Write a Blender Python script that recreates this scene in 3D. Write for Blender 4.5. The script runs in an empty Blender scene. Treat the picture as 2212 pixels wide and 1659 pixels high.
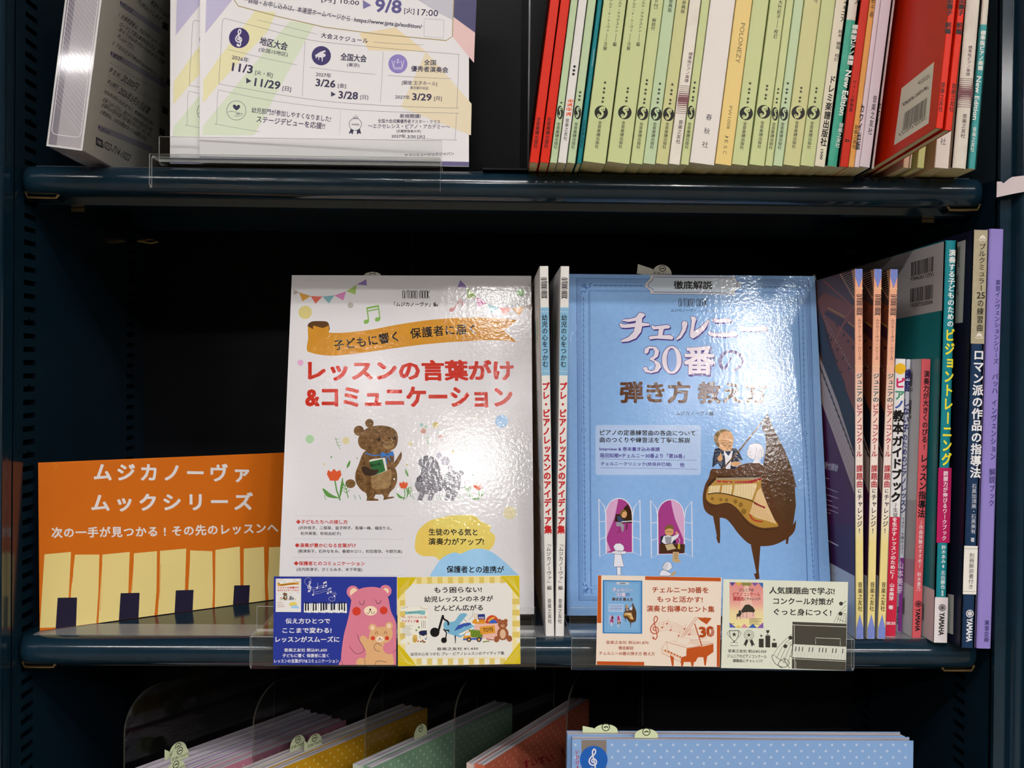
import bpy, math, random
from mathutils import Vector, Matrix
from mathutils.geometry import tessellate_polygon
random.seed(7)
SC = bpy.context.scene
# ---------------------------------------------------------------- camera, world, exposure
FPX, W, H = 2237.0, 2212.0, 1659.0
CAMZ = 1.40
YAW, PITCH, ROLL = math.radians(1.2), math.radians(-0.4), math.radians(0.55)
CF = Vector((math.sin(YAW)*math.cos(PITCH), math.cos(YAW)*math.cos(PITCH), math.sin(PITCH)))
_r0 = Vector((math.cos(YAW), -math.sin(YAW), 0)); _u0 = _r0.cross(CF)
CU = math.cos(ROLL)*_u0 - math.sin(ROLL)*_r0
CR = math.cos(ROLL)*_r0 + math.sin(ROLL)*_u0
CO = Vector((0, 0, CAMZ))
cam = bpy.data.cameras.new('camera'); camo = bpy.data.objects.new('camera', cam)
SC.collection.objects.link(camo)
cam.sensor_width = 36; cam.lens = FPX/W*36; cam.clip_start = 0.01
m = Matrix((CR, CU, -CF)).transposed().to_4x4(); m.translation = CO
camo.matrix_world = m
SC.camera = camo
SC.view_settings.view_transform = 'Standard'; SC.view_settings.look = 'None'
SC.view_settings.gamma = 1; SC.view_settings.use_curve_mapping = False
SC.view_settings.exposure = 0.0
wd = bpy.data.worlds.new('world'); SC.world = wd; wd.use_nodes = True
wd.node_tree.nodes['Background'].inputs[0].default_value = (1, .93, .82, 1)
wd.node_tree.nodes['Background'].inputs[1].default_value = 0.15
LAMPS = [(-.08, -3.0, 290, .08, .08), (.02, -1.5, 90, .06, .06), (.14, -2.2, 90, .05, .05), (-.47, -2.1, 80, .05, .05),      # x, y, radiance, half sizes
         (1.0, -2.1, 330, .035, .08), (1.2, -2.75, 430, .05, .09), (1.42, -3.45, 380, .04, .05), (.89, -2.9, 420, .035, .035),
         (0.1, -.95, 72, .62, .05), (-1.45, -1.35, 100, .5, .05), (1.75, -1.35, 100, .5, .05), (-1.6, -3.2, 100, .5, .06), (2.5, -3.2, 100, .5, .06)]

def ray(x, y):
    return CR*((x-W/2)/FPX) - CU*((y-H/2)/FPX) + CF
def at(x, y, Y):
    d = ray(x, y); return CO + d*(Y/d.y)
def atz(x, y, z):
    d = ray(x, y); return CO + d*((z-CAMZ)/d.z)

# ---------------------------------------------------------------- materials
def lin(h):
    h = h.lstrip('#'); c = [int(h[i:i+2], 16)/255 for i in (0, 2, 4)]
    return tuple(x/12.92 if x <= .04045 else ((x+.055)/1.055)**2.4 for x in c)+(1,)
_M = {}
def mat(h, fin='matte'):
    """one plain coloured surface; fin = its finish"""
    k = (h, fin)
    if k in _M: return _M[k]
    m = bpy.data.materials.new(f'{fin}_{h}'); m.use_nodes = True
    nt = m.node_tree; b = nt.nodes['Principled BSDF']
    b.inputs['Base Color'].default_value = lin(h)
    if fin == 'matte': b.inputs['Roughness'].default_value = .62; b.inputs['Specular IOR Level'].default_value = .25
    elif fin == 'page':
        b.inputs['Roughness'].default_value = .8; b.inputs['Specular IOR Level'].default_value = .1
    elif fin == 'coated':            # thin film laminate, smooth
        b.inputs['Roughness'].default_value = .34; b.inputs['Specular IOR Level'].default_value = .15
    elif fin in ('laminate', 'laminate2'):        # glossy laminate with orange peel ripple
        b.inputs['Roughness'].default_value = .08
        b.inputs['Specular IOR Level'].default_value = .5
        tc = nt.nodes.new('ShaderNodeTexCoord')
        n1 = nt.nodes.new('ShaderNodeTexNoise'); n1.inputs['Scale'].default_value = 360; n1.inputs['Detail'].default_value = 3
        bp = nt.nodes.new('ShaderNodeBump'); bp.inputs['Strength'].default_value = .15
        bp.inputs['Distance'].default_value = .0007
        nt.links.new(tc.outputs['Object'], n1.inputs['Vector']); nt.links.new(n1.outputs[0], bp.inputs['Height'])
        nt.links.new(bp.outputs[0], b.inputs['Normal'])
    elif fin == 'paint':
        b.inputs['Roughness'].default_value = .14; b.inputs['Specular IOR Level'].default_value = .5
    elif fin == 'dull': b.inputs['Roughness'].default_value = .45; b.inputs['Specular IOR Level'].default_value = .18
    elif fin == 'metal':
        b.inputs['Metallic'].default_value = 1; b.inputs['Roughness'].default_value = .3
    _M[k] = m; return m
def mottled(h, h2, scale, fin='matte', amt=.5):
    """two-tone paper or watercolour print"""
    k = (h, h2, scale, fin, amt)
    if k in _M: return _M[k]
    m = mat(h, fin).copy(); m.name = 'mottled_'+h; nt = m.node_tree; b = nt.nodes['Principled BSDF']
    tc = nt.nodes.new('ShaderNodeTexCoord'); n = nt.nodes.new('ShaderNodeTexNoise')
    n.inputs['Scale'].default_value = scale; n.inputs['Detail'].default_value = 6; n.inputs['Roughness'].default_value = .65
    r = nt.nodes.new('ShaderNodeMapRange'); r.inputs[1].default_value = .5-amt/2; r.inputs[2].default_value = .5+amt/2
    x = nt.nodes.new('ShaderNodeMix'); x.data_type = 'RGBA'
    x.inputs[6].default_value = lin(h); x.inputs[7].default_value = lin(h2)
    nt.links.new(tc.outputs['Object'], n.inputs['Vector']); nt.links.new(n.outputs[0], r.inputs[0])
    nt.links.new(r.outputs[0], x.inputs[0]); nt.links.new(x.outputs[2], b.inputs['Base Color'])
    _M[k] = m; return m
def graded(stops, z0, z1, fin='coated'):
    """printed vertical colour blend along local Z (part of the artwork)"""
    k = (tuple(stops), z0, z1, fin)
    if k in _M: return _M[k]
    m = mat(stops[0][1], fin).copy(); m.name = 'print_blend'; nt = m.node_tree; b = nt.nodes['Principled BSDF']
    tc = nt.nodes.new('ShaderNodeTexCoord'); s = nt.nodes.new('ShaderNodeSeparateXYZ')
    r = nt.nodes.new('ShaderNodeMapRange'); r.inputs[1].default_value = z0; r.inputs[2].default_value = z1
    cr = nt.nodes.new('ShaderNodeValToRGB'); e = cr.color_ramp.elements
    while len(e) < len(stops): e.new(.5)
    for i, (p, h) in enumerate(stops): e[i].position = p; e[i].color = lin(h)
    nt.links.new(tc.outputs['Object'], s.inputs[0]); nt.links.new(s.outputs[2], r.inputs[0])
    nt.links.new(r.outputs[0], cr.inputs[0]); nt.links.new(cr.outputs[0], b.inputs['Base Color'])
    _M[k] = m; return m
def clear(tint=(.97, .975, .97), rough=.03, name='clear_acrylic', body=None):
    k = ('clear', tint, rough, body)
    if k in _M: return _M[k]
    m = bpy.data.materials.new(name); m.use_nodes = True; nt = m.node_tree; nt.nodes.clear()
    o = nt.nodes.new('ShaderNodeOutputMaterial'); mx = nt.nodes.new('ShaderNodeMixShader')
    t = nt.nodes.new('ShaderNodeBsdfTransparent'); t.inputs[0].default_value = (*tint, 1)
    g = nt.nodes.new('ShaderNodeBsdfGlossy'); g.inputs['Roughness'].default_value = rough
    fr = nt.nodes.new('ShaderNodeFresnel'); ge = nt.nodes.new('ShaderNodeNewGeometry')
    mr = nt.nodes.new('ShaderNodeMapRange'); mr.inputs[3].default_value = 1.49; mr.inputs[4].default_value = 1/1.49
    nt.links.new(ge.outputs['Backfacing'], mr.inputs[0]); nt.links.new(mr.outputs[0], fr.inputs[0])
    nt.links.new(fr.outputs[0], mx.inputs[0]); nt.links.new(t.outputs[0], mx.inputs[1]); nt.links.new(g.outputs[0], mx.inputs[2])
    last = mx
    if body:
        d = nt.nodes.new('ShaderNodeBsdfDiffuse'); d.inputs[0].default_value = (*body[:3], 1)
        m2 = nt.nodes.new('ShaderNodeMixShader'); m2.inputs[0].default_value = body[3]
        nt.links.new(mx.outputs[0], m2.inputs[1]); nt.links.new(d.outputs[0], m2.inputs[2]); last = m2
    nt.links.new(last.outputs[0], o.inputs[0])
    _M[k] = m; return m

# ---------------------------------------------------------------- objects
def thing(name, label, cat, loc=(0, 0, 0), rot=None, group=None):
    o = bpy.data.objects.new(name, None); SC.collection.objects.link(o)
    M = (rot.to_4x4() if rot is not None else Matrix.Identity(4)); M.translation = Vector(loc)
    o.matrix_world = M; o.empty_display_size = .02
    return tag(o, label, cat, group)
def tag(o, label, cat, group=None):
    o['label'] = label; o['category'] = cat
    if group: o['group'] = group
    return o
class MB:
    def __init__(s): s.v = []; s.f = []; s.m = []; s.mats = []
    def mi(s, m):
        if m not in s.mats: s.mats.append(m)
        return s.mats.index(m)
    def add(s, vs, fs, m):
        b = len(s.v); i = s.mi(m); s.v += [tuple(p) for p in vs]
        for f in fs: s.f.append([b+k for k in f]); s.m.append(i)
    def box(s, x0, y0, z0, x1, y1, z1, m, M=None):
        vs = [Vector((x, y, z)) for z in (z0, z1) for y in (y0, y1) for x in (x0, x1)]
        if M: vs = [M@p for p in vs]
        s.add(vs, [(0, 2, 3, 1), (4, 5, 7, 6), (0, 1, 5, 4), (2, 6, 7, 3), (0, 4, 6, 2), (1, 3, 7, 5)], m)
    def prism(s, prof, x0, x1, m, axis='x'):
        """closed (a,b) profile swept along an axis; x: (y,z)  z: (x,y)  y: (x,z)"""
        n = len(prof)
        def P(t, p): return {'x': (t, p[0], p[1]), 'z': (p[0], p[1], t), 'y': (p[0], t, p[1])}[axis]
        vs = [P(x0, p) for p in prof]+[P(x1, p) for p in prof]
        fs = [(i, (i+1) % n, n+(i+1) % n, n+i) for i in range(n)]
        for t in tessellate_polygon([[Vector((p[0], p[1], 0)) for p in prof]]):
            fs += [tuple(t), tuple(n+k for k in reversed(t))]
        s.add(vs, fs, m)
    def tube(s, pts, r, m, k=8):
        pts = [Vector(p) for p in pts]; vs = []; n = len(pts)
        for i, p in enumerate(pts):
            d = (pts[min(i+1, n-1)]-pts[max(i-1, 0)]).normalized()
            a = d.orthogonal().normalized() if i == 0 else (a-d*a.dot(d)).normalized()
            b = d.cross(a)
            for j in range(k):
                t = j*2*math.pi/k; vs.append(p+a*r*math.cos(t)+b*r*math.sin(t))
        fs = [(i*k+j, i*k+(j+1) % k, (i+1)*k+(j+1) % k, (i+1)*k+j) for i in range(n-1) for j in range(k)]
        fs += [tuple(reversed(range(k))), tuple((n-1)*k+j for j in range(k))]
        s.add(vs, fs, m)
    def build(s, name, parent=None, smooth=None, bevel=0, fix=True):
        me = bpy.data.meshes.new(name); me.from_pydata(s.v, [], s.f)
        for mm in s.mats: me.materials.append(mm)
        me.polygons.foreach_set('material_index', s.m)
        me.update()
        if smooth: me.shade_smooth(); me.set_sharp_from_angle(angle=smooth)
        o = bpy.data.objects.new(name, me); SC.collection.objects.link(o)
        if bevel:
            b = o.modifiers.new('edge', 'BEVEL'); b.width = bevel; b.segments = 2; b.limit_method = 'ANGLE'
        if parent: o.parent = parent
        return o
def copy_tree(o, parent=None, M=None):
    c = o.copy(); SC.collection.objects.link(c)
    if parent: c.parent = parent
    if M is not None: c.matrix_world = M
    for ch in list(o.children): copy_tree(ch, c)
    return c

# ---------------------------------------------------------------- lettering
_fc = bpy.data.curves.new('letters', 'FONT'); _fo = bpy.data.objects.new('letters', _fc)
SC.collection.objects.link(_fo)
_G = {}
def glyphs(s, bold=0.0, res=2):
    k = (s, round(bold, 3))
    if k in _G: return _G[k]
    _fc.body = s; _fc.offset = 0; _fc.resolution_u = res
    dg = bpy.context.evaluated_depsgraph_get(); dg.update()
    me = bpy.data.meshes.new_from_object(_fo.evaluated_get(dg))
    vs = [(v.co.x, v.co.y) for v in me.vertices]; fs = [tuple(p.vertices) for p in me.polygons]
    bpy.data.meshes.remove(me)
    if vs: bb = (min(v[0] for v in vs), max(v[0] for v in vs), min(v[1] for v in vs), max(v[1] for v in vs))
    else: bb = (0, .5, 0, .7)
    if bold >= .01 and vs:          # heavier weight: the letter repeated with tiny shifts
        d = ((1, 1), (1, -1), (-1, 1), (-1, -1)) if bold < .03 else ((1, .7), (1, -.7), (-1, .7), (-1, -.7), (0, 1), (0, -1), (1, 0), (-1, 0))
        n = len(vs); v2, f2 = [], []
        for k2, (i, j) in enumerate(d):
            v2 += [(x+i*bold*.85, y+j*bold*.85, k2) for x, y in vs]; f2 += [tuple(q+k2*n for q in f) for f in fs]
        vs, fs = v2, f2; e = bold*.85; bb = (bb[0]-e, bb[1]+e, bb[2]-e, bb[3]+e)
    _G[k] = (vs, fs, bb); return _G[k]
ROTV = 'ー〜（）「」『』()―…~-—'
SMALL = 'ッャュョァィゥェォっゃゅょぁぃぅぇぉヵヶ'
EPS = 4e-5
class Canvas:
    """artwork on a flat face.  Points come in through self.map: photo pixels cast onto the face, or the face's own metres."""
    def __init__(s, mb, M, O, U, V, fin='coated', mode='px'):
        s.mb = mb; s.M = M; s.O = Vector(O); s.U = Vector(U).normalized(); s.V = Vector(V).normalized()
        s.N = s.U.cross(s.V); s.fin = fin; s.L = 1; s.mode = mode; s.pre = None; s.L0 = 0; s.seq = 0; s.clip = None
        R3 = M.to_3x3(); s.wO = M@s.O; s.wU = R3@s.U; s.wV = R3@s.V; s.wN = R3@s.N
    def px(s, x, y):
        d = ray(x, y); t = (s.wO-CO).dot(s.wN)/d.dot(s.wN); p = CO+d*t-s.wO
        return (p.dot(s.wU), p.dot(s.wV))
    def map(s, p):
        if s.pre: p = s.pre(p)
        q = s.px(*p) if s.mode == 'px' else p
        if s.clip: q = (min(max(q[0], s.clip[0]), s.clip[1]), min(max(q[1], s.clip[2]), s.clip[3]))
        return q
    def put(s, uvs, fs, c):
        base = (s.L+s.L0)*EPS; k = 1
        m = c if not isinstance(c, str) else mat(c, s.fin)
        vs = []
        for p in uvs:
            q = p[2] if len(p) > 2 else 0; k = max(k, q+1)
            vs.append(s.O+s.U*p[0]+s.V*p[1]+s.N*(base+((s.seq+q) % 13)*2.8e-6))
        s.seq += k
        s.mb.add(vs, fs, m)
    def poly(s, pts, c, mapped=False):
        uv = pts if mapped else [s.map(p) for p in pts]
        a = sum(uv[i][0]*uv[(i+1) % len(uv)][1]-uv[(i+1) % len(uv)][0]*uv[i][1] for i in range(len(uv)))
        if a < 0: uv = uv[::-1]
        if len(uv) <= 4 and len(uv) == 3: fs = [tuple(range(len(uv)))]
        else:
            fs = []
            for t in tessellate_polygon([[Vector((u, v, 0)) for u, v in uv]]):
                A, B, C = (uv[k] for k in t)
                fs.append(tuple(t) if (B[0]-A[0])*(C[1]-A[1])-(C[0]-A[0])*(B[1]-A[1]) > 0 else tuple(reversed(t)))
        s.put(uv, fs, c)
    def rect(s, x0, y0, x1, y1, c): s.poly([(x0, y0), (x1, y0), (x1, y1), (x0, y1)], c)
    def ell(s, x, y, rx, ry, c, n=20, rot=0, a0=0, a1=360):
        cr, sr = math.cos(rot), math.sin(rot); P = []
        for i in range(n+(a1-a0 < 360)):
            t = math.radians(a0+(a1-a0)*i/n); X, Y = rx*math.cos(t), ry*math.sin(t)
            P.append((x+X*cr-Y*sr, y+X*sr+Y*cr))
        s.poly(P, c)
    def circ(s, x, y, r, c, n=20): s.ell(x, y, r, r, c, n)
    def spl(s, pts, closed=False, k=6):
        """smooth curve through points (Catmull-Rom)"""
        n = len(pts); out = []
        rng = range(n if closed else n-1)
        for i in rng:
            g = lambda j: pts[j % n] if closed else pts[max(0, min(n-1, j))]
            p0, p1, p2, p3 = g(i-1), g(i), g(i+1), g(i+2)
            for q in range(k):
                t = q/k
                out.append(tuple(.5*((2*p1[d])+(-p0[d]+p2[d])*t+(2*p0[d]-5*p1[d]+4*p2[d]-p3[d])*t*t+(-p0[d]+3*p1[d]-3*p2[d]+p3[d])*t**3) for d in (0, 1)))
        if not closed: out.append(tuple(pts[-1]))
        return out
    def blob(s, pts, c, k=5): s.poly(s.spl(pts, True, k), c)
    def line(s, pts, w, c, taper=None, closed=False):
        """stroke of width w (same units as the points)"""
        if closed: pts = list(pts)+[pts[0]]
        n = len(pts); A = []; B = []
        for i, p in enumerate(pts):
            q0, q1 = pts[max(i-1, 0)], pts[min(i+1, n-1)]
            if closed and i in (0, n-1): q0, q1 = pts[n-2], pts[1]
            dx, dy = q1[0]-q0[0], q1[1]-q0[1]; l = math.hypot(dx, dy) or 1
            ww = w if taper is None else w*(taper[0]+(taper[1]-taper[0])*i/(n-1))
            A.append((p[0]-dy/l*ww/2, p[1]+dx/l*ww/2)); B.append((p[0]+dy/l*ww/2, p[1]-dx/l*ww/2))
        uv = [s.map(p) for p in A]+[s.map(p) for p in B]
        fs = []
        for i in range(n-1):
            q = (i, i+1, n+i+1, n+i); P = [uv[k] for k in q]
            a = sum(P[k][0]*P[(k+1) % 4][1]-P[(k+1) % 4][0]*P[k][1] for k in range(4))
            fs.append(q if a > 0 else q[::-1])
        s.put(uv, fs, c)
    def curve(s, pts, w, c, closed=False, taper=None, k=6): s.line(s.spl(pts, closed, k), w, c, taper)
    def dots(s, x0, y0, x1, y1, n, r, c, k=6):
        for i in range(n):
            t = i/(n-1); s.circ(x0+(x1-x0)*t, y0+(y1-y0)*t, r, c, k)
    def rrect(s, x0, y0, x1, y1, r, n=4):
        P = []
        for cx, cy, a in ((x1-r, y0+r, -90), (x1-r, y1-r, 0), (x0+r, y1-r, 90), (x0+r, y0+r, 180)):
            for i in range(n+1):
                t = math.radians(a+90*i/n); P.append((cx+r*math.cos(t), cy+r*math.sin(t)))
        return P
    def _place(s, vs, fs, bb, quad, c):
        """ink box bb -> quad (lower-left, lower-right, upper-left) in mapped uv"""
        a, b, d = quad; w = bb[1]-bb[0] or 1; h = bb[3]-bb[2] or 1
        ex = ((b[0]-a[0])/w, (b[1]-a[1])/w); ey = ((d[0]-a[0])/h, (d[1]-a[1])/h)
        s.put([(a[0]+ex[0]*(v[0]-bb[0])+ey[0]*(v[1]-bb[2]), a[1]+ex[1]*(v[0]-bb[0])+ey[1]*(v[1]-bb[2]), *v[2:]) for v in vs], fs, c)
    def t(s, txt, x0, y0, x1, y1, h, c, bold=0.0, skew=0):
        """one line of lettering: mid-line from (x0,y0) to (x1,y1), ink height h; h<0 keeps the letters' own proportions"""
        vs, fs, bb = glyphs(txt, bold); dx, dy = x1-x0, y1-y0; l = math.hypot(dx, dy)
        if h is None: h = l*(bb[3]-bb[2])/(bb[1]-bb[0])
        sg = 1 if s.mode == 'px' else -1
        nx, ny = -dy/l*h/2*sg, dx/l*h/2*sg
        k = skew*h/l
        s._place(vs, fs, bb, (s.map((x0+nx, y0+ny)), s.map((x1+nx, y1+ny)), s.map((x0-nx+dx*k, y0-ny+dy*k))), c)
    def run(s, txt, pts, h, c, bold=0.0, fill=.95):
        """letters set one by one along a path, cell size h"""
        L = [0]
        for i in range(1, len(pts)): L.append(L[-1]+math.hypot(pts[i][0]-pts[i-1][0], pts[i][1]-pts[i-1][1]))
        n = len(txt); sg = 1 if s.mode == 'px' else -1
        for i, ch in enumerate(txt):
            if ch in ' \u3000': continue
            d = L[-1]*(i+.5)/n; j = max(k for k in range(len(L)-1) if L[k] <= d)
            t = (d-L[j])/(L[j+1]-L[j]); x = pts[j][0]+(pts[j+1][0]-pts[j][0])*t; y = pts[j][1]+(pts[j+1][1]-pts[j][1])*t
            ux, uy = ((pts[j+1][0]-pts[j][0])/(L[j+1]-L[j]), (pts[j+1][1]-pts[j][1])/(L[j+1]-L[j]))
            vs, fs, bb = glyphs(ch, bold)
            if ord(ch) < 256: cx, w2 = (bb[0]+bb[1])/2, .5
            else: cx, w2 = .5, .5
            hw = L[-1]/n/2*fill; q = lambda a, b: s.map((x+ux*a-uy*sg*b, y+uy*a+ux*sg*b))
            s._place(vs, fs, (cx-.5, cx+.5, -.14, .86), (q(-hw, h/2), q(hw, h/2), q(-hw, -h/2)), c)
    def vt(s, txt, x0, y0, x1, y1, w, c, bold=0.0, fill=.97):
        """vertical Japanese: cells stacked from (x0,y0) top to (x1,y1) bottom, cell width w"""
        n = len(txt); dx, dy = x1-x0, y1-y0; l = math.hypot(dx, dy); ux, uy = dx/l, dy/l
        sg = 1 if s.mode == 'px' else -1
        rx, ry = uy*sg, -ux*sg                   # rightwards
        ch_h = l/n*fill
        for i, ch in enumerate(txt):
            if ch in ' \u3000': continue
            d = l*(i+.5)/n; x, y = x0+ux*d, y0+uy*d
            vs, fs, bb = glyphs(ch, bold)
            q = lambda a, b: s.map((x+rx*a+ux*b, y+ry*a+uy*b))
            if ch in ROTV:
                box = (0, 1, -.14, .86) if ord(ch) > 255 else ((bb[0]+bb[1])/2-.5, (bb[0]+bb[1])/2+.5, -.14, .86)
                hw = w/2; s._place(vs, fs, box, (q(-hw, -ch_h/2), q(-hw, ch_h/2), q(hw, -ch_h/2)), c)
            else:
                cx = (bb[0]+bb[1])/2 if ord(ch) < 256 else .5; a = b = 0
                if ch in SMALL: a, b = w*.08, -ch_h*.08
                if ch in '、。': a, b = w*.5, -ch_h*.5
                q2 = lambda A, B: q(A+a, B+b)
                s._place(vs, fs, (cx-.5, cx+.5, -.14, .86), (q2(-w/2, ch_h/2), q2(w/2, ch_h/2), q2(-w/2, -ch_h/2)), c)
    def star(s, x, y, r, c, n=5):
        s.poly([(x+(r if i % 2 == 0 else r*.4)*math.sin(i*math.pi/n), y-(r if i % 2 == 0 else r*.4)*math.cos(i*math.pi/n)*(1 if s.mode == 'px' else -1)) for i in range(2*n)], c)
# ---------------------------------------------------------------- the shop around the bookcase
XL, XR, YF, YB = -.3205, .3445, .703, .968
ZT1, ZT2, ZT3 = CAMZ+.1405, CAMZ-.180, CAMZ-.556      # shelf tops
CEIL = CAMZ+1.35
def struct(name, mb, **k):
    o = mb.build(name, **k); o['kind'] = 'structure'; return o
b = MB(); b.box(-3.5, -5.2, -.05, 3.5, 1.2, 0, mottled('#8d8373', '#7b7263', 3, 'coated')); struct('floor', b)
b = MB(); b.box(-3.5, -5.2, CEIL, 3.5, 1.2, CEIL+.05, mat('#b9b4aa', 'matte')); struct('ceiling', b)
b = MB(); b.box(-3.5, 1.15, 0, 3.5, 1.2, CEIL, mat('#6a655c', 'matte')); struct('wall_back', b)
b = MB(); b.box(-3.5, -5.2, 0, 3.5, -5.15, CEIL, mat('#5d574d', 'matte')); struct('wall_front', b)
b = MB(); b.box(-3.5, -5.15, 0, -3.45, 1.15, CEIL, mat('#5d574d', 'matte')); struct('wall_left', b)
b = MB(); b.box(3.45, -5.15, 0, 3.5, 1.15, CEIL, mat('#5d574d', 'matte')); struct('wall_right', b)
def lamp_mat(s):
    m = bpy.data.materials.new('lamp_glow'); m.use_nodes = True
    p = m.node_tree.nodes['Principled BSDF']; p.inputs['Emission Color'].default_value = (1, .975, .96, 1); p.inputs['Emission Strength'].default_value = s
    return m
for i, (x, y, s, q, q2) in enumerate(LAMPS):
    t = thing('ceiling_light', 'recessed ceiling light panel above the shop aisle', 'ceiling light', (x, y, CEIL), group='ceiling lights')
    b = MB()
    for (x0, y0, x1, y1) in ((-q-.02, -q2-.02, q+.02, -q2), (-q-.02, q2, q+.02, q2+.02), (-q-.02, -q2, -q, q2), (q, -q2, q+.02, q2)):
        b.box(x0, y0, -.012, x1, y1, 0, mat('#dcdad6', 'matte'))
    b.build('frame', t)
    b = MB(); b.box(-q, -q2, -.006, q, q2, -.001, lamp_mat(s)); b.build('diffuser', t)

# ---------------------------------------------------------------- the bookcase
NAVY = mottled('#142c3b', '#102532', 60, 'paint', .4); BLACKNAVY = mat('#07101a', 'paint'); INNER = mat('#05080d', 'dull')
case = thing('bookcase', 'dark navy steel bookcase with slotted uprights holding every shelf', 'bookcase', (0, .8, 0))
def W2(o): o.location = -Vector((0, .8, 0)); return o     # parts below are laid out in room coordinates
Z0, Z1 = .0, 2.1
def upright(xf, sgn, cols):
    """slotted inner plate at X=xf; sgn -1 = plate lies to the left of it"""
    b = MB(); pitch, sh = .0092, .0036
    zs = [CAMZ-.40+i*pitch for i in range(90)]
    lo, hi = zs[0]-.003, zs[-1]+.006
    def quad(y0, z0, y1, z1):
        p = [(xf, y0, z0), (xf, y1, z0), (xf, y1, z1), (xf, y0, z1)]
        b.add(p, [(0, 1, 2, 3) if sgn < 0 else (3, 2, 1, 0)], NAVY)
    quad(YF, Z0, YB, lo); quad(YF, hi, YB, Z1)
    ys = [YF, *cols[0], *cols[1], YB]
    for i in (0, 2, 4): quad(ys[i], lo, ys[i+1], hi)
    for y0, y1 in cols:
        z = lo
        for k, q in enumerate(zs):
            quad(y0, z, y1, q); z = q+sh
            d = xf+sgn*.007
            P = [(xf, y0, q), (xf, y1, q), (xf, y1, q+sh), (xf, y0, q+sh), (d, y0, q), (d, y1, q), (d, y1, q+sh), (d, y0, q+sh)]
            b.add(P, [(4, 5, 6, 7), (0, 1, 5, 4), (1, 2, 6, 5), (2, 3, 7, 6), (3, 0, 4, 7)], BLACKNAVY)
            if k % 5 == 2:      # every fifth slot has a notch on top
                ym = y0+(y1-y0)*.45
                b.add([(xf-sgn*2e-4, ym-.002, q+sh-.0002), (xf-sgn*2e-4, ym+.002, q+sh-.0002), (xf-sgn*2e-4, ym, q+sh+.0016)], [(0, 1, 2), (2, 1, 0)], BLACKNAVY)
        quad(y0, z, y1, hi)
    return b
def shell(xf, sgn, b, w=.05):
    x1 = xf+sgn*w
    b.box(min(xf, x1)+(.0075 if sgn > 0 else 0), YF+.001, Z0, max(xf, x1)-(.0075 if sgn < 0 else 0), YB, Z1, NAVY)
b = upright(XL, -1, ((.7177, .736), (.920, .939))); shell(XL, -1, b); W2(b.build('side_panel', case))
b = upright(XR, 1, ((.739, .757), (.925, .944))); shell(XR, 1, b); W2(b.build('side_panel', case))
def rib_front(pts, name):
    b = MB(); b.prism(pts, Z0, Z1, NAVY, 'z'); return W2(b.build(name, case, smooth=.9))
def arc(cx, cy, r, a0, a1, n=6):
    return [(cx+r*math.cos(math.radians(a0+(a1-a0)*i/n)), cy+r*math.sin(math.radians(a0+(a1-a0)*i/n))) for i in range(n+1)]
rib_front([(XL-.0005, YF)]+[(XL-.0005, .694)]+arc(XL-.006, .690, .0055, 20, -90)+arc(XL-.035, .6905, .006, -90, -180)+[(XL-.041, YF)], 'post_front')
fr = [(XR+.0005, YF), (XR+.0005, .697), (XR+.0015, .697), (XR+.002, .7)]
fr = [(XR+.0003, .7005), (XR+.0003, .6965), (XR+.0016, .6965), (XR+.002, .6985), (XR+.009, .6985)]
for k in range(4): fr += arc(XR+.0145+k*.011, .694, .0034, 200, 340, 6)+[(XR+.0195+k*.011, .6965)]
fr += [(XR+.06, .7005)]
b = MB(); b.prism(fr, Z0, Z1, NAVY, 'z'); W2(b.build('post_front', case, smooth=.7))
b = MB(); b.box(XL-.04, YB, Z0, XR+.05, YB+.004, Z1, INNER)
for x in (-.075, .1415): b.box(x, YB-.0012, Z0, x+.0012, YB, Z1, mat('#3a3128', 'paint'))
W2(b.build('back_panel', case))
b = MB(); b.box(XL-.045, .695, 0, XR+.055, YB, .06, NAVY); W2(b.build('plinth', case))

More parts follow.
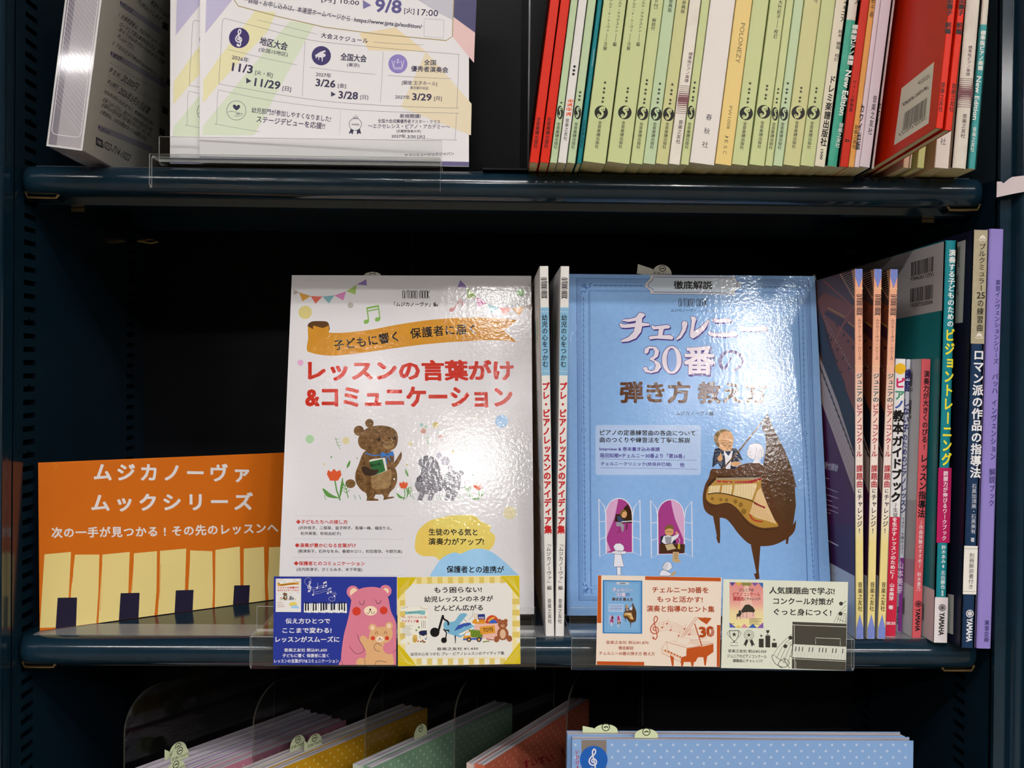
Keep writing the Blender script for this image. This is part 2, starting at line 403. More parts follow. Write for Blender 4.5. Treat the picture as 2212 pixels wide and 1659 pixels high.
def steel_shelf(zt, label, th=.0195, parts=True):
    t = thing('steel_shelf', label, 'shelf', (0, .8, zt), group=None)
    b = MB(); x0, x1 = XL+.0012, XR-.0045
    def prof(dy):        # closed (y,z) ring, front pulled back by dy
        r = th/2; yc = .714+dy
        P = [(.962-.8, 0)]+[(yc+r*.95*math.cos(math.radians(a))-.8, -r+r*math.sin(math.radians(a))) for a in range(90, 271, 15)]
        P += [(yc+.007-.8, -th), (yc+.009-.8, -th+.003), (yc+.012-.8, -th-.0045), (yc+.022-.8, -th-.0045), (yc+.024-.8, -.004), (.962-.8, -.004)]
        return P
    st = [(x0, .008), (x0+.0012, .0045), (x0+.004, .0015), (x0+.009, 0), (x1-.009, 0), (x1-.004, .0015), (x1-.0012, .0045), (x1, .008)]
    n = len(prof(0)); vs = [(x, *p) for x, dy in st for p in prof(dy)]
    fs = [(i*n+j, (i+1)*n+j, (i+1)*n+(j+1) % n, i*n+(j+1) % n) for i in range(len(st)-1) for j in range(n)]
    for base, rev in ((0, False), ((len(st)-1)*n, True)):
        for q in tessellate_polygon([[Vector((p[0], p[1], 0)) for p in prof(.008)]]):
            fs.append(tuple(base+k for k in (q if rev else reversed(q))))
    b.add(vs, fs, NAVY)
    b.box(x0+.01, .9-.8, -.016, x1-.01, .912-.8, -.004, NAVY)       # stiffener under the board
    b.build('shelf_board', t, smooth=.6)
    if parts:
        b = MB(); b.box(x0+.008, .7145-.8, .0001, x1-.008, .746-.8, .0004, clear((.93, .94, .95), .25, 'clear_tape', (.42, .44, .46, .30)))
        o = b.build('grip_tape', t); o['label'] = 'clear grip tape along the front'
    brass = mat('#8d7a55', 'metal')
    for sx, xe in ((1, x0), (-1, x1)):
        b = MB()
        b.tube([(xe+sx*.0015, .7125-.8, -th+.002), (xe+sx*.003, .7135-.8, -th-.0018), (xe+sx*.016, .714-.8, -th-.002), (xe+sx*.022, .714-.8, -th-.002), (xe+sx*.0235, .714-.8, -th+.0005)], .0011, brass, 6)
        b.box(min(xe+sx*.022, xe+sx*.031), .739-.8, -th-.0072, max(xe+sx*.022, xe+sx*.031), .7415-.8, -th-.0045, brass)
        b.box(min(xe+sx*.001, xe+sx*.022), .72-.8, -th-.0035, max(xe+sx*.001, xe+sx*.022), .95-.8, -th-.0025, BLACKNAVY)
        b.tube([(xe+sx*.004, .93-.8, -th-.003), (xe+sx*.016, .931-.8, -th-.005), (xe+sx*.022, .931-.8, -th-.0035)], .0012, brass, 6)
        b.build('shelf_bracket', t)
    return t
steel_shelf(ZT1, 'navy steel shelf with rounded front edge carrying the upper row of spines')
steel_shelf(ZT2, 'navy steel shelf with rounded front edge carrying the two face-out covers')
steel_shelf(ZT3, 'lowest navy steel shelf under the polka dot books', parts=False)
# torn paper tape on the outer post
t = thing('paper_tape', 'torn strip of white paper tape stuck on the bookcase post', 'tape', at(2180, 405, .688))
b = MB(); P = [at(x, y, .6902)-t.location for x, y in ((2149, 394), (2158, 394), (2163, 398), (2175, 388), (2182, 384), (2235, 378), (2236, 412), (2212, 415), (2180, 421), (2148, 428))]
prof = [(p.x, p.z) for p in P]; b.prism(prof, -.0009, -.0003, mat('#cfc3c4', 'matte'), 'y')
b.build('strip', t)

# ---------------------------------------------------------------- clear acrylic display stands
CL = clear(); EDGE = clear((.85, .86, .86), .1, 'acrylic_edge', (.85, .86, .85, .6))
def stand(zt, xa, w, label, back=.15, tilt=math.radians(12.6)):
    t = thing('display_stand', label, 'display stand', (xa, .706, zt+.0005), group='clear acrylic display stands')
    th = .0018
    def sheet(path, name, x0=0, x1=w):
        """bent acrylic sheet: (y,z) centre path with thickness; cut ends frosted"""
        b = MB(); n = len(path); A = []; B = []
        for i, p in enumerate(path):
            q0, q1 = path[max(i-1, 0)], path[min(i+1, n-1)]; d = Vector((q1[0]-q0[0], q1[1]-q0[1])).normalized()
            A.append((p[0]-d.y*th/2, p[1]+d.x*th/2)); B.append((p[0]+d.y*th/2, p[1]-d.x*th/2))
        vs = [(x, *p) for x in (x0, x1) for p in A+B]; m = 2*n; fs = []
        for i in range(n-1): fs += [(i, i+1, m+i+1, m+i), (n+i+1, n+i, m+n+i, m+n+i+1)]
        b.add(vs, fs, CL)
        fe = [(0, n, m+n, m), (n-1, m+n-1, m+2*n-1, 2*n-1)]
        for i in range(n-1): fe += [(i, n+i, n+i+1, i+1), (m+i, m+i+1, m+n+i+1, m+n+i)]
        b.add(vs, fe, EDGE); return b.build(name, t)
    yb = .0635
    lip = [(.0065, .0205), (.0065, .0055), (.0075, .003), (.011, .0022)]
    sheet(lip+[(yb-.004, .0022), (yb, .0022)], 'tray')
    sheet([(yb+.0002, .0022), (yb+.001, .005), (yb+.001+math.tan(tilt)*back, back)], 'backrest', w*.3, w*.7)
    sheet([(.0062, .0042), (-.0065, .0042), (-.0085, .003), (-.0085, -.0158), (-.0088, -.0165), (-.0115, -.0165), (-.013, -.015), (-.013, .0045)], 'card_channel')
    b = MB(); b.box(.0, .008, 0, w, yb-.002, .0010, CL); b.build('foot', t)
    return t
S1 = stand(ZT1, (327-1059)/2237*.695, .1927, 'clear acrylic stand holding the piano audition flyers on the upper shelf', .10)
S2 = stand(ZT2, (548-1059)/2237*.694, .1908, 'clear acrylic stand under the white bear cover with two price cards')
S3 = stand(ZT2, (1241-1059)/2237*.694, .1908, 'clear acrylic stand under the blue cover with two price cards', tilt=math.radians(10.6))
# ---------------------------------------------------------------- books
PAGE = mottled('#d9cf9f', '#cfc391', 300, 'page'); PAGEW = mottled('#dcd8cf', '#c9c4bb', 900, 'page')
def leanm(a, x, y, z):
    M = Matrix(((math.cos(a), 0, math.sin(a)), (0, 1, 0), (-math.sin(a), 0, math.cos(a)))).to_4x4(); M.translation = (x, y, z); return M
class Spine:
    """a book standing spine outward: local x = thickness, y = depth into the shelf, z = height; origin at the spine's lower left"""
    def __init__(s, label, M, w, d, h, spine, side=None, right=None, group=None, fin='coated', page=None, name='music_book', cat='book', round_=0.0006, split=None):
        s.w, s.d, s.h = w, d, h; s.M = M
        s.root = thing(name, label, cat, M.translation, M.to_3x3(), group)
        K = lambda c, f=fin: c if not isinstance(c, str) else mat(c, f)
        sp, sd = K(spine), K(side or spine); rt = K(right) if right else sd
        t = .0004
        s.cov = MB(); s.cov.box(0, .001, 0, t, d, h, sd); s.cov.box(w-t, .001, 0, w, d, h, rt)
        s.spn = MB(); r = min(round_, w*.45)
        P = [(0, .001), (0, r)]+[(r-r*math.cos(q), r-r*math.sin(q)) for q in (math.pi/6, math.pi/3)]+[(r, 0), (w-r, 0)]+[(w-r+r*math.sin(q), r-r*math.cos(q)) for q in (math.pi/6, math.pi/3)]+[(w, r), (w, .001)]
        s.spn.prism(P, 0, h, sp, 'z')
        s.pag = MB(); s.pag.box(t, .001, .0002, w-t, d-.001, h-.0004, page or PAGE)
        s.fin = fin
        s.c = Canvas(s.spn, M, (0, 0, 0), (1, 0, 0), (0, 0, 1), fin)
        s.l = Canvas(s.cov, M, (0, d, 0), (0, -1, 0), (0, 0, 1), fin)
    def band(s, z0, z1, c, L=1):        # colour band round the spine
        s.c.L = L; s.c.put([(0.00015, z0), (s.w-.00015, z0), (s.w-.00015, z1), (.00015, z1)], [(0, 1, 2, 3)], c); s.c.L = L+1
    def zpx(s, x, y): return s.c.px(x, y)[1]
    def done(s):
        s.cover = s.cov.build('cover', s.root); s.spine = s.spn.build('spine', s.root); s.pag.build('page_block', s.root); return s.root
def Z3(x, y): return (1080+x/3.814, y/3.814)
def Z4(x, y): return (1640+x/3.867, y/3.867)
LEAN = math.radians(6.75); LEAN2 = math.radians(4.4)
YSP = .681
def top_book(label, xl, xr, xn, spine, yb=349.5, lean=LEAN, Y=YSP, d=.222, h=.303, **k):
    """bottom corners at photo columns xl..xr; xn = where the next book begins"""
    P = at(xl, yb, Y); Q = at(xr, yb, Y); N = at(xn, yb, Y)
    w = min((Q.x-P.x)/math.cos(lean), (N.x-P.x)*math.cos(lean)-.0003)
    return Spine(label, leanm(lean, P.x, Y, ZT1+w*math.sin(lean)+2e-4), w, d, h, spine, **k)
INK = '#23231f'; TAN = math.tan(math.radians(7.3))
def zen(b, xm, c, stars, up=0, logo=243, txt=(264, 322)):
    """grade stars, round swirl emblem and the publisher's name; xm = centre column at the foot"""
    g = b.c; cx = lambda y: xm+(350-y)*TAN
    rx = min(14.6, b.w/2*2237/YSP-1.0)
    for y in stars: g.star(cx(y), y, min(4.2, rx*.55), INK)
    g.L = 1; g.ell(cx(logo), logo, rx, 14.8, INK, 24); g.L = 2
    y = logo; X = cx(y); k = rx/14.6
    lt = c if isinstance(c, str) else '#c8d09a'
    g.curve([(X+8.5*k, y-9.5), (X+2*k, y-10.5), (X-2.5*k, y-6), (X+2*k, y-.5), (X+3*k, y+4), (X-1*k, y+9.5), (X-7*k, y+10)], 4.6*k, lt, k=4)
    g.circ(X+5*k, y-6.5, 3.4*k, lt, 12); g.circ(X-5.5*k, y+6.5, 3.4*k, lt, 12); g.L = 3
    g.circ(X+5*k, y-6.5, 1.3*k, INK, 8); g.circ(X-5.5*k, y+6.5, 1.3*k, INK, 8); g.L = 1
    g.vt('全音楽譜出版社', cx(txt[0]), txt[0], cx(txt[1]), txt[1], min(8.6, rx*1.5), INK, .01)
def lin2(p, q): return (*p, *q)
GY, GB, GO = '#c7d096', '#bdd0a6', '#cccb92'
gr = 'green spined piano scores on the upper shelf'
def V3(g, t, a, b_, w, c=INK, bold=.01): g.vt(t, *Z3(*a), *Z3(*b_), w, c, bold)
def V4(g, t, a, b_, w, c=INK, bold=.01): g.vt(t, *Z4(*a), *Z4(*b_), w, c, bold)
# metal end plate left of the row
t = thing('bookend', 'thin black metal bookend plate standing left of the red spines', 'bookend', at(1139, 356, .70)+Vector((0, 0, 0)))
t.location.z = ZT1
b = MB(); b.box(0, 0, .0002, .0011, .19, .27, mat('#11141a', 'paint')); b.box(-.03, 0.005, .0002, 0, .19, .0012, mat('#11141a', 'paint')); b.build('plate', t)
t.location.x -= .0

for i, (xl, xr, xn, lab) in enumerate(((1144, 1163.5, 1166.5, 'glossy red spined score, first in the upper row beside the bookend'), (1166.5, 1186, 1188.3, 'glossy red spined score, second in the upper row from the bookend'))):
    B = top_book(lab, xl, xr, xn, '#d92608', fin='coated', group='red spined scores')
    x0 = 320+i*88; V3(B.c, '全音楽譜出版社', (x0, 965), (x0-29, 1222), 9, '#1d0f0c', .02); B.done()
B = top_book('narrow pale green spined score with one star, right of the two reds', 1188.3, 1203, 1205.2, GB, group=gr); zen(B, 1196, GB, [222]); B.done()
B = top_book('narrow white spined score with three dots and an orange emblem', 1205.2, 1223, 1225.4, '#e3dfda')
g = B.c
for p in ((614, 548), (609, 580), (605, 611)): g.circ(*Z3(*p), 3, INK, 12)
for i, y in enumerate((832, 865, 900, 940)):
    x = 582-i*6
    if i % 2 == 0: g.ell(*Z3(x, y), 6.4, 3.2, '#e2581f', 14); g.L = 2; g.ell(*Z3(x-10, y), 1.6, 1.4, '#e3dfda', 8); g.ell(*Z3(x+10, y), 1.6, 1.4, '#e3dfda', 8); g.L = 1
    else: g.line([Z3(x-22, y-6), Z3(x+22, y-10)], 2, '#e2581f'); g.line([Z3(x-20, y+12), Z3(x+18, y-8)], 2.2, '#e2581f'); g.circ(*Z3(x+14, y+8), 2, '#e2581f', 8)
V3(g, '音楽之友社', (557, 975), (537, 1158), 8.5); B.done()
B = top_book('narrow pale green spined score with three stars, left of the teal booklet', 1225.4, 1242.5, 1246, GB, group=gr); zen(B, 1234, GB, [199.5, 207.5, 215.5]); B.done()
B = top_book('thin teal stapled booklet between pale green scores', 1246.3, 1256.5, 1258.8, '#137f86', round_=.0014)
V3(B.c, '全音楽譜出版社', (698, 985), (668, 1218), 5.5, '#0c3c42', .01)
B.done(); sk = MB(); g = Canvas(sk, B.M, (0, 0, 0), (1, 0, 0), (0, 0, 1)); g.L = 2; g.line([Z3(778, 405), Z3(770, 470), Z3(759, 548)], 1.4, '#9aa6a4'); sk.build('staple', B.spine)
B = top_book('thickest green spined score with five stars, right of the teal booklet', 1259.6, 1308, 1311.6, GY, group=gr)
def long_(dx, B):
    g = B.c
    V3(g, 'ナルド・F・トーヴィ', (918+dx, -10), (885+dx, 265), 8.3); g.line([Z3(882+dx, 275), Z3(873+dx, 343)], .8, INK); V3(g, '注解', (872+dx, 345), (864+dx, 418), 8.3)
    V3(g, 'ロルド・クラクストン', (996+dx, -22), (958+dx, 268), 8.3); g.line([Z3(957+dx, 275), Z3(949+dx, 343)], .8, INK); V3(g, '編', (947+dx, 345), (943+dx, 385), 8.3)
zen(B, 1285, GY, [178.5, 191, 199.5, 211.5, 219.8], txt=(261, 321)); long_(0, B); B.done()
B = top_book('thick green spined score with four stars, right of the thickest one', 1311.8, 1359.5, 1362, GY, group=gr); zen(B, 1336, GY, [191, 198.5, 211, 218.5], txt=(261, 321)); long_(193, B); B.done()
B = top_book('green spined score with six stars and bracketed lettering', 1362, 1388, 1389.5, GY, group=gr); zen(B, 1375, GY, [173.5, 181.5, 194, 202, 214.5, 222.5], logo=245)
V3(B.c, 'ド付）', (1291, -5), (1280, 98), 10); V3(B.c, '解説付', (1272, 150), (1258, 252), 9); B.done()
B = top_book('bluish green spined score with five stars, left of a yellower green one', 1389.5, 1415, 1416.8, GB, group=gr); zen(B, 1404, GB, [181, 193.5, 201.5, 213.7, 221.5], logo=246)
V3(B.c, '原典版', (1411, -8), (1396, 102), 9); B.done()
B = top_book('yellowish green spined score with five stars, left of the crinkled white spine', 1416.8, 1442.5, 1444.8, GO, group=gr); zen(B, 1431, GO, [182.7, 195.3, 203.2, 216.3, 224], logo=247)
V3(B.c, '原典版', (1519, 5), (1503, 112), 9); B.done()
CRINK = mottled('#ece6da', '#dcd4c4', 90, 'coated')
def stripes(c, P, x0, x1, y0, y1, n, col, tan):
    """printed stripes, thick in the middle, thin at the ends"""
    for i in range(n):
        t = i/(n-1); y = y0+(y1-y0)*t; th = 1.0+3.4*max(0, 1-abs(t-.5)*3.2)
        dx = (y1-y)*tan
        c.line([P(x0+dx, y), P(x1+dx, y+6)], th, col)
B = top_book('crinkled white spined score with brown stripes and brown lettering', 1444.8, 1468.5, 1470.4, CRINK)
V3(B.c, '標準版ピアノ楽譜', (1573, 430), (1535, 680), 9, '#5e3440', .01); stripes(B.c, Z3, 1452, 1540, 705, 930, 15, '#7a4a52', .128); V3(B.c, '音楽之友社', (1492, 988), (1466, 1185), 10, '#3a2a2a'); B.done()
B = top_book('narrow green spined score with five stars, between two white spines', 1470.6, 1487.7, 1489.8, GY, group=gr); zen(B, 1479, GY, [178.5, 190, 198, 210, 217]); B.done()
B = top_book('thick plain white spined score with three widely spaced characters', 1490, 1542.8, 1544.8, '#e6dfd8')
for ch, p in (('春', (1722, 967)), ('秋', (1705, 1080)), ('社', (1690, 1192))):
    x, y = Z3(*p); B.c.vt(ch, x+1, y-7.5, x-1, y+7.5, 14, '#2a2a33', .005)
B.done()
B = top_book('yellow spined score with grey Latin lettering', 1545, 1579.8, 1581, '#e8cc82')
g = B.c; q = '#6d6346'
g.t('POLONEZY', *Z3(2003, 190), *Z3(1957, 520), 9.5, q); g.t('PW1008', *Z3(1902, 875), *Z3(1879, 1062), 7, q)
for ch, p in (('J', (1869, 1122)), ('E', (1864, 1166)), ('S', (1857, 1212)), ('C', (1852, 1256))):
    x, y = Z3(*p); g.t(ch, x+.4, y-3.4, x-.4, y+3.4, 7, q)
B.done()
B = top_book('green spined score with five stars, right of the yellow spine', 1581.2, 1615, 1618.6, GY, group=gr); zen(B, 1598.5, GY, [180, 192.7, 200.6, 213.2, 221], logo=245, txt=(263, 323)); B.done()
B = top_book('green spined score with four stars and editor credit in upper row', 1618.8, 1651.3, 1653, GY, group=gr); zen(B, 1636, GY, [185.7, 193.4, 205.6, 213], logo=241.5, txt=(261, 321))
V4(B.c, '大竹紀子', (180, 0), (158, 160), 9); B.c.line([Z4(156, 165), Z4(146, 240)], .8, INK); V4(B.c, '校訂', (143, 245), (133, 325), 9); B.done()
B = top_book('narrow green spined score with four stars, beside the editor credit one', 1653, 1668.6, 1670.3, GY, group=gr); zen(B, 1661, GY, [192.7, 200.7, 213.6, 221.4], logo=246, txt=(264, 323)); B.done()
B = top_book('narrow bluish green spined score with five stars in upper row', 1670.5, 1690.3, 1692.3, GB, group=gr); zen(B, 1680, GB, [180, 193.2, 200.4, 213.6, 221.4], logo=246, txt=(264, 323)); B.done()
B = top_book('yellowish green spined score with four stars, nearer the cream spine', 1692.5, 1727.5, 1729, GO, group=gr); zen(B, 1710.5, GO, [190, 198, 211, 219], logo=243.5, txt=(261, 321))
V4(B.c, '付', (476, -28), (470, 25), 9); B.done()
B = top_book('last green spined score of the run, beside the cream spine', 1729.2, 1759, 1760, GY, group=gr); zen(B, 1743.5, GY, [191, 198.6, 212, 220], logo=243.5, txt=(262, 322)); B.done()
B = top_book('cream spined score with bold black lettering and 1500 at its foot', 1760, 1782, 1783.2, '#e2dcc4')
V4(B.c, 'フォニア', (724, -18), (692, 188), 11, INK, .03); V4(B.c, '鈴木 静哉 校訂', (680, 248), (640, 515), 9); V4(B.c, 'ドレミ楽譜出版社', (616, 630), (533, 1225), 14, '#2a2722', .035)
B.c.t('1500', *Z4(526, 1247), *Z4(516, 1333), 5.6, INK, .03); B.done()
B = top_book('rounded green spined score with white lettering beside the cream spine', 1783.2, 1813.5, 1814.5, CRINK, round_=.006)
z = B.zpx(*Z4(780, 168))
g = B.c; TEAL = mottled('#3aa286', '#55b59d', 120, 'coated')
def tealband(B, z, L=1):
    r = min(.006, B.w*.45); e = 6e-5; w = B.w
    P = [(-e, .001), (-e, r)]+[(r-(r+e)*math.cos(q), r-(r+e)*math.sin(q)) for q in (math.pi/6, math.pi/3)]+[(r, -e), (w-r, -e)]+[(w-r+(r+e)*math.sin(q), r-(r+e)*math.cos(q)) for q in (math.pi/6, math.pi/3)]+[(w+e, r), (w+e, .001)]
    B.spn.prism(P, 0.0001, z, TEAL, 'z')
tealband(B, z); g.L = 3
V4(g, 'ア', (823, -20), (815, 40), 15, INK); V4(g, '標準版ピアノ楽譜', (803, 205), (757, 545), 13, '#eef2ea', .03); g.t('New Edition', *Z4(748, 588), *Z4(688, 965), 12.5, '#eef2ea', .03)
V4(g, '音楽之友社', (688, 1025), (652, 1235), 10.5, '#e8ede6', .01); B.done()
B = top_book('dark red spined score with black lettering right of the rounded green one', 1814.6, 1832.6, 1833.2, '#cf2f1d', fin='coated')
V4(B.c, 'ウィーン原典版', (800, 668), (763, 935), 9, '#2a0f0a', .015); B.c.t('2a', *Z4(712, 1172), *Z4(757, 1172), 6.5, '#2a0f0a', .04); B.done()
B = top_book('narrow orange spined score beside the dark red one', 1833.2, 1845.4, 1846, '#e5a355')
V4(B.c, '新千尋', (955, -20), (934, 152), 8.5, '#4a3419'); V4(B.c, '音楽之友社', (814, 1042), (791, 1245), 9, '#2e2110'); B.done()
B = top_book('narrow pale pink spined score with oversized dark lettering', 1846, 1856.4, 1857.4, '#e7d5dc')
V4(B.c, 'カワイ出版', (866, 868), (820, 1255), 9.5, INK, .03); B.done()
B = top_book('pale lilac spined score with five spaced characters, left of the pulled out red book', 1857.4, 1879.5, 1880.5, '#e6d9e2', fin='coated')
V4(B.c, '音楽之友社', (970, 795), (923, 1130), 9.5, '#34303a'); B.done()
B = top_book('thin pale score with a black bound edge, beside the pulled out red book', 1883.5, 1888, 1893, '#d9c9c6', side='#20191a', Y=.685, lean=math.radians(6.6))
V4(B.c, 'カワイ', (1015, 850), (985, 1050), 5, INK, .02); B.done()

# pulled-out red pair
def pulled(xl, xr, yb, X, label):
    Y = X*2237/(xl-1059.3); P = at(xl, yb, Y); w = (at(xr, yb, Y).x-P.x); a = math.radians(6.1)
    M = leanm(a, P.x, Y, P.z)@Matrix.Rotation(-math.atan2(P.z-ZT1-w*math.sin(a)-2e-4, .222), 4, 'X')
    return Spine(label, M, w, .222, .303, '#d92608', '#d42809', fin='coated', group='pulled out red scores')
B = pulled(2021.8, 2037, 276, .2595, 'red score pulled forward with a white barcode sticker on its back cover')
V4(B.c, '加壽子 訳編', (1598, -20), (1573, 285), 13, '#25120d', .05); V4(B.c, '音楽之友社', (1538, 685), (1513, 935), 9.5, '#25120d', .02)
sk = MB(); g = Canvas(sk, B.M, (0, B.d, 0), (0, -1, 0), (0, 0, 1), 'coated'); g.poly([Z4(*p) for p in ((1190, 737), (1462, 517), (1415, 1030), (1126, 1214))], '#e4e0d4'); g.L = 2
g.t('450020', *Z4(1328, 700), *Z4(1424, 632), 7.5, INK); g.t('定価(本体1,300円+税)', *Z4(1200, 880), *Z4(1412, 728), 8, INK, .02)
random.seed(4); x = 0
while x < 1:
    w_ = random.choice((.012, .012, .022, .03)); a, b2 = x, min(1, x+w_)
    if a < 1:
        f = lambda t: ((1215+t*190), (945-t*132)); e = lambda t: ((1195+t*195), (1095-t*128))
        g.poly([Z4(*f(a)), Z4(*f(b2)), Z4(*e(b2)), Z4(*e(a))], INK)
    x += w_+random.choice((.012, .02, .026))
g.t('4 510993 603301', *Z4(1168, 1130), *Z4(1392, 982), 7, INK); B.done(); sk.build('barcode_sticker', B.cover)['label'] = 'white barcode sticker'
B = pulled(2041.5, 2056, 280.5, .2647, 'red score pulled forward, behind the one with the barcode sticker')
V4(B.c, '加壽子 訳編', (1696, -20), (1665, 290), 13, '#25120d', .05); V4(B.c, '音楽之友社', (1628, 695), (1603, 937), 9.5, '#25120d', .02); B.done()
# right-hand end, standing behind and right of the pulled pair
def rb(label, xl, xr, xn, sp, a, **k): return top_book(label, xl, xr, xn, sp, yb=350, lean=math.radians(a), **k)
rb('peach spined score, foot showing under the pulled out red pair', 1951, 1963, 1964, '#e2bfa0', 5.6, page=PAGE).done()
rb('narrow cream spined score, foot showing under the pulled out red pair', 1964.5, 1968, 1978, '#e0cfb8', 5.6).done()
B = rb('yellow green spined score half hidden behind the pulled out red pair', 1981, 1996, 2009, '#c6c780', 5.2, group=gr); B.done()
B = rb('pale pink spined score right of the pulled out red pair', 2019, 2049, 2053.5, '#e8dcd2', 4.1, side='#d8b293'); V4(B.c, '社', (1540, 1150), (1533, 1215), 13, '#2a2a33', .005); B.done()
B = rb('cream crinkled score with brown stripes near the end of the row', 2055.5, 2091, 2091.6, CRINK, 4.1, round_=.003)
V4(B.c, '標準版ピアノ楽譜', (1765, 380), (1742, 636), 9, '#5e3440', .01); stripes(B.c, Z4, 1650, 1775, 655, 890, 15, '#7a4a52', .085); V4(B.c, '音楽之友社', (1719, 950), (1700, 1155), 10.5, '#3a2a2a'); B.done()
B = rb('teal spined score with white lettering closing the upper row', 2091.6, 2109.5, 2120, CRINK, 4.05, side='#ded6c6', fin='coated', round_=.003); g = B.c
TEAL = mottled('#34989a', '#58b0ae', 120, 'coated')
tealband(B, B.zpx(*Z4(1880, 205))); g.L = 3
V4(g, '標準版ピアノ楽譜', (1873, 255), (1845, 590), 11.5, '#eef2ea', .03); g.t('New Edition', *Z4(1836, 637), *Z4(1800, 1003), 10, '#eef2ea', .02); V4(g, '音楽之友社', (1800, 1060), (1778, 1270), 9, '#e8ede6', .01); B.done()
# ---------------------------------------------------------------- audition flyers and the plastic case, upper shelf
def F(x, y): return (440+x/3.456, y/3.456)
def F1(x, y): return (x/3.456, y/3.456)
def frame(O, X, back=0.0):
    """matrix: origin O, local x along X (horizontal-ish), z up leaning back by `back` rad, y into the shelf"""
    x = X.normalized(); y0 = Vector((0, 0, 1)).cross(x).normalized(); z = x.cross(y0)
    z = (z*math.cos(back)+y0*math.sin(back)).normalized(); y = z.cross(x)
    m = Matrix((x, y, z)).transposed().to_4x4(); m.translation = O; return m
PA = at(431, 352, .7150); PBr = at(1013, 357, .7235)
for p in (PA, PBr): p.z = ZT1+.0042
Mf = frame(PA, PBr-PA+Vector((0, 0, .0016)), math.radians(.8)); WF = (PBr-PA).length
t = thing('flyer', 'piano audition flyer with schedule table, front sheet in the upper stand', 'flyer', PA, Mf.to_3x3(), 'audition flyers in the upper stand')
b = MB(); b.box(0, 0, 0, WF, .0018, .297, mat('#ece9ea', 'coated')); c = Canvas(b, Mf, (0, 0, 0), (1, 0, 0), (0, 0, 1), 'coated')
INKP = '#3d3a55'; LAV = '#c3bedb'
P = lambda *q: [F(x, y) for x, y in q]
c.poly(P((22, -60), (262, -60), (12, 250)), LAV)
c.poly(P((-6, 770), (-2, 600), (115, 430), (385, 80), (540, 90), (480, 230), (120, 620)), '#ece6b8')
c.poly(P((-12, 1010), (-5, 940), (110, 800), (640, 160), (830, 180), (745, 330), (520, 740), (385, 1000), (360, 1010)), '#dce6cc')
c.poly(P((1160, 250), (1430, 205), (1660, 385), (1230, 375)), '#eedcb4'); c.poly(P((1660, 385), (2000, 775), (1995, 1010), (1470, 800)), '#ecdfc0')
c.poly(P((1862, 128), (2026, 240), (2018, 470), (1862, 280)), '#ecc8c6')
c.poly(P((1862, -60), (2040, -60), (2027, 245), (1862, 125)), '#4f4c73')
c.poly(P((1500, -60), (1860, -60), (1860, 150), (1760, 100)), '#c9c8d2')
c.put([(0, .0002), (WF, .0002), (WF, .0032), (0, .0042)], [(0, 1, 2, 3)], '#6b648f')
c.L = 2
c.line(P((215, -20), (258, 45), (560, 125), (900, 203), (1300, 255), (1810, 303), (1857, 272), (1866, -20)), 2.2, '#b5a67d')
c.line(P((300, 0), (620, 62), (1100, 145), (1640, 200)), .5, INKP)
c.line(P((395, 148), (640, 205), (845, 256)), .5, INKP); c.line(P((1265, 315), (1460, 328), (1640, 336)), .5, INKP)
# table frame
c.curve(P((165, 140), (420, 205), (800, 300), (1200, 345), (1600, 382), (1880, 405), (1903, 425), (1898, 610), (1889, 790), (1870, 806), (1500, 795), (1000, 765), (600, 713), (300, 660), (135, 630), (115, 605), (128, 380), (140, 165), (165, 140)), .6, INKP, k=4)
c.line(P((757, 310), (745, 520), (736, 718)), .5, INKP); c.line(P((1340, 388), (1330, 580), (1319, 768)), .5, INKP)
c.line(P((182, 370), (440, 432), (698, 486)), .7, '#8a7f8c'); c.line(P((795, 503), (1040, 535), (1284, 556)), .7, '#8a7f8c'); c.line(P((1376, 563), (1610, 578), (1850, 588)), .7, '#8a7f8c')
c.curve(P((125, 675), (500, 750), (1000, 812), (1500, 838), (1870, 845), (1886, 860), (1876, 1030), (1860, 1045), (1500, 1030)), .5, INKP, k=4); c.curve(P((125, 675), (105, 690), (98, 910), (110, 930), (420, 985)), .5, INKP, k=4)
T = lambda s, x0, y0, x1, y1, h, col=INKP, bold=.01, **k: c.t(s, *F(x0, y0), *F(x1, y1), h/3.456, col, bold, **k)
T('[月] 10:00', 880, -5, 1160, 27, 48); c.poly(P((1188, 0), (1252, 40), (1190, 68)), '#7c77a8'); T('9/8', 1280, 40, 1478, 52, 100, '#5b5690', .025); T('[火]', 1497, 80, 1573, 85, 50); T('17:00', 1597, 90, 1750, 100, 48)
T('詳細・お申し込みは、本連盟ホームページから', 335, 3, 1093, 140, 44); T('https://www.jpta.jp/audition/', 1125, 152, 1628, 204, 40, INKP, .02)
c.line(P((1648, 140), (1793, 150), (1790, 284), (1645, 272)), .7, '#8f8aa5', closed=True)
c.run('大会スケジュール', P((875, 262), (1050, 290), (1230, 306)), 12, INKP, .02)
for (x, y, r, col) in ((265, 283, 76, '#3d2f6b'), (878, 416, 72, '#40376b'), (1450, 477, 71, '#8f83c6')): c.circ(*F(x, y), r/3.456, col, 28)
c.L = 3
def clef(c, x, y, s, col, w=1.0):
    """treble clef about s high, centred on x,y"""
    q = lambda a, b: (x+a*s, y+b*s)
    c.curve([q(.02, .12), q(-.07, .1), q(-.07, .0), q(.03, -.04), q(.13, .05), q(.12, .2), q(-.02, .26), q(-.17, .18), q(-.2, .02), q(-.1, -.14), q(.06, -.27), q(.1, -.42), q(.03, -.5), q(-.05, -.38), q(-.02, -.15), q(.06, .2), q(.08, .4), q(0, .5), q(-.1, .46)], .055*s*w, col, k=4)
    c.circ(*q(-.08, .43), .06*s*w, col, 10)
clef(c, *F(265, 283), 36, '#eeeaf0', 1.3)
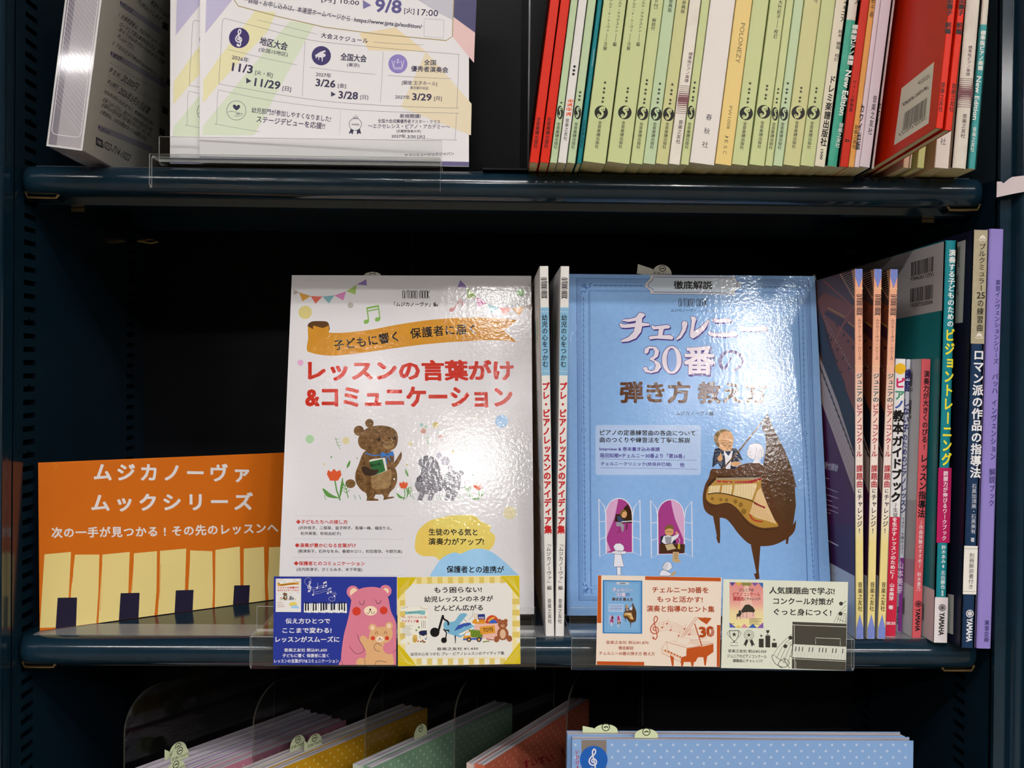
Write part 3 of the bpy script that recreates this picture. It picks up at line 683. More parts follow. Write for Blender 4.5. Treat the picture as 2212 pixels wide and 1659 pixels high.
c.poly(P((832, 412), (870, 388), (905, 376), (912, 384), (890, 398), (905, 402), (912, 412), (905, 424), (890, 428), (888, 456), (883, 462), (880, 430), (862, 428), (862, 448), (857, 448), (856, 426), (845, 424), (843, 436), (838, 434)), '#e8e4ec')
for pts in (((1405, 450), (1418, 505), (1483, 505), (1496, 450)), ((1418, 505), (1425, 455), (1450, 470), (1476, 455), (1483, 505)), ((1450, 440), (1450, 470)), ((1442, 448), (1458, 448)), ((1420, 515), (1481, 515))): c.line(P(*pts), 1.1, '#efeaf5')
c.L = 2
T('地区大会', 420, 303, 626, 350, 62, INKP, .025); T('(全国15地区)', 412, 370, 628, 411, 38); T('2026年', 212, 425, 336, 451, 36); T('11/3', 212, 498, 367, 520, 64, INKP, .03); T('[火・祝]', 386, 540, 515, 565, 40)
c.poly(P((318, 580), (357, 606), (318, 624)), INKP); T('11/29', 380, 612, 572, 640, 62, INKP, .03); T('[日]', 588, 660, 652, 670, 40)
T('全国大会', 1022, 422, 1216, 440, 56, INKP, .025); T('(東京)', 1070, 485, 1163, 490, 34); T('2027年', 838, 553, 952, 566, 34); T('3/26', 836, 615, 984, 628, 58, INKP, .03); T('[金]', 1002, 640, 1062, 643, 38)
c.poly(P((952, 683), (987, 706), (950, 722)), INKP); T('3/28', 1006, 707, 1152, 716, 58, INKP, .03); T('[日]', 1170, 727, 1227, 729, 36)
T('全国', 1645, 466, 1734, 468, 42, INKP, .02); T('優秀者演奏会', 1548, 512, 1825, 523, 44, INKP, .02); T('[銀座 王子ホール]', 1480, 618, 1743, 627, 36); T('東京都中央区', 1542, 655, 1678, 660, 22)
T('2027年', 1430, 722, 1540, 728, 32); T('3/29', 1556, 722, 1702, 727, 54, INKP, .03); T('[月]', 1720, 737, 1778, 738, 36)
T('幼児部門が参加しやすくなりました!', 358, 820, 950, 890, 44, INKP, .012); T('ステージデビューを応援!!', 395, 888, 905, 942, 50, INKP, .015)
c.line([F(244+72*math.cos(i*.3142), 825+72*math.sin(i*.3142)) for i in range(20)], .9, INKP, closed=True)
c.poly(P((244, 826), (222, 806), (217, 790), (226, 780), (238, 784), (245, 794), (254, 784), (268, 784), (273, 796), (264, 812)), INKP)
c.curve(P((180, 838), (205, 830), (232, 836), (262, 842), (266, 852), (238, 852), (285, 846), (286, 856), (255, 868), (225, 866)), .8, INKP, k=3)
c.dots(*F(1023, 830), *F(1014, 1005), 26, .45, INKP)
c.line([F(1132+46*math.cos(i*.3142), 928+46*math.sin(i*.3142)) for i in range(20)], 1, INKP, closed=True); T('AWARD', 1104, 929, 1162, 931, 14, INKP, .02)
c.poly(P((1098, 962), (1082, 1000), (1100, 992), (1112, 1004), (1120, 972)), INKP); c.poly(P((1166, 962), (1176, 1000), (1158, 994), (1146, 1006), (1142, 972)), INKP)
for pts in (((1116, 868), (1120, 886), (1150, 886), (1155, 868)), ((1120, 886), (1126, 870), (1135, 878), (1146, 870), (1150, 886)), ((1136, 854), (1136, 876))): c.line(P(*pts), .7, INKP)
T('新規開講!', 1465, 866, 1620, 868, 32); T('全国大会成績優秀者マスター・クラス', 1300, 902, 1765, 910, 30); T('〜エクセレンス・ピアノ・アカデミー〜', 1228, 940, 1838, 946, 34, INKP, .01); T('[武蔵野音楽大学]', 1440, 980, 1620, 982, 24); T('2027年 3/30 [火]', 1402, 1018, 1650, 1022, 32, INKP, .015)
T('ヤマハミュージックジャパン', 1500, 1160, 1868, 1147, 24); 
b.build('sheet', t)
t2 = copy_tree(t); M2 = Mf.copy(); M2.translation = PA+Vector((-.0215, .0045, .0)); t2.matrix_world = M2
t2['label'] = 'piano audition flyer peeking out on the left behind the front sheet'

# clear case leaning against the left side, flyers inside
Yc = .664; P0 = at(100, 318, Yc); P1 = at(178, 326, Yc); WC = (P1-P0).length; a = math.radians(6.9)
Mc = leanm(a, P0.x, Yc, ZT1+WC*math.sin(a)+3e-4)
t = thing('plastic_case', 'clear crosshatched plastic case leaning at the left end of the upper shelf', 'case', Mc.translation, Mc.to_3x3())
b = MB(); CD, CH = .225, .31; th = .0009
PL = clear((.955, .95, .965), .06, 'clear_plastic', (.62, .58, .66, .22)); PLE = clear((.9, .9, .9), .1, 'plastic_edge', (.86, .85, .84, .65))
b.box(0, 0, 0, WC, th, CH, PL); b.box(0, th, 0, th, CD, CH, CL); b.box(WC-th, th, 0, WC, CD, CH, CL); b.box(th, th, 0, WC-th, CD, th, PL); b.box(th, CD-th, th, WC-th, CD, CH, CL)
c = Canvas(b, Mc, (0, 0, 0), (1, 0, 0), (0, 0, 1), 'coated', 'local')
for e in ((0, 0, .0012, CH), (WC-.0012, 0, WC, CH), (0, 0, WC, .0012)): c.rect(*e, PLE)
c.line(c.rrect(.0022, .008, WC-.0022, CH-.01, .003), .0004, '#d9d4dc', closed=True)
zz = -.02
while zz < CH:
    x0, z0, x1, z1 = .0022, zz+.0017*1, WC-.0022, zz-.0165
    if z1 > .009 and z0 < CH-.012: c.line([(x0, z0), (x1, z1)], .00016, '#cfc9d6')
    zz += .0031
b.build('shell', t)
t = thing('flyer', 'grey entry flyers packed inside the clear crosshatched plastic case', 'flyer', Mc.translation, Mc.to_3x3())
b = MB(); b.box(.0045, .004, .0012, WC-.0022, CD-.012, .297, PAGEW)
c = Canvas(b, Mc, (WC-.0022, .004, 0), (0, 1, 0), (0, 0, 1), 'page'); G1 = '#4c4a52'
T = lambda s, x0, y0, x1, y1, h, col=G1, bold=.01: c.t(s, *F1(x0, y0), *F1(x1, y1), h/3.456, col, bold)
def bar(x0, y0, x1, y1, h, txt):
    c.poly([F1(x0, y0-h/2), F1(x1, y1-h/2), F1(x1, y1+h/2), F1(x0, y0+h/2)], '#aaa5b4'); c.L = 2
    c.poly([F1(x0, y0-15), F1(x0+14, y0+2), F1(x0, y0+15)], '#4a4368'); T(txt, x0+18, y0+12, x0+90, y0+62 if y0 < 200 else y0+44, 34); c.L = 1
bar(897, 22, 1200, 235, 48, '申込方法'); bar(826, 398, 1240, 640, 44, '参加料'); bar(733, 950, 1140, 1120, 44, 'お問い合わせ')
T('1. 出場希望者は、右記のホームページから', 890, 105, 1235, 360, 36); T('ロードして提出事項を記入の上、郵便局', 898, 178, 1230, 412, 36); T('添えて2026年3月31日(火)までに必着', 888, 218, 1225, 470, 36); T('申し込みください。', 882, 265, 1005, 362, 36)
T('2. 下記の方法で参加料(20,000円)を払い込み', 842, 318, 1225, 600, 36); T('円(税込)とします', 1030, 10, 1200, 150, 40); T('審査を行います', 1130, 10, 1260, 130, 34)
c.line([F1(815, 465), F1(1230, 705), F1(1225, 775), F1(808, 545)], .6, '#8f8a92'); T('参 加 料 : ', 818, 515, 905, 575, 40); T('20,000円', 915, 580, 1025, 655, 62)
c.line([F1(795, 560), F1(1215, 790), F1(1205, 860), F1(785, 635)], .6, '#8f8a92'); T('申込締切 : ', 805, 605, 890, 660, 40); T('2026年3月31日必着', 895, 670, 1118, 830, 62)
T('2026年3月31日(火)までに、参加料を右記口座に', 778, 680, 1150, 930, 36); T('お振り込みください。期日までに参加料の振込がない場合', 770, 740, 1140, 975, 36); T('出場申込の受付を取り消す場合があります。なお、納入', 762, 778, 1130, 1010, 36); T('の参加料は、いかなる理由があっても返還致しません', 752, 830, 1100, 1040, 36)
c.poly([F1(716, 1020), F1(768, 1048), F1(766, 1108), F1(714, 1082)], '#4a4a50'); c.L = 2; T('TEL', 722, 1052, 760, 1076, 22, '#d8d5d0', .03); T('022-714-1022', 775, 1075, 972, 1180, 54)
c.L = 1
for (x, y) in ((1215, 160), (1245, 580), (1215, 790), (1190, 950)): c.poly([F1(x, y), F1(x+40, y+22), F1(x+38, y+72), F1(x-2, y+50)], '#55505f')
b.build('sheet', t)
# ---------------------------------------------------------------- the two face-out covers, middle shelf
def A(x, y): return (580+x/3.568, 580+y/3.568)
def A2(x, y): return (580+x/3.568, 880+y/3.568)
def B1(x, y): return (1200+x/3.687, 560+y/3.687)
def B2(x, y): return (1200+x/3.687, 880+y/3.687)
RED = '#c9301f'; K = '#1d1b1c'
def pm(f, *q): return [f(x, y) for x, y in q]
def beamed(c, f, a, b, s, col, w=5):
    """two joined notes: stems from a and b (tops), s = stem length"""
    (x0, y0), (x1, y1) = a, b
    c.poly(pm(f, (x0-2, y0), (x1, y1), (x1, y1+14), (x0-2, y0+14)), col); c.line(pm(f, (x0, y0+30), (x1, y1+30)), w/3.6, col)
    for x, y in (a, b): c.line(pm(f, (x, y), (x+14, y+s)), w/3.6, col); c.ell(*f(x-4, y+s+6), 6.2, 4.6, col, 14, -.4)
def art_one(c, small=False):
    L = c.L0
    for tri, col in ((((190, 165), (235, 185), (195, 203)), '#b7a7a0'), (((235, 185), (325, 212), (262, 253)), '#dba24a'), (((325, 212), (415, 217), (362, 272)), '#e0705e'), (((417, 217), (508, 207), (465, 270)), '#84b3bd'), (((508, 207), (598, 176), (577, 247)), '#d888ba'), (((600, 176), (680, 125), (670, 200)), '#a4c069'), (((680, 123), (755, 84), (757, 131)), '#9078b4'),
                     (((1478, 90), (1535, 150), (1457, 143)), '#9078b4'), (((1535, 150), (1603, 215), (1528, 230)), '#a4c069'), (((1605, 220), (1685, 268), (1609, 297)), '#d888ba'), (((1690, 272), (1778, 302), (1716, 342)), '#84b3bd'), (((1780, 303), (1873, 305), (1822, 365)), '#e0786a'), (((1876, 308), (1975, 295), (1935, 362)), '#dba24a'), (((1975, 295), (2030, 272), (2030, 330)), '#a89a92')):
        c.poly(pm(A, *tri), col)
    c.curve(pm(A, (190, 155), (250, 195), (330, 214), (420, 220), (510, 208), (600, 176), (680, 125), (750, 86)), .5, '#8f8078'); c.curve(pm(A, (1476, 88), (1535, 150), (1605, 220), (1690, 272), (1780, 303), (1875, 308), (1975, 295), (2030, 270)), .5, '#8f8078')
    for x, y, r, col in ((283, 338, 52, '#dacb86'), (632, 283, 23, '#b9b3ab'), (1942, 188, 31, '#9fcf8f'), (247, 726, 23, '#e3a9cf'), (1797, 1177, 50, '#a3c6ea'), (318, 1315, 33, '#add3a6'), (597, 1327, 28, '#dcd0a0'), (1860, 1883, 50, '#e6dcb4')):
        c.circ(*A(x, y), r/3.568, col)
    beamed(c, A, (758, 300), (845, 282), 104, '#7fae50', 9)
    c.line(pm(A, (1478, 235), (1425, 322)), 2.4, '#c98a8c'); c.ell(*A(1412, 318), 6, 4.6, '#c98a8c', 14, -.4); c.poly(pm(A, (1478, 230), (1500, 258), (1502, 285), (1488, 300), (1490, 272), (1470, 255)), '#c98a8c')
    # ribbon
    RIB = mottled('#d99a35', '#c98a28', 60, c.fin, .5)
    c.blob(pm(A, (302, 440), (330, 410), (390, 405), (450, 410), (468, 440), (466, 480), (400, 490), (330, 480)), '#5d3d22')
    c.L = 2
    up = c.spl(pm(A, (302, 445), (370, 478), (470, 495), (620, 492), (800, 470), (1000, 432), (1250, 396), (1500, 380), (1750, 382), (1918, 397)))
    lo = c.spl(pm(A, (1915, 568), (1750, 552), (1500, 562), (1250, 580), (1000, 610), (800, 640), (620, 662), (480, 672), (370, 660), (300, 640)))
    c.poly(up+pm(A, (1815, 478))+lo+pm(A, (294, 610), (306, 540)), RIB)
    c.poly(pm(A, (345, 440), (420, 460), (466, 440), (466, 495), (400, 490), (345, 478)), RIB)
    c.L = 3
    if small: c.line(pm(A, (520, 590), (1000, 520), (1600, 470)), 10, K)
    else:
        c.run('子どもに響く', pm(A, (500, 595), (760, 562), (1020, 520)), 24, K, .022); c.run('保護者に届く', pm(A, (1090, 505), (1350, 478), (1620, 465)), 24, K, .022)
    c.L = 1
    c.t('レッスンの言葉がけ', *A(303, 785), *A(1895, 785), 46, RED, .045); c.t('&コミュニケーション', *A(283, 990), *A(1885, 990), 46, RED, .045)
    if not small:
        mook_logo(c, A(1031, 200), A(1243, 200), 17); c.t('「ムジカノーヴァ」編', *A(968, 275), *A(1305, 277), 9.8, K, .02)
    # brown bear with a book
    BR = mottled('#8a673f', '#553a20', 260, c.fin, .3); BR2 = mottled('#a98a5e', '#836440', 260, c.fin, .3); DK = '#33261d'
    c.L = 1
    c.circ(*A2(778, 122), 9.4, BR); c.circ(*A2(697, 180), 11.2, BR); c.ell(*A2(632, 588), 11, 9.5, BR)
    c.blob(pm(A2, (690, 250), (720, 190), (790, 148), (890, 140), (965, 165), (996, 215), (990, 290), (950, 330), (860, 350), (760, 335), (705, 305)), BR)
    c.blob(pm(A2, (745, 335), (860, 330), (960, 345), (968, 440), (990, 510), (985, 590), (940, 650), (850, 672), (740, 655), (680, 590), (668, 520), (695, 440)), BR)
    c.poly(pm(A2, (745, 640), (830, 660), (812, 700), (848, 708), (846, 720), (755, 720), (760, 690)), BR); c.poly(pm(A2, (870, 660), (945, 640), (920, 690), (968, 688), (966, 698), (885, 714), (890, 690)), BR)
    c.blob(pm(A2, (960, 440), (985, 400), (1010, 360), (1025, 342), (1026, 385), (1005, 430), (975, 465)), BR)
    c.L = 2
    c.blob(pm(A2, (800, 500), (880, 490), (945, 480), (945, 560), (930, 615), (860, 632), (800, 615)), BR2); c.ell(*A2(925, 290), 13, 8, BR2)
    c.poly(pm(A2, (775, 410), (800, 398), (898, 388), (915, 480), (905, 492), (812, 526)), '#e0dcd0'); c.poly(pm(A2, (775, 420), (880, 398), (902, 490), (810, 526)), '#2f6b3a')
    c.L = 3
    if not small: c.t('Book', *A2(786, 447), *A2(868, 432), 8, '#1c3320', .02)
    c.line(pm(A2, (745, 352), (800, 370), (870, 368)), 2.4, '#3a78c2'); c.poly(pm(A2, (868, 342), (915, 360), (962, 335), (964, 378), (915, 368), (868, 388)), '#3a78c2'); c.line(pm(A2, (912, 365), (905, 400), (912, 440)), 2.2, '#3a78c2'); c.line(pm(A2, (918, 365), (935, 400), (940, 412)), 2.2, '#3a78c2'); c.circ(*A2(915, 362), 2.6, '#2c5a96', 10)
    c.blob(pm(A2, (718, 470), (745, 455), (800, 480), (850, 480), (830, 515), (790, 528), (740, 518)), '#3a2a22')
    for x, y, r in ((852, 248, 13), (972, 235, 11)): c.ell(*A2(x, y), r/3.568*.8, r/3.568*1.3, DK, 12)
    c.poly(pm(A2, (915, 232), (945, 232), (931, 248)), DK); c.line(pm(A2, (931, 245), (930, 268)), .9, DK); c.curve(pm(A2, (898, 284), (915, 290), (930, 270), (942, 286), (956, 276)), 1.1, DK)
    # grey pair
    GR = mottled('#8d8a92', '#626068', 260, c.fin, .3); c.L = 1
    c.blob(pm(A2, (1150, 430), (1170, 395), (1210, 372), (1265, 380), (1310, 430), (1330, 500), (1345, 560), (1350, 610), (1320, 650), (1240, 668), (1160, 655), (1128, 600), (1145, 550), (1175, 500), (1172, 460)), GR)
    c.circ(*A2(1312, 372), 6.5, '#a8a4b6'); c.circ(*A2(1362, 415), 10, '#9a96a6'); c.circ(*A2(1165, 555), 7, '#55535a')
    c.blob(pm(A2, (1360, 530), (1380, 500), (1440, 485), (1480, 530), (1480, 600), (1455, 655), (1385, 660), (1350, 620)), GR); c.circ(*A2(1485, 505), 6, GR, 12); c.circ(*A2(1402, 468), 6, '#9a96a6', 12)
    for x, d in ((1170, -25), (1245, -25), (1375, -20), (1420, -15)): c.poly(pm(A2, (x, 640), (x+45, 640), (x+20, 700), (x+12, 718), (x+d, 718)), GR)
    c.curve(pm(A2, (1475, 620), (1515, 610), (1510, 575), (1540, 565), (1552, 590)), 1.1, '#77757c')
    # flowers, leaves, sprigs
    GN = '#5d9448'
    for x, y, s in ((505, 520, 1), (1040, 598, .6), (1612, 610, .6)):
        c.L = 1; c.line(pm(A2, (x+5, y+30*s), (x+20*s, y+120*s), (x+48*s if s == 1 else x, 716)), 2.6*s+.4, GN)
        c.blob(pm(A2, (x+40*s, 700), (x-20*s, y+150*s), (x-80*s, y+105*s), (x-85*s, y+120*s), (x-50*s, y+170*s)), GN); c.blob(pm(A2, (x+45*s, 700), (x+45*s, y+120*s), (x+65*s, y+20*s), (x+70*s, y+90*s)), GN)
        c.L = 2; c.poly(pm(A2, (x-55*s, y-5*s), (x-45*s, y-38*s), (x-22*s, y-22*s), (x, y-48*s), (x+20*s, y-25*s), (x+48*s, y-38*s), (x+58*s, y), (x+30*s, y+45*s), (x-30*s, y+45*s)), '#d95a31')
    c.L = 1
    for x, y, h in ((600, 700, 130), (1085, 690, 80), (1540, 690, 80)):
        c.line(pm(A2, (x+15, y), (x, y-h*.5), (x-30, y-h)), 1.8, GN)
        for k in (.3, .5, .7): c.line(pm(A2, (x+5-k*25, y-h*k), (x+32-k*20, y-h*k-26)), 1.5, GN); c.line(pm(A2, (x+5-k*25, y-h*k), (x-18-k*20, y-h*k-22)), 1.5, GN)
    for x in (435, 665, 705, 1115, 1300, 1322, 1470, 1495): c.line(pm(A2, (x-6, 675), (x+8, 712)), 1.4, '#6fa38a')
    for x, y, a in ((617, 440, 1), (1065, 505, -1)): c.blob(pm(A2, (x-12*a, y+30), (x-10*a, y), (x+12*a, y-32), (x+10*a, y+2)), GN)
    for x, y in ((530, 260), (1520, 290), (1225, 245)):
        c.line(pm(A2, (x-12, y-30), (x, y+20), (x+25, y+65)), .9, GN)
        for k in (0, 1, 2): c.line(pm(A2, (x-6+k*10, y-10+k*24), (x+22+k*6, y+k*24-22)), .7, GN); c.line(pm(A2, (x-6+k*10, y-10+k*24), (x-22+k*8, y+k*24-20)), .7, GN)
    for x, y, r, col in ((1180, 135, 14, '#9fc0bd'), (1215, 150, 12, '#a6c7a8'), (1193, 182, 22, '#c99a8c'), (1288, 135, 25, '#cbbd86'), (1325, 195, 14, '#a6c7bd'), (1327, 228, 16, '#bf8f8c'), (1095, 280, 18, '#d9d0a8'), (1425, 340, 14, '#d4cba8'), (430, 438, 9, '#d9cfa0'), (1067, 442, 9, '#c8bf8a'), (484, 383, 7, '#6fa06a'), (683, 392, 5, '#8a8f60'), (705, 65, 4, '#6a8a5a'), (1028, 66, 4, '#8a9a5a'), (1590, 82, 8, '#b5b06a'), (1575, 520, 10, '#9cc0a6')): c.circ(*A2(x, y), r/3.568, col, 12)
    # contents
    DOT = '#8a8488'
    for i, (x0, y0, x1, y1, hd, ls) in enumerate(((207, 836, 1045, 839, '◆子どもたちへの接し方', (('(沢井佳子、二俣泉、益子祥子、馬場一峰、福田りえ、', 232, 930, 950, 933), (' 松井美香、松枝由紀子)', 248, 973, 558, 975))), (198, 1013, 1038, 1016, '◆演奏が豊かになる言葉がけ', (('(根津栄子、石井なをみ、春畑セロリ、町田育弥、今野万実)', 226, 1110, 1030, 1113),)), (190, 1157, 1030, 1160, '◆保護者とのコミュニケーション', (('(古内奈津子、さくらみき、木下早苗)', 217, 1250, 722, 1253),)))):
        hx = (212, 203, 195)[i]; hy = (882, 1063, 1202)[i]; he = (610, 675, 742)[i]
        if small: c.line(pm(A2, (hx, hy), (he, hy)), 7, '#c98a80'); c.line(pm(A2, (hx+20, hy+48), (he+100, hy+48)), 4, '#a9a4a4'); continue
        c.dots(*A2(x0, y0), *A2(x1, y1), 90, .55, DOT, 5); c.t(hd, *A2(hx, hy), *A2(he, hy+2), 9.6, '#c23a30', .03)
        for s, a, y, e, y2 in ls: c.t(s, *A2(a, y), *A2(e, y2), 8.6, K, .012)
    if not small: c.dots(*A2(183, 1292), *A2(1025, 1296), 90, .55, DOT, 5)
    YL = mottled('#e8c25a', '#e5d873', 25, c.fin, .4); BL = mottled('#8fc4ea', '#a9d2f0', 25, c.fin, .4)
    c.blob(pm(A2, (1128, 1060), (1150, 960), (1230, 880), (1330, 850), (1430, 832), (1580, 835), (1640, 880), (1715, 915), (1705, 950), (1745, 990), (1735, 1060), (1690, 1105), (1600, 1120), (1420, 1130), (1320, 1175), (1280, 1150), (1190, 1145), (1140, 1115)), YL)
    c.L = 2; c.blob(pm(A2, (1268, 1320), (1280, 1240), (1340, 1160), (1430, 1118), (1480, 1128), (1560, 1095), (1650, 1090), (1730, 1120), (1820, 1190), (1880, 1250), (1920, 1320), (1600, 1335)), BL); c.L = 3
    if not small:
        c.t('生徒のやる気と', *A2(1235, 960), *A2(1612, 962), 15, K, .02); c.t('演奏力がアップ!', *A2(1232, 1033), *A2(1660, 1035), 15, K, .02); c.t('保護者との連携が', *A2(1372, 1248), *A2(1815, 1250), 15.5, K, .02); c.t('スムーズに', *A2(1450, 1325), *A2(1730, 1327), 14, K, .02)
    c.L = 1
def mook_logo(c, p, q, h, col='#2e2a2c', sw=1.35):
    """tall narrow rounded capitals ONTOMO MOOK between p and q"""
    dx, dy = q[0]-p[0], q[1]-p[1]; l = math.hypot(dx, dy); ux, uy = dx/l, dy/l; sg = 1 if c.mode == 'px' else -1
    W_ = {'O': 1, 'N': 1, 'T': .85, 'M': 1.45, 'K': 1, ' ': .7}; s = 'ONTOMO MOOK'; tot = sum(W_[k] for k in s); x = 0
    f = lambda a, b: (p[0]+ux*a-uy*sg*b, p[1]+uy*a+ux*sg*b)
    for k in s:
        w = W_[k]*l/tot; a, e = x+w*.12, x+w*.88; m_ = (a+e)/2; t, o = -h/2, h/2; r = w*.3
        S = {'O': [[(a, t+r), (m_, t), (e, t+r), (e, o-r), (m_, o), (a, o-r), (a, t+r)]], 'N': [[(a, o), (a, t), (e, o), (e, t)]], 'T': [[(a, t), (e, t)], [(m_, t), (m_, o)]],
             'M': [[(a, o), (a, t+r), (a+r*.7, t), (m_, t+r), (m_, o)], [(m_, t+r), (e-r*.7, t), (e, t+r), (e, o)]], 'K': [[(a, t), (a, o)], [(e, t), (a, 0), (e, o)]], ' ': []}[k]
        for st in S: c.line([f(*z) for z in st], sw, col)
        x += w
def fit_rect(tl, tr, bl, br, Yb, tilt):
    """rectangle on a plane leaning back by tilt, its foot at depth Yb, whose corners fall on four photo points"""
    n = Vector((0, -math.cos(tilt), math.sin(tilt))); p0 = at(*bl, Yb)
    hit = lambda p: CO+ray(*p)*((p0-CO).dot(n)/ray(*p).dot(n))
    a, b_, c_, d = hit(tl), hit(tr), hit(bl), hit(br)
    U = ((b_-a)+(d-c_)).normalized(); V = n.cross(U).normalized(); V = V if V.z > 0 else -V
    Wd = ((b_-a).length+(d-c_).length)/2; Hh = ((a-c_).length+(b_-d).length)/2
    ctr = (a+b_+c_+d)/4; O = ctr-U*Wd/2-V*Hh/2
    M = Matrix((U, -n, V)).transposed().to_4x4(); M.translation = O
    return M, Wd, Hh
class FaceBook:
    """a paperback standing face out: local x = width, y = thickness (into the shelf), z = height"""
    def __init__(s, label, M, w, h, d, col, fin, spine=None, r=.0):
        s.root = thing('music_book', label, 'book', M.translation, M.to_3x3()); s.M = M; s.w, s.h, s.d = w, h, d
        K_ = col if not isinstance(col, str) else mat(col, fin)
        s.f = MB(); t = .0004
        if r:      # cover rolls over into the spine
            P = [(w, t), (w, 0), (r, 0)]+[(r-r*math.sin(q*math.pi/12), r-r*math.cos(q*math.pi/12)) for q in range(1, 7)]+[(t, r)]+[(r-(r-t)*math.cos(q*math.pi/12), r-(r-t)*math.sin(q*math.pi/12)) for q in range(1, 7)]
            s.f.prism(P, 0, h, K_, 'z')
        else: s.f.box(0, 0, 0, w, t, h, K_)
        s.f.box(0, d-t, 0, w, d, h, K_)
        s.c = Canvas(s.f, M, (0, 0, 0), (1, 0, 0), (0, 0, 1), fin)
        s.sp = MB(); s.sp.box(0, max(t, r), 0, t, d-t, h, spine if spine and not isinstance(spine, str) else mat(spine or '#e6e3e2', 'coated'))
        s.pg = MB(); s.pg.box(t, max(t, r*.3) if not r else t+.0002, .0003, w-.0008, d-t, h-.0005, PAGEW) if not r else s.pg.box(r, t, .0003, w-.0008, d-t, h-.0005, PAGEW)
    def done(s): s.f.build('cover', s.root); s.sp.build('spine', s.root); s.pg.build('page_block', s.root)
TRAY = ZT2+.0042
Mb, WB, HB = fit_rect((635, 603), (1150, 603), (594.5, 1337), (1151, 1336), .75, math.radians(12.6))
Mb.translation.z = TRAY+.0085*math.sin(math.radians(12.6))
B = FaceBook('white music book with brown bear and red title, face out in its stand', Mb, WB, HB, .0085, mottled('#e3e0e2', '#dfdcdf', 30, 'laminate'), 'laminate')
art_one(B.c); B.done(); BOOK1 = B

# ---- blue cover
def serif_title(c, f, small):
    PUR = '#46307d'; PK = '#e6dbe6'
    G = [((525, 490), (545, 478), (590, 475), (640, 462), (668, 425), (705, 432), (712, 448), (690, 470), (688, 505), (745, 512), (748, 528), (690, 535), (680, 580), (640, 630), (580, 655), (525, 660), (522, 645), (580, 620), (620, 580), (632, 540), (560, 548), (520, 545), (508, 520), (515, 508), (545, 520), (635, 510), (642, 490), (580, 500)),
         ((768, 525), (790, 535), (890, 522), (915, 535), (905, 550), (862, 556), (852, 605), (915, 604), (940, 620), (930, 640), (800, 632), (752, 640), (742, 620), (760, 612), (815, 608), (822, 556), (780, 560), (765, 545)),
         ((1005, 510), (1022, 490), (1048, 500), (1050, 520), (1035, 570), (1000, 625), (965, 645), (958, 635), (990, 600), (1010, 550)),
         ((1078, 455), (1115, 462), (1122, 480), (1108, 520), (1100, 575), (1150, 545), (1195, 500), (1222, 480), (1226, 490), (1195, 550), (1140, 605), (1095, 632), (1072, 620), (1070, 590), (1078, 540), (1085, 490)),
         ((1248, 485), (1262, 470), (1290, 480), (1360, 470), (1398, 480), (1405, 492), (1385, 502), (1300, 505), (1265, 505)),
         ((1210, 590), (1225, 575), (1260, 590), (1370, 588), (1420, 572), (1450, 592), (1440, 612), (1350, 618), (1240, 612)),
         ((1455, 545), (1470, 530), (1510, 545), (1600, 540), (1660, 530), (1692, 548), (1680, 568), (1600, 572), (1480, 570))]
    for g in G:
        p = pm(f, *g); q = [(x+2.0, y+2.8) for x, y in p]
        c.L = 2; c.poly(q, PUR); c.L = 3; c.line(p, 2.8, PUR, closed=True); c.L = 4; c.poly(p, PK)
    # 30
    three = [(705, 745), (712, 712), (745, 695), (800, 698), (826, 730), (815, 775), (780, 800), (828, 822), (840, 860), (815, 895), (760, 908), (712, 898), (698, 872), (708, 858), (730, 862), (735, 880), (765, 892), (790, 878), (798, 845), (785, 815), (750, 800), (750, 790), (782, 770), (790, 735), (775, 710), (745, 715), (740, 740), (722, 755)]
    zero = [(925+78*math.cos(t*math.pi/12), 802+110*math.sin(t*math.pi/12)) for t in range(24)]; zin = [(925+40*math.cos(t*math.pi/12), 802+94*math.sin(t*math.pi/12)) for t in range(24)]
    zero = [*zero, zero[0], *[zin[0]], *reversed(zin[1:]), zin[0]]
    for g in (three, zero[:24]):
        p = pm(f, *g); c.L = 2; c.poly([(x+2.2, y+2.4) for x, y in p], PUR); c.L = 3; c.line(p, 2.6, PUR, closed=True); c.L = 4; c.poly(p, PK)
    c.L = 5; c.poly(pm(f, *zin), PUR); c.L = 6; c.poly([(x+1.0, y+1.2) for x, y in pm(f, *[(925+(x-925)*.93, 802+(y-802)*.95) for x, y in zin])], '#88a9de')
    c.L = 2; c.t('番', *f(1022, 812), *f(1278, 818), 66, PUR, .05); c.L = 3; c.t('番', *f(1018, 803), *f(1270, 806), 64, PUR, .06); c.L = 4; c.t('番', *f(1022, 803), *f(1266, 806), 62, PK, .028)
    c.L = 2; p = c.spl(pm(f, (1408, 748), (1385, 810), (1350, 865), (1322, 860), (1312, 800), (1345, 748), (1410, 735), (1470, 765), (1485, 815), (1460, 860), (1412, 895)))
    c.line(p[:18], 4.2, PUR, (.6, 1.6)); c.line(p[17:], 6.5, PUR, (1.1, .9)); c.L = 1
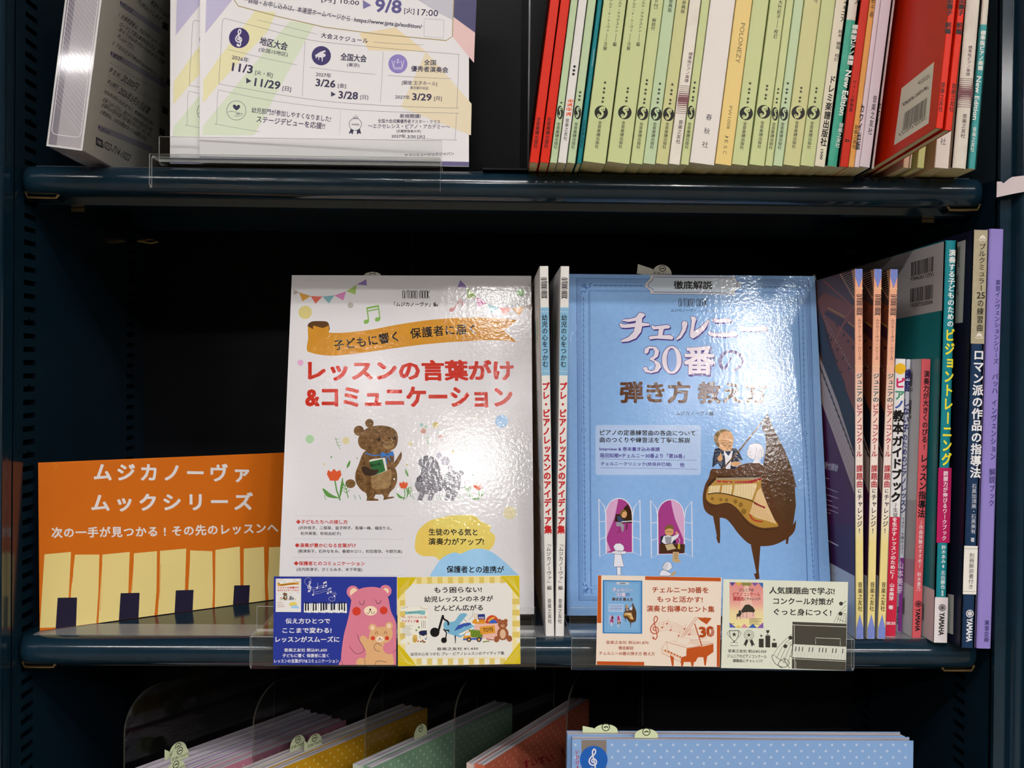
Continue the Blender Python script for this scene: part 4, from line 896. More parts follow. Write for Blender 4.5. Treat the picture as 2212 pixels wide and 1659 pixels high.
def art_two(c, small=False):
    NV = '#30529c'
    def frame_(o, w):
        q = [(1245.6+o, 601+o), (1748-o, 605.6+o), (1771-o, 1302-o), (1250.5+o, 1297-o)]; c.line(q, w, NV, closed=True)
    frame_(0, 1.4); frame_(2.6, .9); frame_(5.4, .9)
    if not small: frame_(8.6, .9)
    ins = [(1273.8, 629), (1723.5, 633), (1744, 1272), (1277, 1266)]
    if not small: c.line(ins, 1, NV, closed=True); frame_(25.5, .8)
    if not small:
        def chain(x0, y0, x1, y1, n):
            dx, dy = (x1-x0)/n, (y1-y0)/n
            for i in range(n):
                x, y = x0+dx*i, y0+dy*i; u = (dx, dy); k = .42
                c.line([(x, y), (x+dx*k, y+dy*k)], 1.1, NV)
                c.line([(x+dx*k, y+dy*k), (x+dx*(k+.22)-dy*.2, y+dy*(k+.22)+dx*.2)], .9, NV); c.line([(x+dx*k, y+dy*k), (x+dx*(k+.22)+dy*.2, y+dy*(k+.22)-dx*.2)], .9, NV)
                c.circ(x+dx*.84, y+dy*.84, 1, NV, 6)
        chain(*B1(222, 300), *B1(224, 1330), 24); chain(*B2(236, 1390), *B2(226, 215), 27); chain(*B1(1968, 300), *B1(1985, 1350), 24); chain(*B2(2057, 1370), *B2(1990, 240), 26)
        chain(*B1(300, 208), *B1(700, 212), 10); chain(*B1(1890, 222), *B1(1490, 218), 10)
        for x, y in (B1(225, 1362), B1(1988, 1388)): c.line([(x+3.2*math.cos(k*.5236), y+5*math.sin(k*.5236)) for k in range(12)], .7, NV, closed=True); c.line([(x, y-2), (x, y+2)], .6, NV); c.circ(x-5, y, .9, NV, 6); c.circ(x+5, y, .9, NV, 6); c.circ(x, y-7, 1, NV, 6); c.circ(x, y+7, 1, NV, 6)
        for (x, y), sx, sy in ((B1(200, 185), 1, 1), (B1(1990, 200), -1, 1), (B2(212, 1490), 1, -1), (B2(2085, 1480), -1, -1)):
            for pts in (((2, 2), (8, 8), (14, 14)), ((3, 12), (8, 10), (12, 16), (9, 20), (5, 18)), ((12, 3), (10, 8), (16, 12), (20, 9), (18, 5)), ((2, 24), (4, 18), (10, 22)), ((24, 2), (18, 4), (22, 10)), ((1, 6), (4, 9), (8, 5)), ((6, 1), (9, 4), (5, 8))): c.curve([(x+a*sx, y+b*sy) for a, b in pts], 1.1, NV, k=4)
    # title plate
    pl = [(752, 125), (1430, 135), (1432, 155), (1450, 178), (1473, 188), (1473, 225), (1450, 235), (1428, 258), (1425, 284), (755, 276), (753, 252), (735, 235), (712, 228), (713, 190), (735, 172), (752, 150)]
    sc = lambda k: pm(B1, *[(1093+(x-1093)*(1-k*.36), 205+(y-205)*(1-k)) for x, y in pl])
    c.L = 2; c.poly(sc(0), '#d5d4d6'); c.line(sc(0), .7, NV, closed=True); c.L = 3; c.line(sc(.2), 1.2, NV, closed=True); c.L = 4; c.poly(sc(.24), '#c6d2de'); c.L = 5
    c.t('徹底解説', *B1(940, 205), *B1(1247, 207), 18, K, .03); c.L = 1
    if not small: mook_logo(c, B1(980, 345), B1(1212, 346), 17, '#333a4a'); c.t('ムジカノーヴァ・シリーズ', *B1(920, 407), *B1(1272, 409), 7, '#2c3344', .012)
    serif_title(c, B1, small)
    c.t('弾き方', *B1(512, 1058), *B1(1075, 1060), 48, '#5a3620', .04); c.t('教え方', *B1(1132, 1062), *B1(1682, 1064), 48, '#5a3620', .04)
    if not small: c.t('ムジカノーヴァ編', *B1(958, 1227), *B1(1258, 1228), 9, '#2c2f3a', .015)
    c.poly(c.rrect(1286.5, 918, 1514, 1026, 5), '#b4cbed'); c.L = 2; PU = '#4a3590'
    if small:
        for y in (937, 951, 972, 985, 1003): c.line([(1297, y), (1500, y)], 5, '#5a6a90')
    else:
        c.t('ピアノの定番練習曲の各曲について', *B2(355, 200), *B2(1115, 206), 12, K, .018); c.t('曲のつくりや練習法を丁寧に解説', *B2(352, 258), *B2(1072, 262), 12, K, .018)
        c.t('Interview & 巻末書き込み楽譜', *B2(350, 330), *B2(830, 334), 9, PU, .022); c.t('阪田知樹×チェルニー30番より「第26番」', *B2(356, 382), *B2(1027, 388), 10, PU, .02)
        c.line(pm(B2, (355, 412), (1125, 422)), .6, PU); c.t('チェルニークリニック(奈良井巳城)', *B2(360, 450), *B2(923, 456), 9.6, PU, .02); c.t('他', *B2(990, 458), *B2(1026, 458), 9.6, PU, .02); c.line(pm(B2, (355, 480), (1128, 492)), .6, PU)
    c.L = 1
    # grand piano
    BW = '#5a3820'; DB = '#3a2413'
    c.poly(pm(B2, (1690, 48), (1720, 130), (1770, 230), (1830, 350), (1880, 480), (1915, 620), (1920, 630), (1905, 640), (1915, 780), (1890, 950), (1860, 1020), (1700, 900), (1640, 640), (1650, 480), (1675, 330), (1672, 230), (1640, 165)), mottled('#5f4128', '#4f3520', 80, c.fin)); c.L = 2
    c.blob(pm(B2, (1240, 495), (1300, 490), (1420, 480), (1500, 450), (1590, 440), (1650, 460), (1690, 560), (1740, 760), (1800, 880), (1880, 940), (1912, 900), (1905, 980), (1850, 1040), (1740, 1095), (1620, 1105), (1540, 1085), (1460, 1010), (1400, 930), (1350, 885), (1260, 870), (1190, 820), (1172, 720), (1190, 620), (1220, 560)), BW); c.L = 3
    c.blob(pm(B2, (1290, 560), (1420, 548), (1580, 545), (1635, 560), (1640, 640), (1680, 760), (1720, 860), (1775, 940), (1720, 955), (1640, 958), (1560, 925), (1500, 870), (1440, 800), (1370, 760), (1280, 775), (1210, 745), (1200, 690), (1225, 620)), '#b58a3c'); c.L = 4
    c.poly(pm(B2, (1275, 580), (1400, 590), (1540, 585), (1640, 560), (1640, 575), (1560, 605), (1400, 600), (1285, 598)), '#a82f2c'); c.line(pm(B2, (1290, 553), (1635, 550)), 4.2, DB); c.line(pm(B2, (1285, 570), (1635, 566)), 3, '#9a9288')
    c.poly(pm(B2, (1225, 625), (1330, 620), (1480, 612), (1620, 605), (1590, 740), (1540, 730), (1420, 700), (1320, 685), (1215, 690)), '#e8d0a0'); c.poly(pm(B2, (1580, 690), (1635, 640), (1690, 780), (1760, 930), (1690, 905), (1600, 880), (1535, 840)), '#e3bf8c'); c.L = 5
    if not small:
        for i in range(17): x = 1232+i*22; c.line(pm(B2, (x, 622-i*.8), (x-6, 690+i*2.6)), .35, '#8f6a3a')
        for i in range(10): x = 1552+i*16; c.line(pm(B2, (x+24, 700+i*20), (x, 850+i*6)), .35, '#8f6a3a')
    for pts in (((1325, 590), (1318, 640), (1300, 740)), ((1420, 590), (1412, 660), (1395, 745)), ((1615, 580), (1600, 660), (1560, 770), (1535, 850))): c.curve(pm(B2, *pts), 4.2, '#b58a3c')
    c.curve(pm(B2, (1212, 692), (1280, 682), (1360, 690), (1460, 715), (1560, 745), (1660, 800)), 2.2, DB); c.line(pm(B2, (1580, 762), (1670, 800)), 3.6, '#8f2f2c'); c.curve(pm(B2, (1545, 850), (1575, 895), (1650, 912)), 3, '#b5372c')
    for x, y, r in ((1248, 727, 13), (1316, 735, 13), (1362, 738, 13), (1432, 750, 16), (1475, 776, 18), (1498, 830, 22)): c.ell(*B2(x, y), r/3.687, r/3.687*1.1, '#8a672a', 12)
    c.curve(pm(B2, (1195, 740), (1240, 785), (1330, 765), (1400, 775), (1460, 830), (1530, 925), (1640, 970), (1770, 965)), .6, K)
    c.L = 1
    for leg in (((1255, 870), (1308, 875), (1312, 1000), (1310, 1080), (1295, 1082), (1280, 1038), (1285, 1025)), ((1835, 1050), (1860, 1030), (1850, 1088), (1835, 1088)), ((1555, 1095), (1632, 1105), (1618, 1300), (1625, 1365), (1595, 1370), (1580, 1325), (1600, 1320))): c.poly(pm(B2, *leg), BW)
    c.L = 6; c.line(pm(B2, (1228, 605), (1450, 360), (1690, 60)), 3.4, BW); c.line(pm(B2, (1215, 625), (1275, 565)), 5, DB); c.L = 2
    # man in tailcoat
    SK = '#d9a36e'; HR = '#7d6232'
    c.poly(pm(B2, (1268, 330), (1320, 320), (1440, 325), (1470, 370), (1492, 420), (1455, 432), (1300, 440), (1248, 480), (1252, 410)), '#232a3e'); c.poly(pm(B2, (1290, 440), (1440, 430), (1440, 490), (1320, 490)), '#232a3e'); c.L = 3
    c.poly(pm(B2, (1340, 345), (1412, 345), (1400, 400), (1392, 490), (1358, 490), (1350, 410)), '#e6e4ea'); c.poly(pm(B2, (1345, 345), (1405, 345), (1375, 390)), '#2a3248')
    c.blob(pm(B2, (1275, 260), (1280, 200), (1330, 178), (1390, 190), (1415, 240), (1412, 300), (1390, 350), (1340, 345), (1300, 320), (1280, 290)), SK); c.L = 4
    c.poly(pm(B2, (1262, 262), (1260, 225), (1285, 195), (1330, 172), (1375, 178), (1395, 195), (1350, 190), (1315, 205), (1295, 240), (1290, 270), (1310, 300), (1300, 320), (1280, 300)), HR)
    for x in (1346, 1392): c.line([B2(x+17*math.cos(k*.524), 292+14*math.sin(k*.524)) for k in range(12)], .7, K, closed=True); c.circ(*B2(x+4, 292), .8, K, 8)
    c.line(pm(B2, (1290, 285), (1330, 290)), .7, K); c.line(pm(B2, (1362, 290), (1376, 288)), .7, K); c.curve(pm(B2, (1320, 272), (1345, 262), (1362, 270)), .9, HR); c.curve(pm(B2, (1375, 268), (1395, 255), (1410, 258)), .9, HR); c.curve(pm(B2, (1370, 300), (1392, 312), (1375, 318)), .6, K); c.curve(pm(B2, (1360, 328), (1378, 334), (1392, 328)), .6, K)
    c.blob(pm(B2, (1290, 400), (1308, 380), (1315, 358), (1320, 375), (1330, 400), (1322, 425), (1298, 425)), SK); c.blob(pm(B2, (1400, 440), (1440, 432), (1480, 445), (1450, 465), (1405, 465)), SK)
    # girl drawn in outline
    WH = '#e8e6ee'; c.L = 3
    c.blob(pm(B2, (1530, 340), (1548, 300), (1590, 286), (1640, 300), (1662, 350), (1650, 400), (1610, 412), (1560, 410), (1535, 395), (1522, 370)), WH); c.poly(pm(B2, (1592, 405), (1612, 405), (1640, 445), (1570, 440)), WH); c.L = 4
    c.curve(pm(B2, (1530, 340), (1548, 300), (1590, 286), (1640, 300), (1662, 350), (1650, 400), (1630, 395)), .6, K); c.curve(pm(B2, (1530, 335), (1522, 368), (1535, 395), (1560, 412), (1595, 405)), .6, K); c.curve(pm(B2, (1590, 310), (1600, 340), (1590, 380), (1592, 405)), .6, K); c.circ(*B2(1550, 355), 1, K, 8); c.curve(pm(B2, (1545, 378), (1558, 388), (1568, 380)), .6, K)
    for x in (1610, 1628, 1642): c.line(pm(B2, (x, 330), (x-4, 395)), .5, K)
    # windows
    for wx, flip in ((0, 1), (412, -1)):
        f = lambda x, y: B2(x+wx, y+wx*.025)
        arch = [(402, 1160), (400, 860)]+[(505+105*math.cos(math.radians(a)), 850+125*math.sin(math.radians(a))*1.0) for a in range(180, 361, 15)]+[(612, 860), (612, 1155)]
        c.L = 1; c.poly([f(x, y) for x, y in arch], '#a63f86'); c.line([f(x, y) for x, y in arch], 2, WH, closed=True)
        c.L = 2
        if flip > 0: cu = [(405, 1045), (420, 1000), (470, 880), (495, 760), (500, 730), (460, 740), (415, 790), (402, 860)]
        else: cu = [(612, 1055), (590, 1000), (540, 880), (515, 780), (508, 730), (550, 740), (595, 790), (612, 860)]
        c.poly([f(x, y) for x, y in cu], '#d9a9cc')
        if flip > 0: c.poly([f(x, y) for x, y in ((405, 1055), (440, 1140), (405, 1155))], '#d9a9cc')
        else: c.poly([f(x, y) for x, y in ((612, 1060), (582, 1140), (612, 1155))], '#d9a9cc')
        for sh in (((345, 730), (390, 790), (402, 860), (405, 1160), (352, 1188)), ((672, 738), (625, 800), (614, 870), (614, 1150), (678, 1182))): 
            c.line([f(x, y) for x, y in sh], 2, WH, closed=True); c.line([f(sh[0][0]+3, 912), f(sh[3][0], 905)], 1.3, WH); c.line([f(sh[0][0]+5, 1052), f(sh[3][0], 1030)], 1.3, WH)
    c.L = 3
    c.poly(pm(B2, (470, 910), (480, 850), (530, 850), (545, 800), (575, 770), (605, 830), (610, 910)), DB); c.blob(pm(B2, (520, 830), (545, 815), (568, 840), (560, 875), (535, 878), (520, 855)), SK); c.poly(pm(B2, (512, 850), (520, 822), (545, 812), (565, 825), (535, 835), (525, 865)), HR)
    c.poly(pm(B2, (488, 870), (515, 862), (530, 890), (560, 900), (530, 912), (500, 915)), '#3a4a6a'); c.poly(pm(B2, (482, 915), (520, 915), (548, 940), (540, 990), (528, 990), (520, 950), (485, 945)), '#9a9aa2'); c.line(pm(B2, (525, 912), (610, 905)), 1.8, WH); c.line(pm(B2, (510, 950), (508, 990)), .8, DB); c.line(pm(B2, (485, 998), (520, 985)), .8, DB); c.line(pm(B2, (520, 918), (610, 915)), 2.6, DB); c.line(pm(B2, (570, 925), (565, 975)), 2, DB)
    c.poly(pm(B2, (835, 1085), (835, 1030), (870, 1015), (940, 1020), (965, 1085)), '#232a3e'); c.poly(pm(B2, (828, 1085), (1030, 1090), (1028, 1160), (826, 1165)), '#4a3020'); c.L = 4
    c.poly(pm(B2, (845, 1070), (862, 1025), (895, 1018), (930, 1028), (985, 1005), (975, 1035), (935, 1065), (930, 1080), (870, 1088)), '#e6e4ea'); c.poly(pm(B2, (870, 1030), (925, 1030), (920, 1085), (878, 1082)), '#9a9aa2')
    c.blob(pm(B2, (872, 975), (905, 958), (938, 975), (932, 1012), (905, 1022), (878, 1010)), SK); c.poly(pm(B2, (868, 985), (875, 950), (905, 932), (938, 945), (940, 975), (910, 962), (885, 970)), HR); c.circ(*B2(965, 1000), 3, SK, 10); c.line(pm(B2, (880, 990), (930, 992)), .8, K)
    c.poly(pm(B2, (872, 1095), (930, 1085), (960, 1125), (890, 1140)), '#c9b287'); c.poly(pm(B2, (975, 1085), (990, 1085), (992, 1128), (974, 1128)), '#c2a83a'); c.line(pm(B2, (980, 1040), (990, 1060), (980, 1085)), .8, WH)
    c.poly(pm(B2, (935, 1150), (982, 1152), (980, 1210), (1000, 1228), (970, 1238), (930, 1225)), '#c9ab7c'); c.L = 5
    for y in (1165, 1178, 1191, 1204): c.line(pm(B2, (945, y), (972, y)), .7, DB)
    c.L = 3
    def outl(pts, w=.6):
        c.poly(pm(B2, *pts), WH); c.L += 1; c.line(pm(B2, *pts), w, K, closed=True); c.L -= 1
    outl([(470, 1160), (520, 1160), (530, 1200), (545, 1268), (470, 1270), (462, 1265)]); outl([(488, 1272), (520, 1272), (520, 1334), (490, 1334)]); outl([(448, 1150), (480, 1142), (562, 1145), (555, 1168), (500, 1172), (455, 1165)])
    outl([(475, 1140), (460, 1110), (478, 1085), (515, 1082), (540, 1100), (548, 1125), (535, 1145), (505, 1148)])
    c.curve(pm(B2, (500, 1090), (515, 1120), (505, 1145)), .5, K)
    outl([(850, 1280), (862, 1245), (890, 1226), (920, 1240), (930, 1275), (905, 1300), (870, 1300)]); outl([(828, 1342), (835, 1305), (865, 1290), (905, 1315), (930, 1330), (905, 1342)]); c.L = 4
    for x in (868, 880, 892): c.line(pm(B2, (x, 1240), (x-8, 1290)), .5, K)
    c.poly(pm(B2, (912, 1335), (935, 1310), (962, 1302), (952, 1330), (935, 1345)), '#c2a57a'); c.L = 1
M2b, W2b, H2b = fit_rect((1223.5, 588), (1764, 588.5), (1222, 1321), (1793.5, 1327), .752, math.radians(10.6))
M2b.translation.z = TRAY+.0125*math.sin(math.radians(10.6))
B = FaceBook('blue music book with grand piano drawing, face out in its stand', M2b, W2b, H2b, .0125, mottled('#92bbea', '#83aee2', 220, 'laminate2', .6), 'laminate2', spine='#1f2b46', r=.0035)
art_two(B.c); B.done(); BOOK2 = B
# dark spine lettering of the blue book is kept on its own face
# ---------------------------------------------------------------- spines on the middle shelf
def E4(x, y): return (1740+x/4.686, 480+y/4.686)
def E5(x, y): return (1740+x/4.686, 780+y/4.686)
def E6(x, y): return (1740+x/4.686, 1080+y/4.686)
def side_book(label, bl, br, tl, tr, d, spine, Y=None, **k):
    """spine whose four corners are seen at these photo points; its foot stands on the shelf"""
    Yp = Y or atz((bl[0]+br[0])/2, (bl[1]+br[1])/2, ZT2).y
    a, b_, c_, e = at(*bl, Yp), at(*br, Yp), at(*tl, Yp), at(*tr, Yp)
    ang = math.atan2((c_.x-a.x+e.x-b_.x)/2, (c_.z-a.z+e.z-b_.z)/2); w = ((b_-a).length+(e-c_).length)/2; h = ((c_-a).length+(e-b_).length)/2
    x0 = (a.x+c_.x)/2-math.sin(ang)*h/2
    B = Spine(label, leanm(ang, x0, Yp, ZT2+max(0, w*math.sin(ang))+3e-4), w*.97, d, h, spine, page=PAGEW, **k)
    B.l.clip = (.0004, d-.0006, .0003, h-.0003); return B
def Z6(x, y): return (1120+x/3.95, 560+y/3.95)
def Z7(x, y): return (1120+x/3.95, 960+y/3.95)
RD = '#c0292b'
B = side_book('first of two white spined lesson idea books, left beside the bear cover', (1178.7, 1375), (1198, 1375), (1165.6, 576), (1185, 576), .182, '#e4e1dc', side='#d9d6d6', group='white spined lesson idea books')
g = B.c; r0 = B.root
def bd(y0, y1, col): B.band(B.zpx(1190, y1), B.zpx(1190, y0), col)
bd(560+410/3.95, 560+990/3.95, '#86b7d6')
g.L = 3; W_ = '#eef0f0'
for y in (447, 955):
    for i in range(4):
        x0 = (185 if y < 500 else 192)+i*19; g.line([Z6(x0+4, y), Z6(x0+14, y+1)], 1, W_)
mook_logo(g, Z6(217, 158), Z6(220, 337), 12.5)
g.vt('幼児の心をつかむ', *Z6(222, 470), *Z6(230, 925), 13, K, .015); g.L = 1
g.vt('プレ・ピアノレッスンのアイディア集', *Z6(232, 1048), *Z7(253, 765), 16.5, RD, .05)
g.vt('『ムジカノーヴァ』編', *Z7(256, 830), *Z7(263, 1245), 10.5, K, .01); g.vt('音楽之友社', *Z7(263, 1315), *Z7(268, 1530), 9, K, .01)
# left board (back cover): pale artwork
l = B.l; D_ = .182
l.mode = 'local'; l.poly([(.01, .02), (.17, .02), (.17, .24), (.01, .24)], '#e3e0e0'); l.L = 2
for k in range(6): l.line([(.02, .05+k*.012), (.15, .05+k*.012)], .003, '#b9b6b8')
for k, col in enumerate(('#dba24a', '#e0705e', '#84b3bd', '#a4c069')): l.circ(.03+k*.035, .215, .009, col)
l.circ(.15, .12, .016, '#a3c6ea'); l.poly([(.12, .17), (.165, .17), (.165, .2), (.12, .2)], '#f0efec'); l.mode = 'px'; l.L = 1
B.done()
s2 = copy_tree(r0); pa = at(1199.7, 1373, B.M.translation.y); M_ = leanm(math.radians(.25), pa.x, B.M.translation.y, ZT2+.0004); s2.matrix_world = M_
s2['label'] = 'second of two white spined lesson idea books, right beside the blue cover'

# ---- competition pieces books, three alike
PEACH = graded([(0, '#e9d68e'), (.26, '#ecd993'), (.34, '#efe3d2'), (.45, '#efe2da'), (.62, '#f0d2c2'), (.75, '#efb295'), (1, '#efab8a')], 0, .257)
cb = side_book('peach spined competition book leaning nearest the blue cover', (1850, 1381.5), (1865.3, 1381.5), (1846, 582), (1865, 582), .182, PEACH, side=mottled('#4a2724', '#5c322c', 20, 'coated'), group='peach spined competition books')
g = cb.c; hh = cb.h; w_ = cb.w; ZL = lambda f, x, y: cb.zpx(*f(x, y))
PB = mottled('#6a7cc4', '#8794d4', 220, 'coated')
def loc(*pts): return list(pts)
g.mode = 'local'; e = .0002
zt_, zb_ = ZL(E4, 540, 640), ZL(E6, 550, 1270)
g.poly([(e, hh), (e, zt_+.006), (w_/2, zt_-.002), (w_-e, zt_+.006), (w_-e, hh)], PB); g.poly([(e, .0001), (w_-e, .0001), (w_-e, zb_-.002), (w_/2, zb_+.008), (e, zb_-.002)], PB); g.mode = 'px'
for y in (668, 1457):
    for x in (510, 542, 575): g.circ(*E4(x, y), 1.3, '#f2e28c', 8)
mook_logo(g, E4(545, 730), E4(545, 945), 12, '#4a3a3c'); g.vt('ムジカノーヴァ・シリーズ', *E4(545, 970), *E4(547, 1395), 8, '#4a3a3c', .01)
WHT = '#f3ece4'
for t_, p_, q_, wd_, col in (('ジュニアの', (543, 122), (546, 420), 13.5, '#2c2a28'), ('ピアノコンクール', (546, 430), (543, 975), 13.5, '#b03038'), ('課題曲', (545, 1050), (547, 1285), 14, '#b03038'), ('に', (548, 1290), (548, 1340), 9, '#2c2a28')):
    g.L = 1; g.vt(t_, *E5(*p_), *E5(*q_), wd_, WHT, .075); g.L = 2; g.vt(t_, *E5(*p_), *E5(*q_), wd_, col, .03)
g.L = 1; g.vt('チャレンジ!', *E5(550, 1345), *E6(545, 345), 12, '#2c2a28', .02); g.vt('音楽之友社', *E6(553, 830), *E6(553, 1130), 10.5, K, .012)
# back board: open grand piano seen from above, purple concert notice, pale wave
l = cb.l; pl_ = lambda f, *q: [f(x, y) for x, y in q]
l.L = 1
l.poly(pl_(E4, (120, 800), (345, 520), (495, 470), (497, 780), (497, 1659), (400, 1659)), '#8a4630'); l.poly(pl_(E5, (130, 0), (497, 0), (497, 560), (300, 150)), '#8a4630')
l.poly(pl_(E4, (135, 610), (250, 520), (345, 520), (497, 800), (497, 850), (300, 760), (160, 700)), '#5a4040')
l.L = 2
l.poly(pl_(E4, (345, 520), (495, 472), (496, 790), (470, 740)), '#c99a7c'); l.L = 3
for i in range(13):
    t_ = i/12; x0, y0 = 352+t_*128, 520+t_*225; l.poly(pl_(E4, (x0, y0-8), (min(494, x0+110-t_*90), y0-60+t_*40), (min(494, x0+118-t_*95), y0-46+t_*40), (x0+4, y0+6)), '#1d1a1c')
l.L = 2
l.line(pl_(E4, (180, 590), (330, 720), (497, 870)), 3, '#a04e34'); l.line(pl_(E4, (497, 840), (420, 950), (270, 1270)), 3, '#a8583c'); l.line(pl_(E4, (225, 865), (400, 960)), 3, '#c08a3c'); l.line(pl_(E4, (430, 1010), (497, 1060)), 3, '#c08a3c'); l.poly(pl_(E4, (215, 890), (400, 985), (360, 1060), (190, 930)), '#4a2230'); l.poly(pl_(E4, (370, 1070), (420, 1010), (497, 1080), (497, 1200)), '#4a2230')
for i in range(9):
    for j in range(4):
        l.circ(*E4(190+i*34+j*14, 960+i*62+j*38), .9, '#cfc6c8', 6)
for x, y in ((318, 1045), (390, 1140), (433, 1205), (482, 1270), (325, 1290), (380, 1380), (320, 1405), (440, 1480), (365, 1515), (232, 1145), (262, 1190)): l.ell(*E4(x, y), 2, 3.4, '#1c1514', 10)
l.L = 3
l.poly(pl_(E4, (130, 900), (180, 1000), (260, 1300), (410, 1659), (300, 1659), (135, 1280)), '#23263a')
l.poly(pl_(E5, (130, 0), (300, 0), (497, 520), (497, 900), (250, 420)), '#20222e')
l.poly(pl_(E5, (135, 250), (300, 560), (497, 1340), (497, 1659), (150, 1659)), '#5a2350'); l.L = 4
l.poly(pl_(E4, (130, 1290), (235, 1659), (130, 1659)), '#b39a98'); l.poly(pl_(E5, (130, 0), (165, 0), (330, 420), (497, 940), (497, 1340), (300, 780), (130, 330)), '#cdb5ae'); l.L = 5
for i in range(15):
    t_ = i/14; x0, y0 = 140+t_*340, 10+t_*900+0*t_; l.poly(pl_(E5, (x0, y0), (x0+16, y0+40), (x0+38, y0+130), (x0+22, y0+105)), '#1d1a1c')
for i in range(22):
    t_ = i/21; x0, y0 = 135+t_*355, 230+t_*1050; l.line(pl_(E5, (x0, y0), (x0+20, y0-70)), .4, '#6a4a44')
l.L = 4
l.poly(pl_(E6, (170, 0), (500, 0), (500, 775), (240, 630)), '#4a2a5a'); l.poly(pl_(E5, (150, 900), (330, 1100), (480, 1400), (490, 1659), (170, 1659)), '#5a2458'); l.L = 5
l.poly(pl_(E6, (240, 630), (500, 770), (512, 1420), (250, 1420)), '#ccd3e2'); l.t('シリーズ', *E6(255, 725), *E6(308, 758), 6.5, '#55566a'); 
l.L = 6; l.t('募受付開始', *E5(160, 1045), *E5(332, 1085), 15, '#e5dde4', .02)
for (x0, y0, x1, y1) in ((178, 1175, 242, 1192), (180, 1270, 330, 1328), (185, 1340, 332, 1390), (187, 1395, 275, 1422), (190, 1440, 335, 1490), (192, 1485, 335, 1540), (195, 1520, 260, 1545)): l.line([E5(x0, y0), E5(x1, y1)], 1.6, '#c6b4c6')
l.line([E6(215, 400), E6(335, 465)], 2.4, '#d8cfdc')
l.L = 1
rj = cb.root; Ycb = cb.M.translation.y; cb.done()
for bl, tl, lab in (((1873, 1382.5), (1888.5, 579), 'peach spined competition book in the middle of three alike'), ((1895.6, 1383), (1923.3, 582), 'peach spined competition book next to the book with a yellow disc')):
    a_, c_ = at(*bl, Ycb), at(*tl, Ycb); ang = math.atan2(c_.x-a_.x, c_.z-a_.z)
    o = copy_tree(rj); o.matrix_world = leanm(ang, a_.x, Ycb, ZT2+w_*math.sin(ang)+4e-4); o['label'] = lab

def vt5(g, t, f, a, f2, b_, w, c=K, bold=.02): g.vt(t, *f(*a), *f2(*b_), w, c, bold)
B = side_book('white and red spined piano guide with a yellow disc at its top', (1912.5, 1376.6), (1935, 1376.6), (1934, 776.5), (1957.7, 776), .148, '#e9e5e4'); g = B.c
B.band(0.0002, B.zpx(*E6(900, 172)), '#c92a45')
g.L = 3; g.circ(*E4(960, 1483), 12, mottled('#eec52e', '#e8a828', 80, 'coated'), 24); g.L = 1
vt5(g, 'ピ', E5, (958, 165), E5, (955, 280), 22, '#d02c62', .05); vt5(g, 'ア', E5, (952, 290), E5, (950, 400), 22, '#4f9a78', .05); vt5(g, 'ノ', E5, (950, 390), E5, (947, 490), 22, '#34539c', .05)
vt5(g, '教本', E5, (945, 495), E5, (935, 745), 24, K, .05); vt5(g, 'ガイドブック', E5, (933, 755), E5, (912, 1435), 23, K, .055); vt5(g, '〜生徒', E5, (912, 1435), E6, (910, 175), 11, K, .01)
g.L = 3; vt5(g, 'を生かすレッスンのために〜', E6, (905, 175), E6, (877, 800), 11.5, '#f0e6e8', .03); vt5(g, '山本美芽 著', E6, (875, 840), E6, (862, 1110), 11, '#f0e6e8', .02); g.t('音楽之友社', *E6(815, 1247), *E6(912, 1247), 7, '#f0e6e8', .02); B.done()
B = side_book('blue white and purple spined practice book tucked behind the piano guide', (1938.5, 1366), (1948, 1366), (1958.8, 777), (1967.5, 777), .148, '#dfe3ee'); g = B.c
B.band(.0002, B.zpx(*E6(950, 585)), '#8a3a96')
vt5(g, '練習', E5, (1036, 75), E5, (1022, 315), 15, '#2b2a6a', .04); vt5(g, 'しない子', E5, (1020, 380), E5, (1010, 720), 14, '#2b2a6a', .035); vt5(g, 'のためのピアノレッスン', E5, (1006, 735), E6, (985, 140), 12, '#2b2a6a', .03); vt5(g, 'できた!を積み上げて', E6, (988, 175), E6, (975, 555), 6.5, K, .01)
g.L = 3; vt5(g, '山本美芽', E6, (965, 620), E6, (950, 950), 13, '#e6d8ea', .02); vt5(g, '音楽之友社', E6, (938, 1075), E6, (930, 1260), 5.5, '#2a1a30'); B.done()
def barcode(c, q, n=30, seed=1, col='#1f1d20'):
    """bars across the quad q = (tl, tr, br, bl)"""
    rr = random.Random(seed); x = 0; P = lambda a, b_: tuple(x0+(x1-x0)*a for x0, x1 in zip(a_, b_)) if 0 else None
    L = lambda u, v, t: (u[0]+(v[0]-u[0])*t, u[1]+(v[1]-u[1])*t)
    ws = [(rr.choice((1, 1, 2, 3)), rr.choice((1, 1, 2, 2))) for _ in range(n)]; tot = sum(a+b_ for a, b_ in ws)
    for a, b_ in ws:
        t0, t1 = x/tot, (x+a)/tot; c.poly([L(q[0], q[1], t0), L(q[0], q[1], t1), L(q[3], q[2], t1), L(q[3], q[2], t0)], col); x += a+b_
B = side_book('coral red spined teaching book, shorter, left of the tall teal spine', (1970.5, 1378.8), (1990.5, 1378.8), (1991.8, 776.6), (2011.4, 776.6), .148, '#dc5f68', side='#d3d0d2'); g = B.c
vt5(g, '演奏力が大きくのびる!', E5, (1228, 95), E5, (1200, 905), 12.5, K, .03); vt5(g, 'レッスン指導法', E5, (1200, 940), E6, (1170, 185), 16, K, .035); vt5(g, '〜作曲体験のすすめ〜', E6, (1172, 205), E6, (1155, 690), 9, '#f0dfe0', .01); vt5(g, '鈴木豊乃', E6, (1152, 730), E6, (1145, 925), 9, '#f0dfe0', .01)
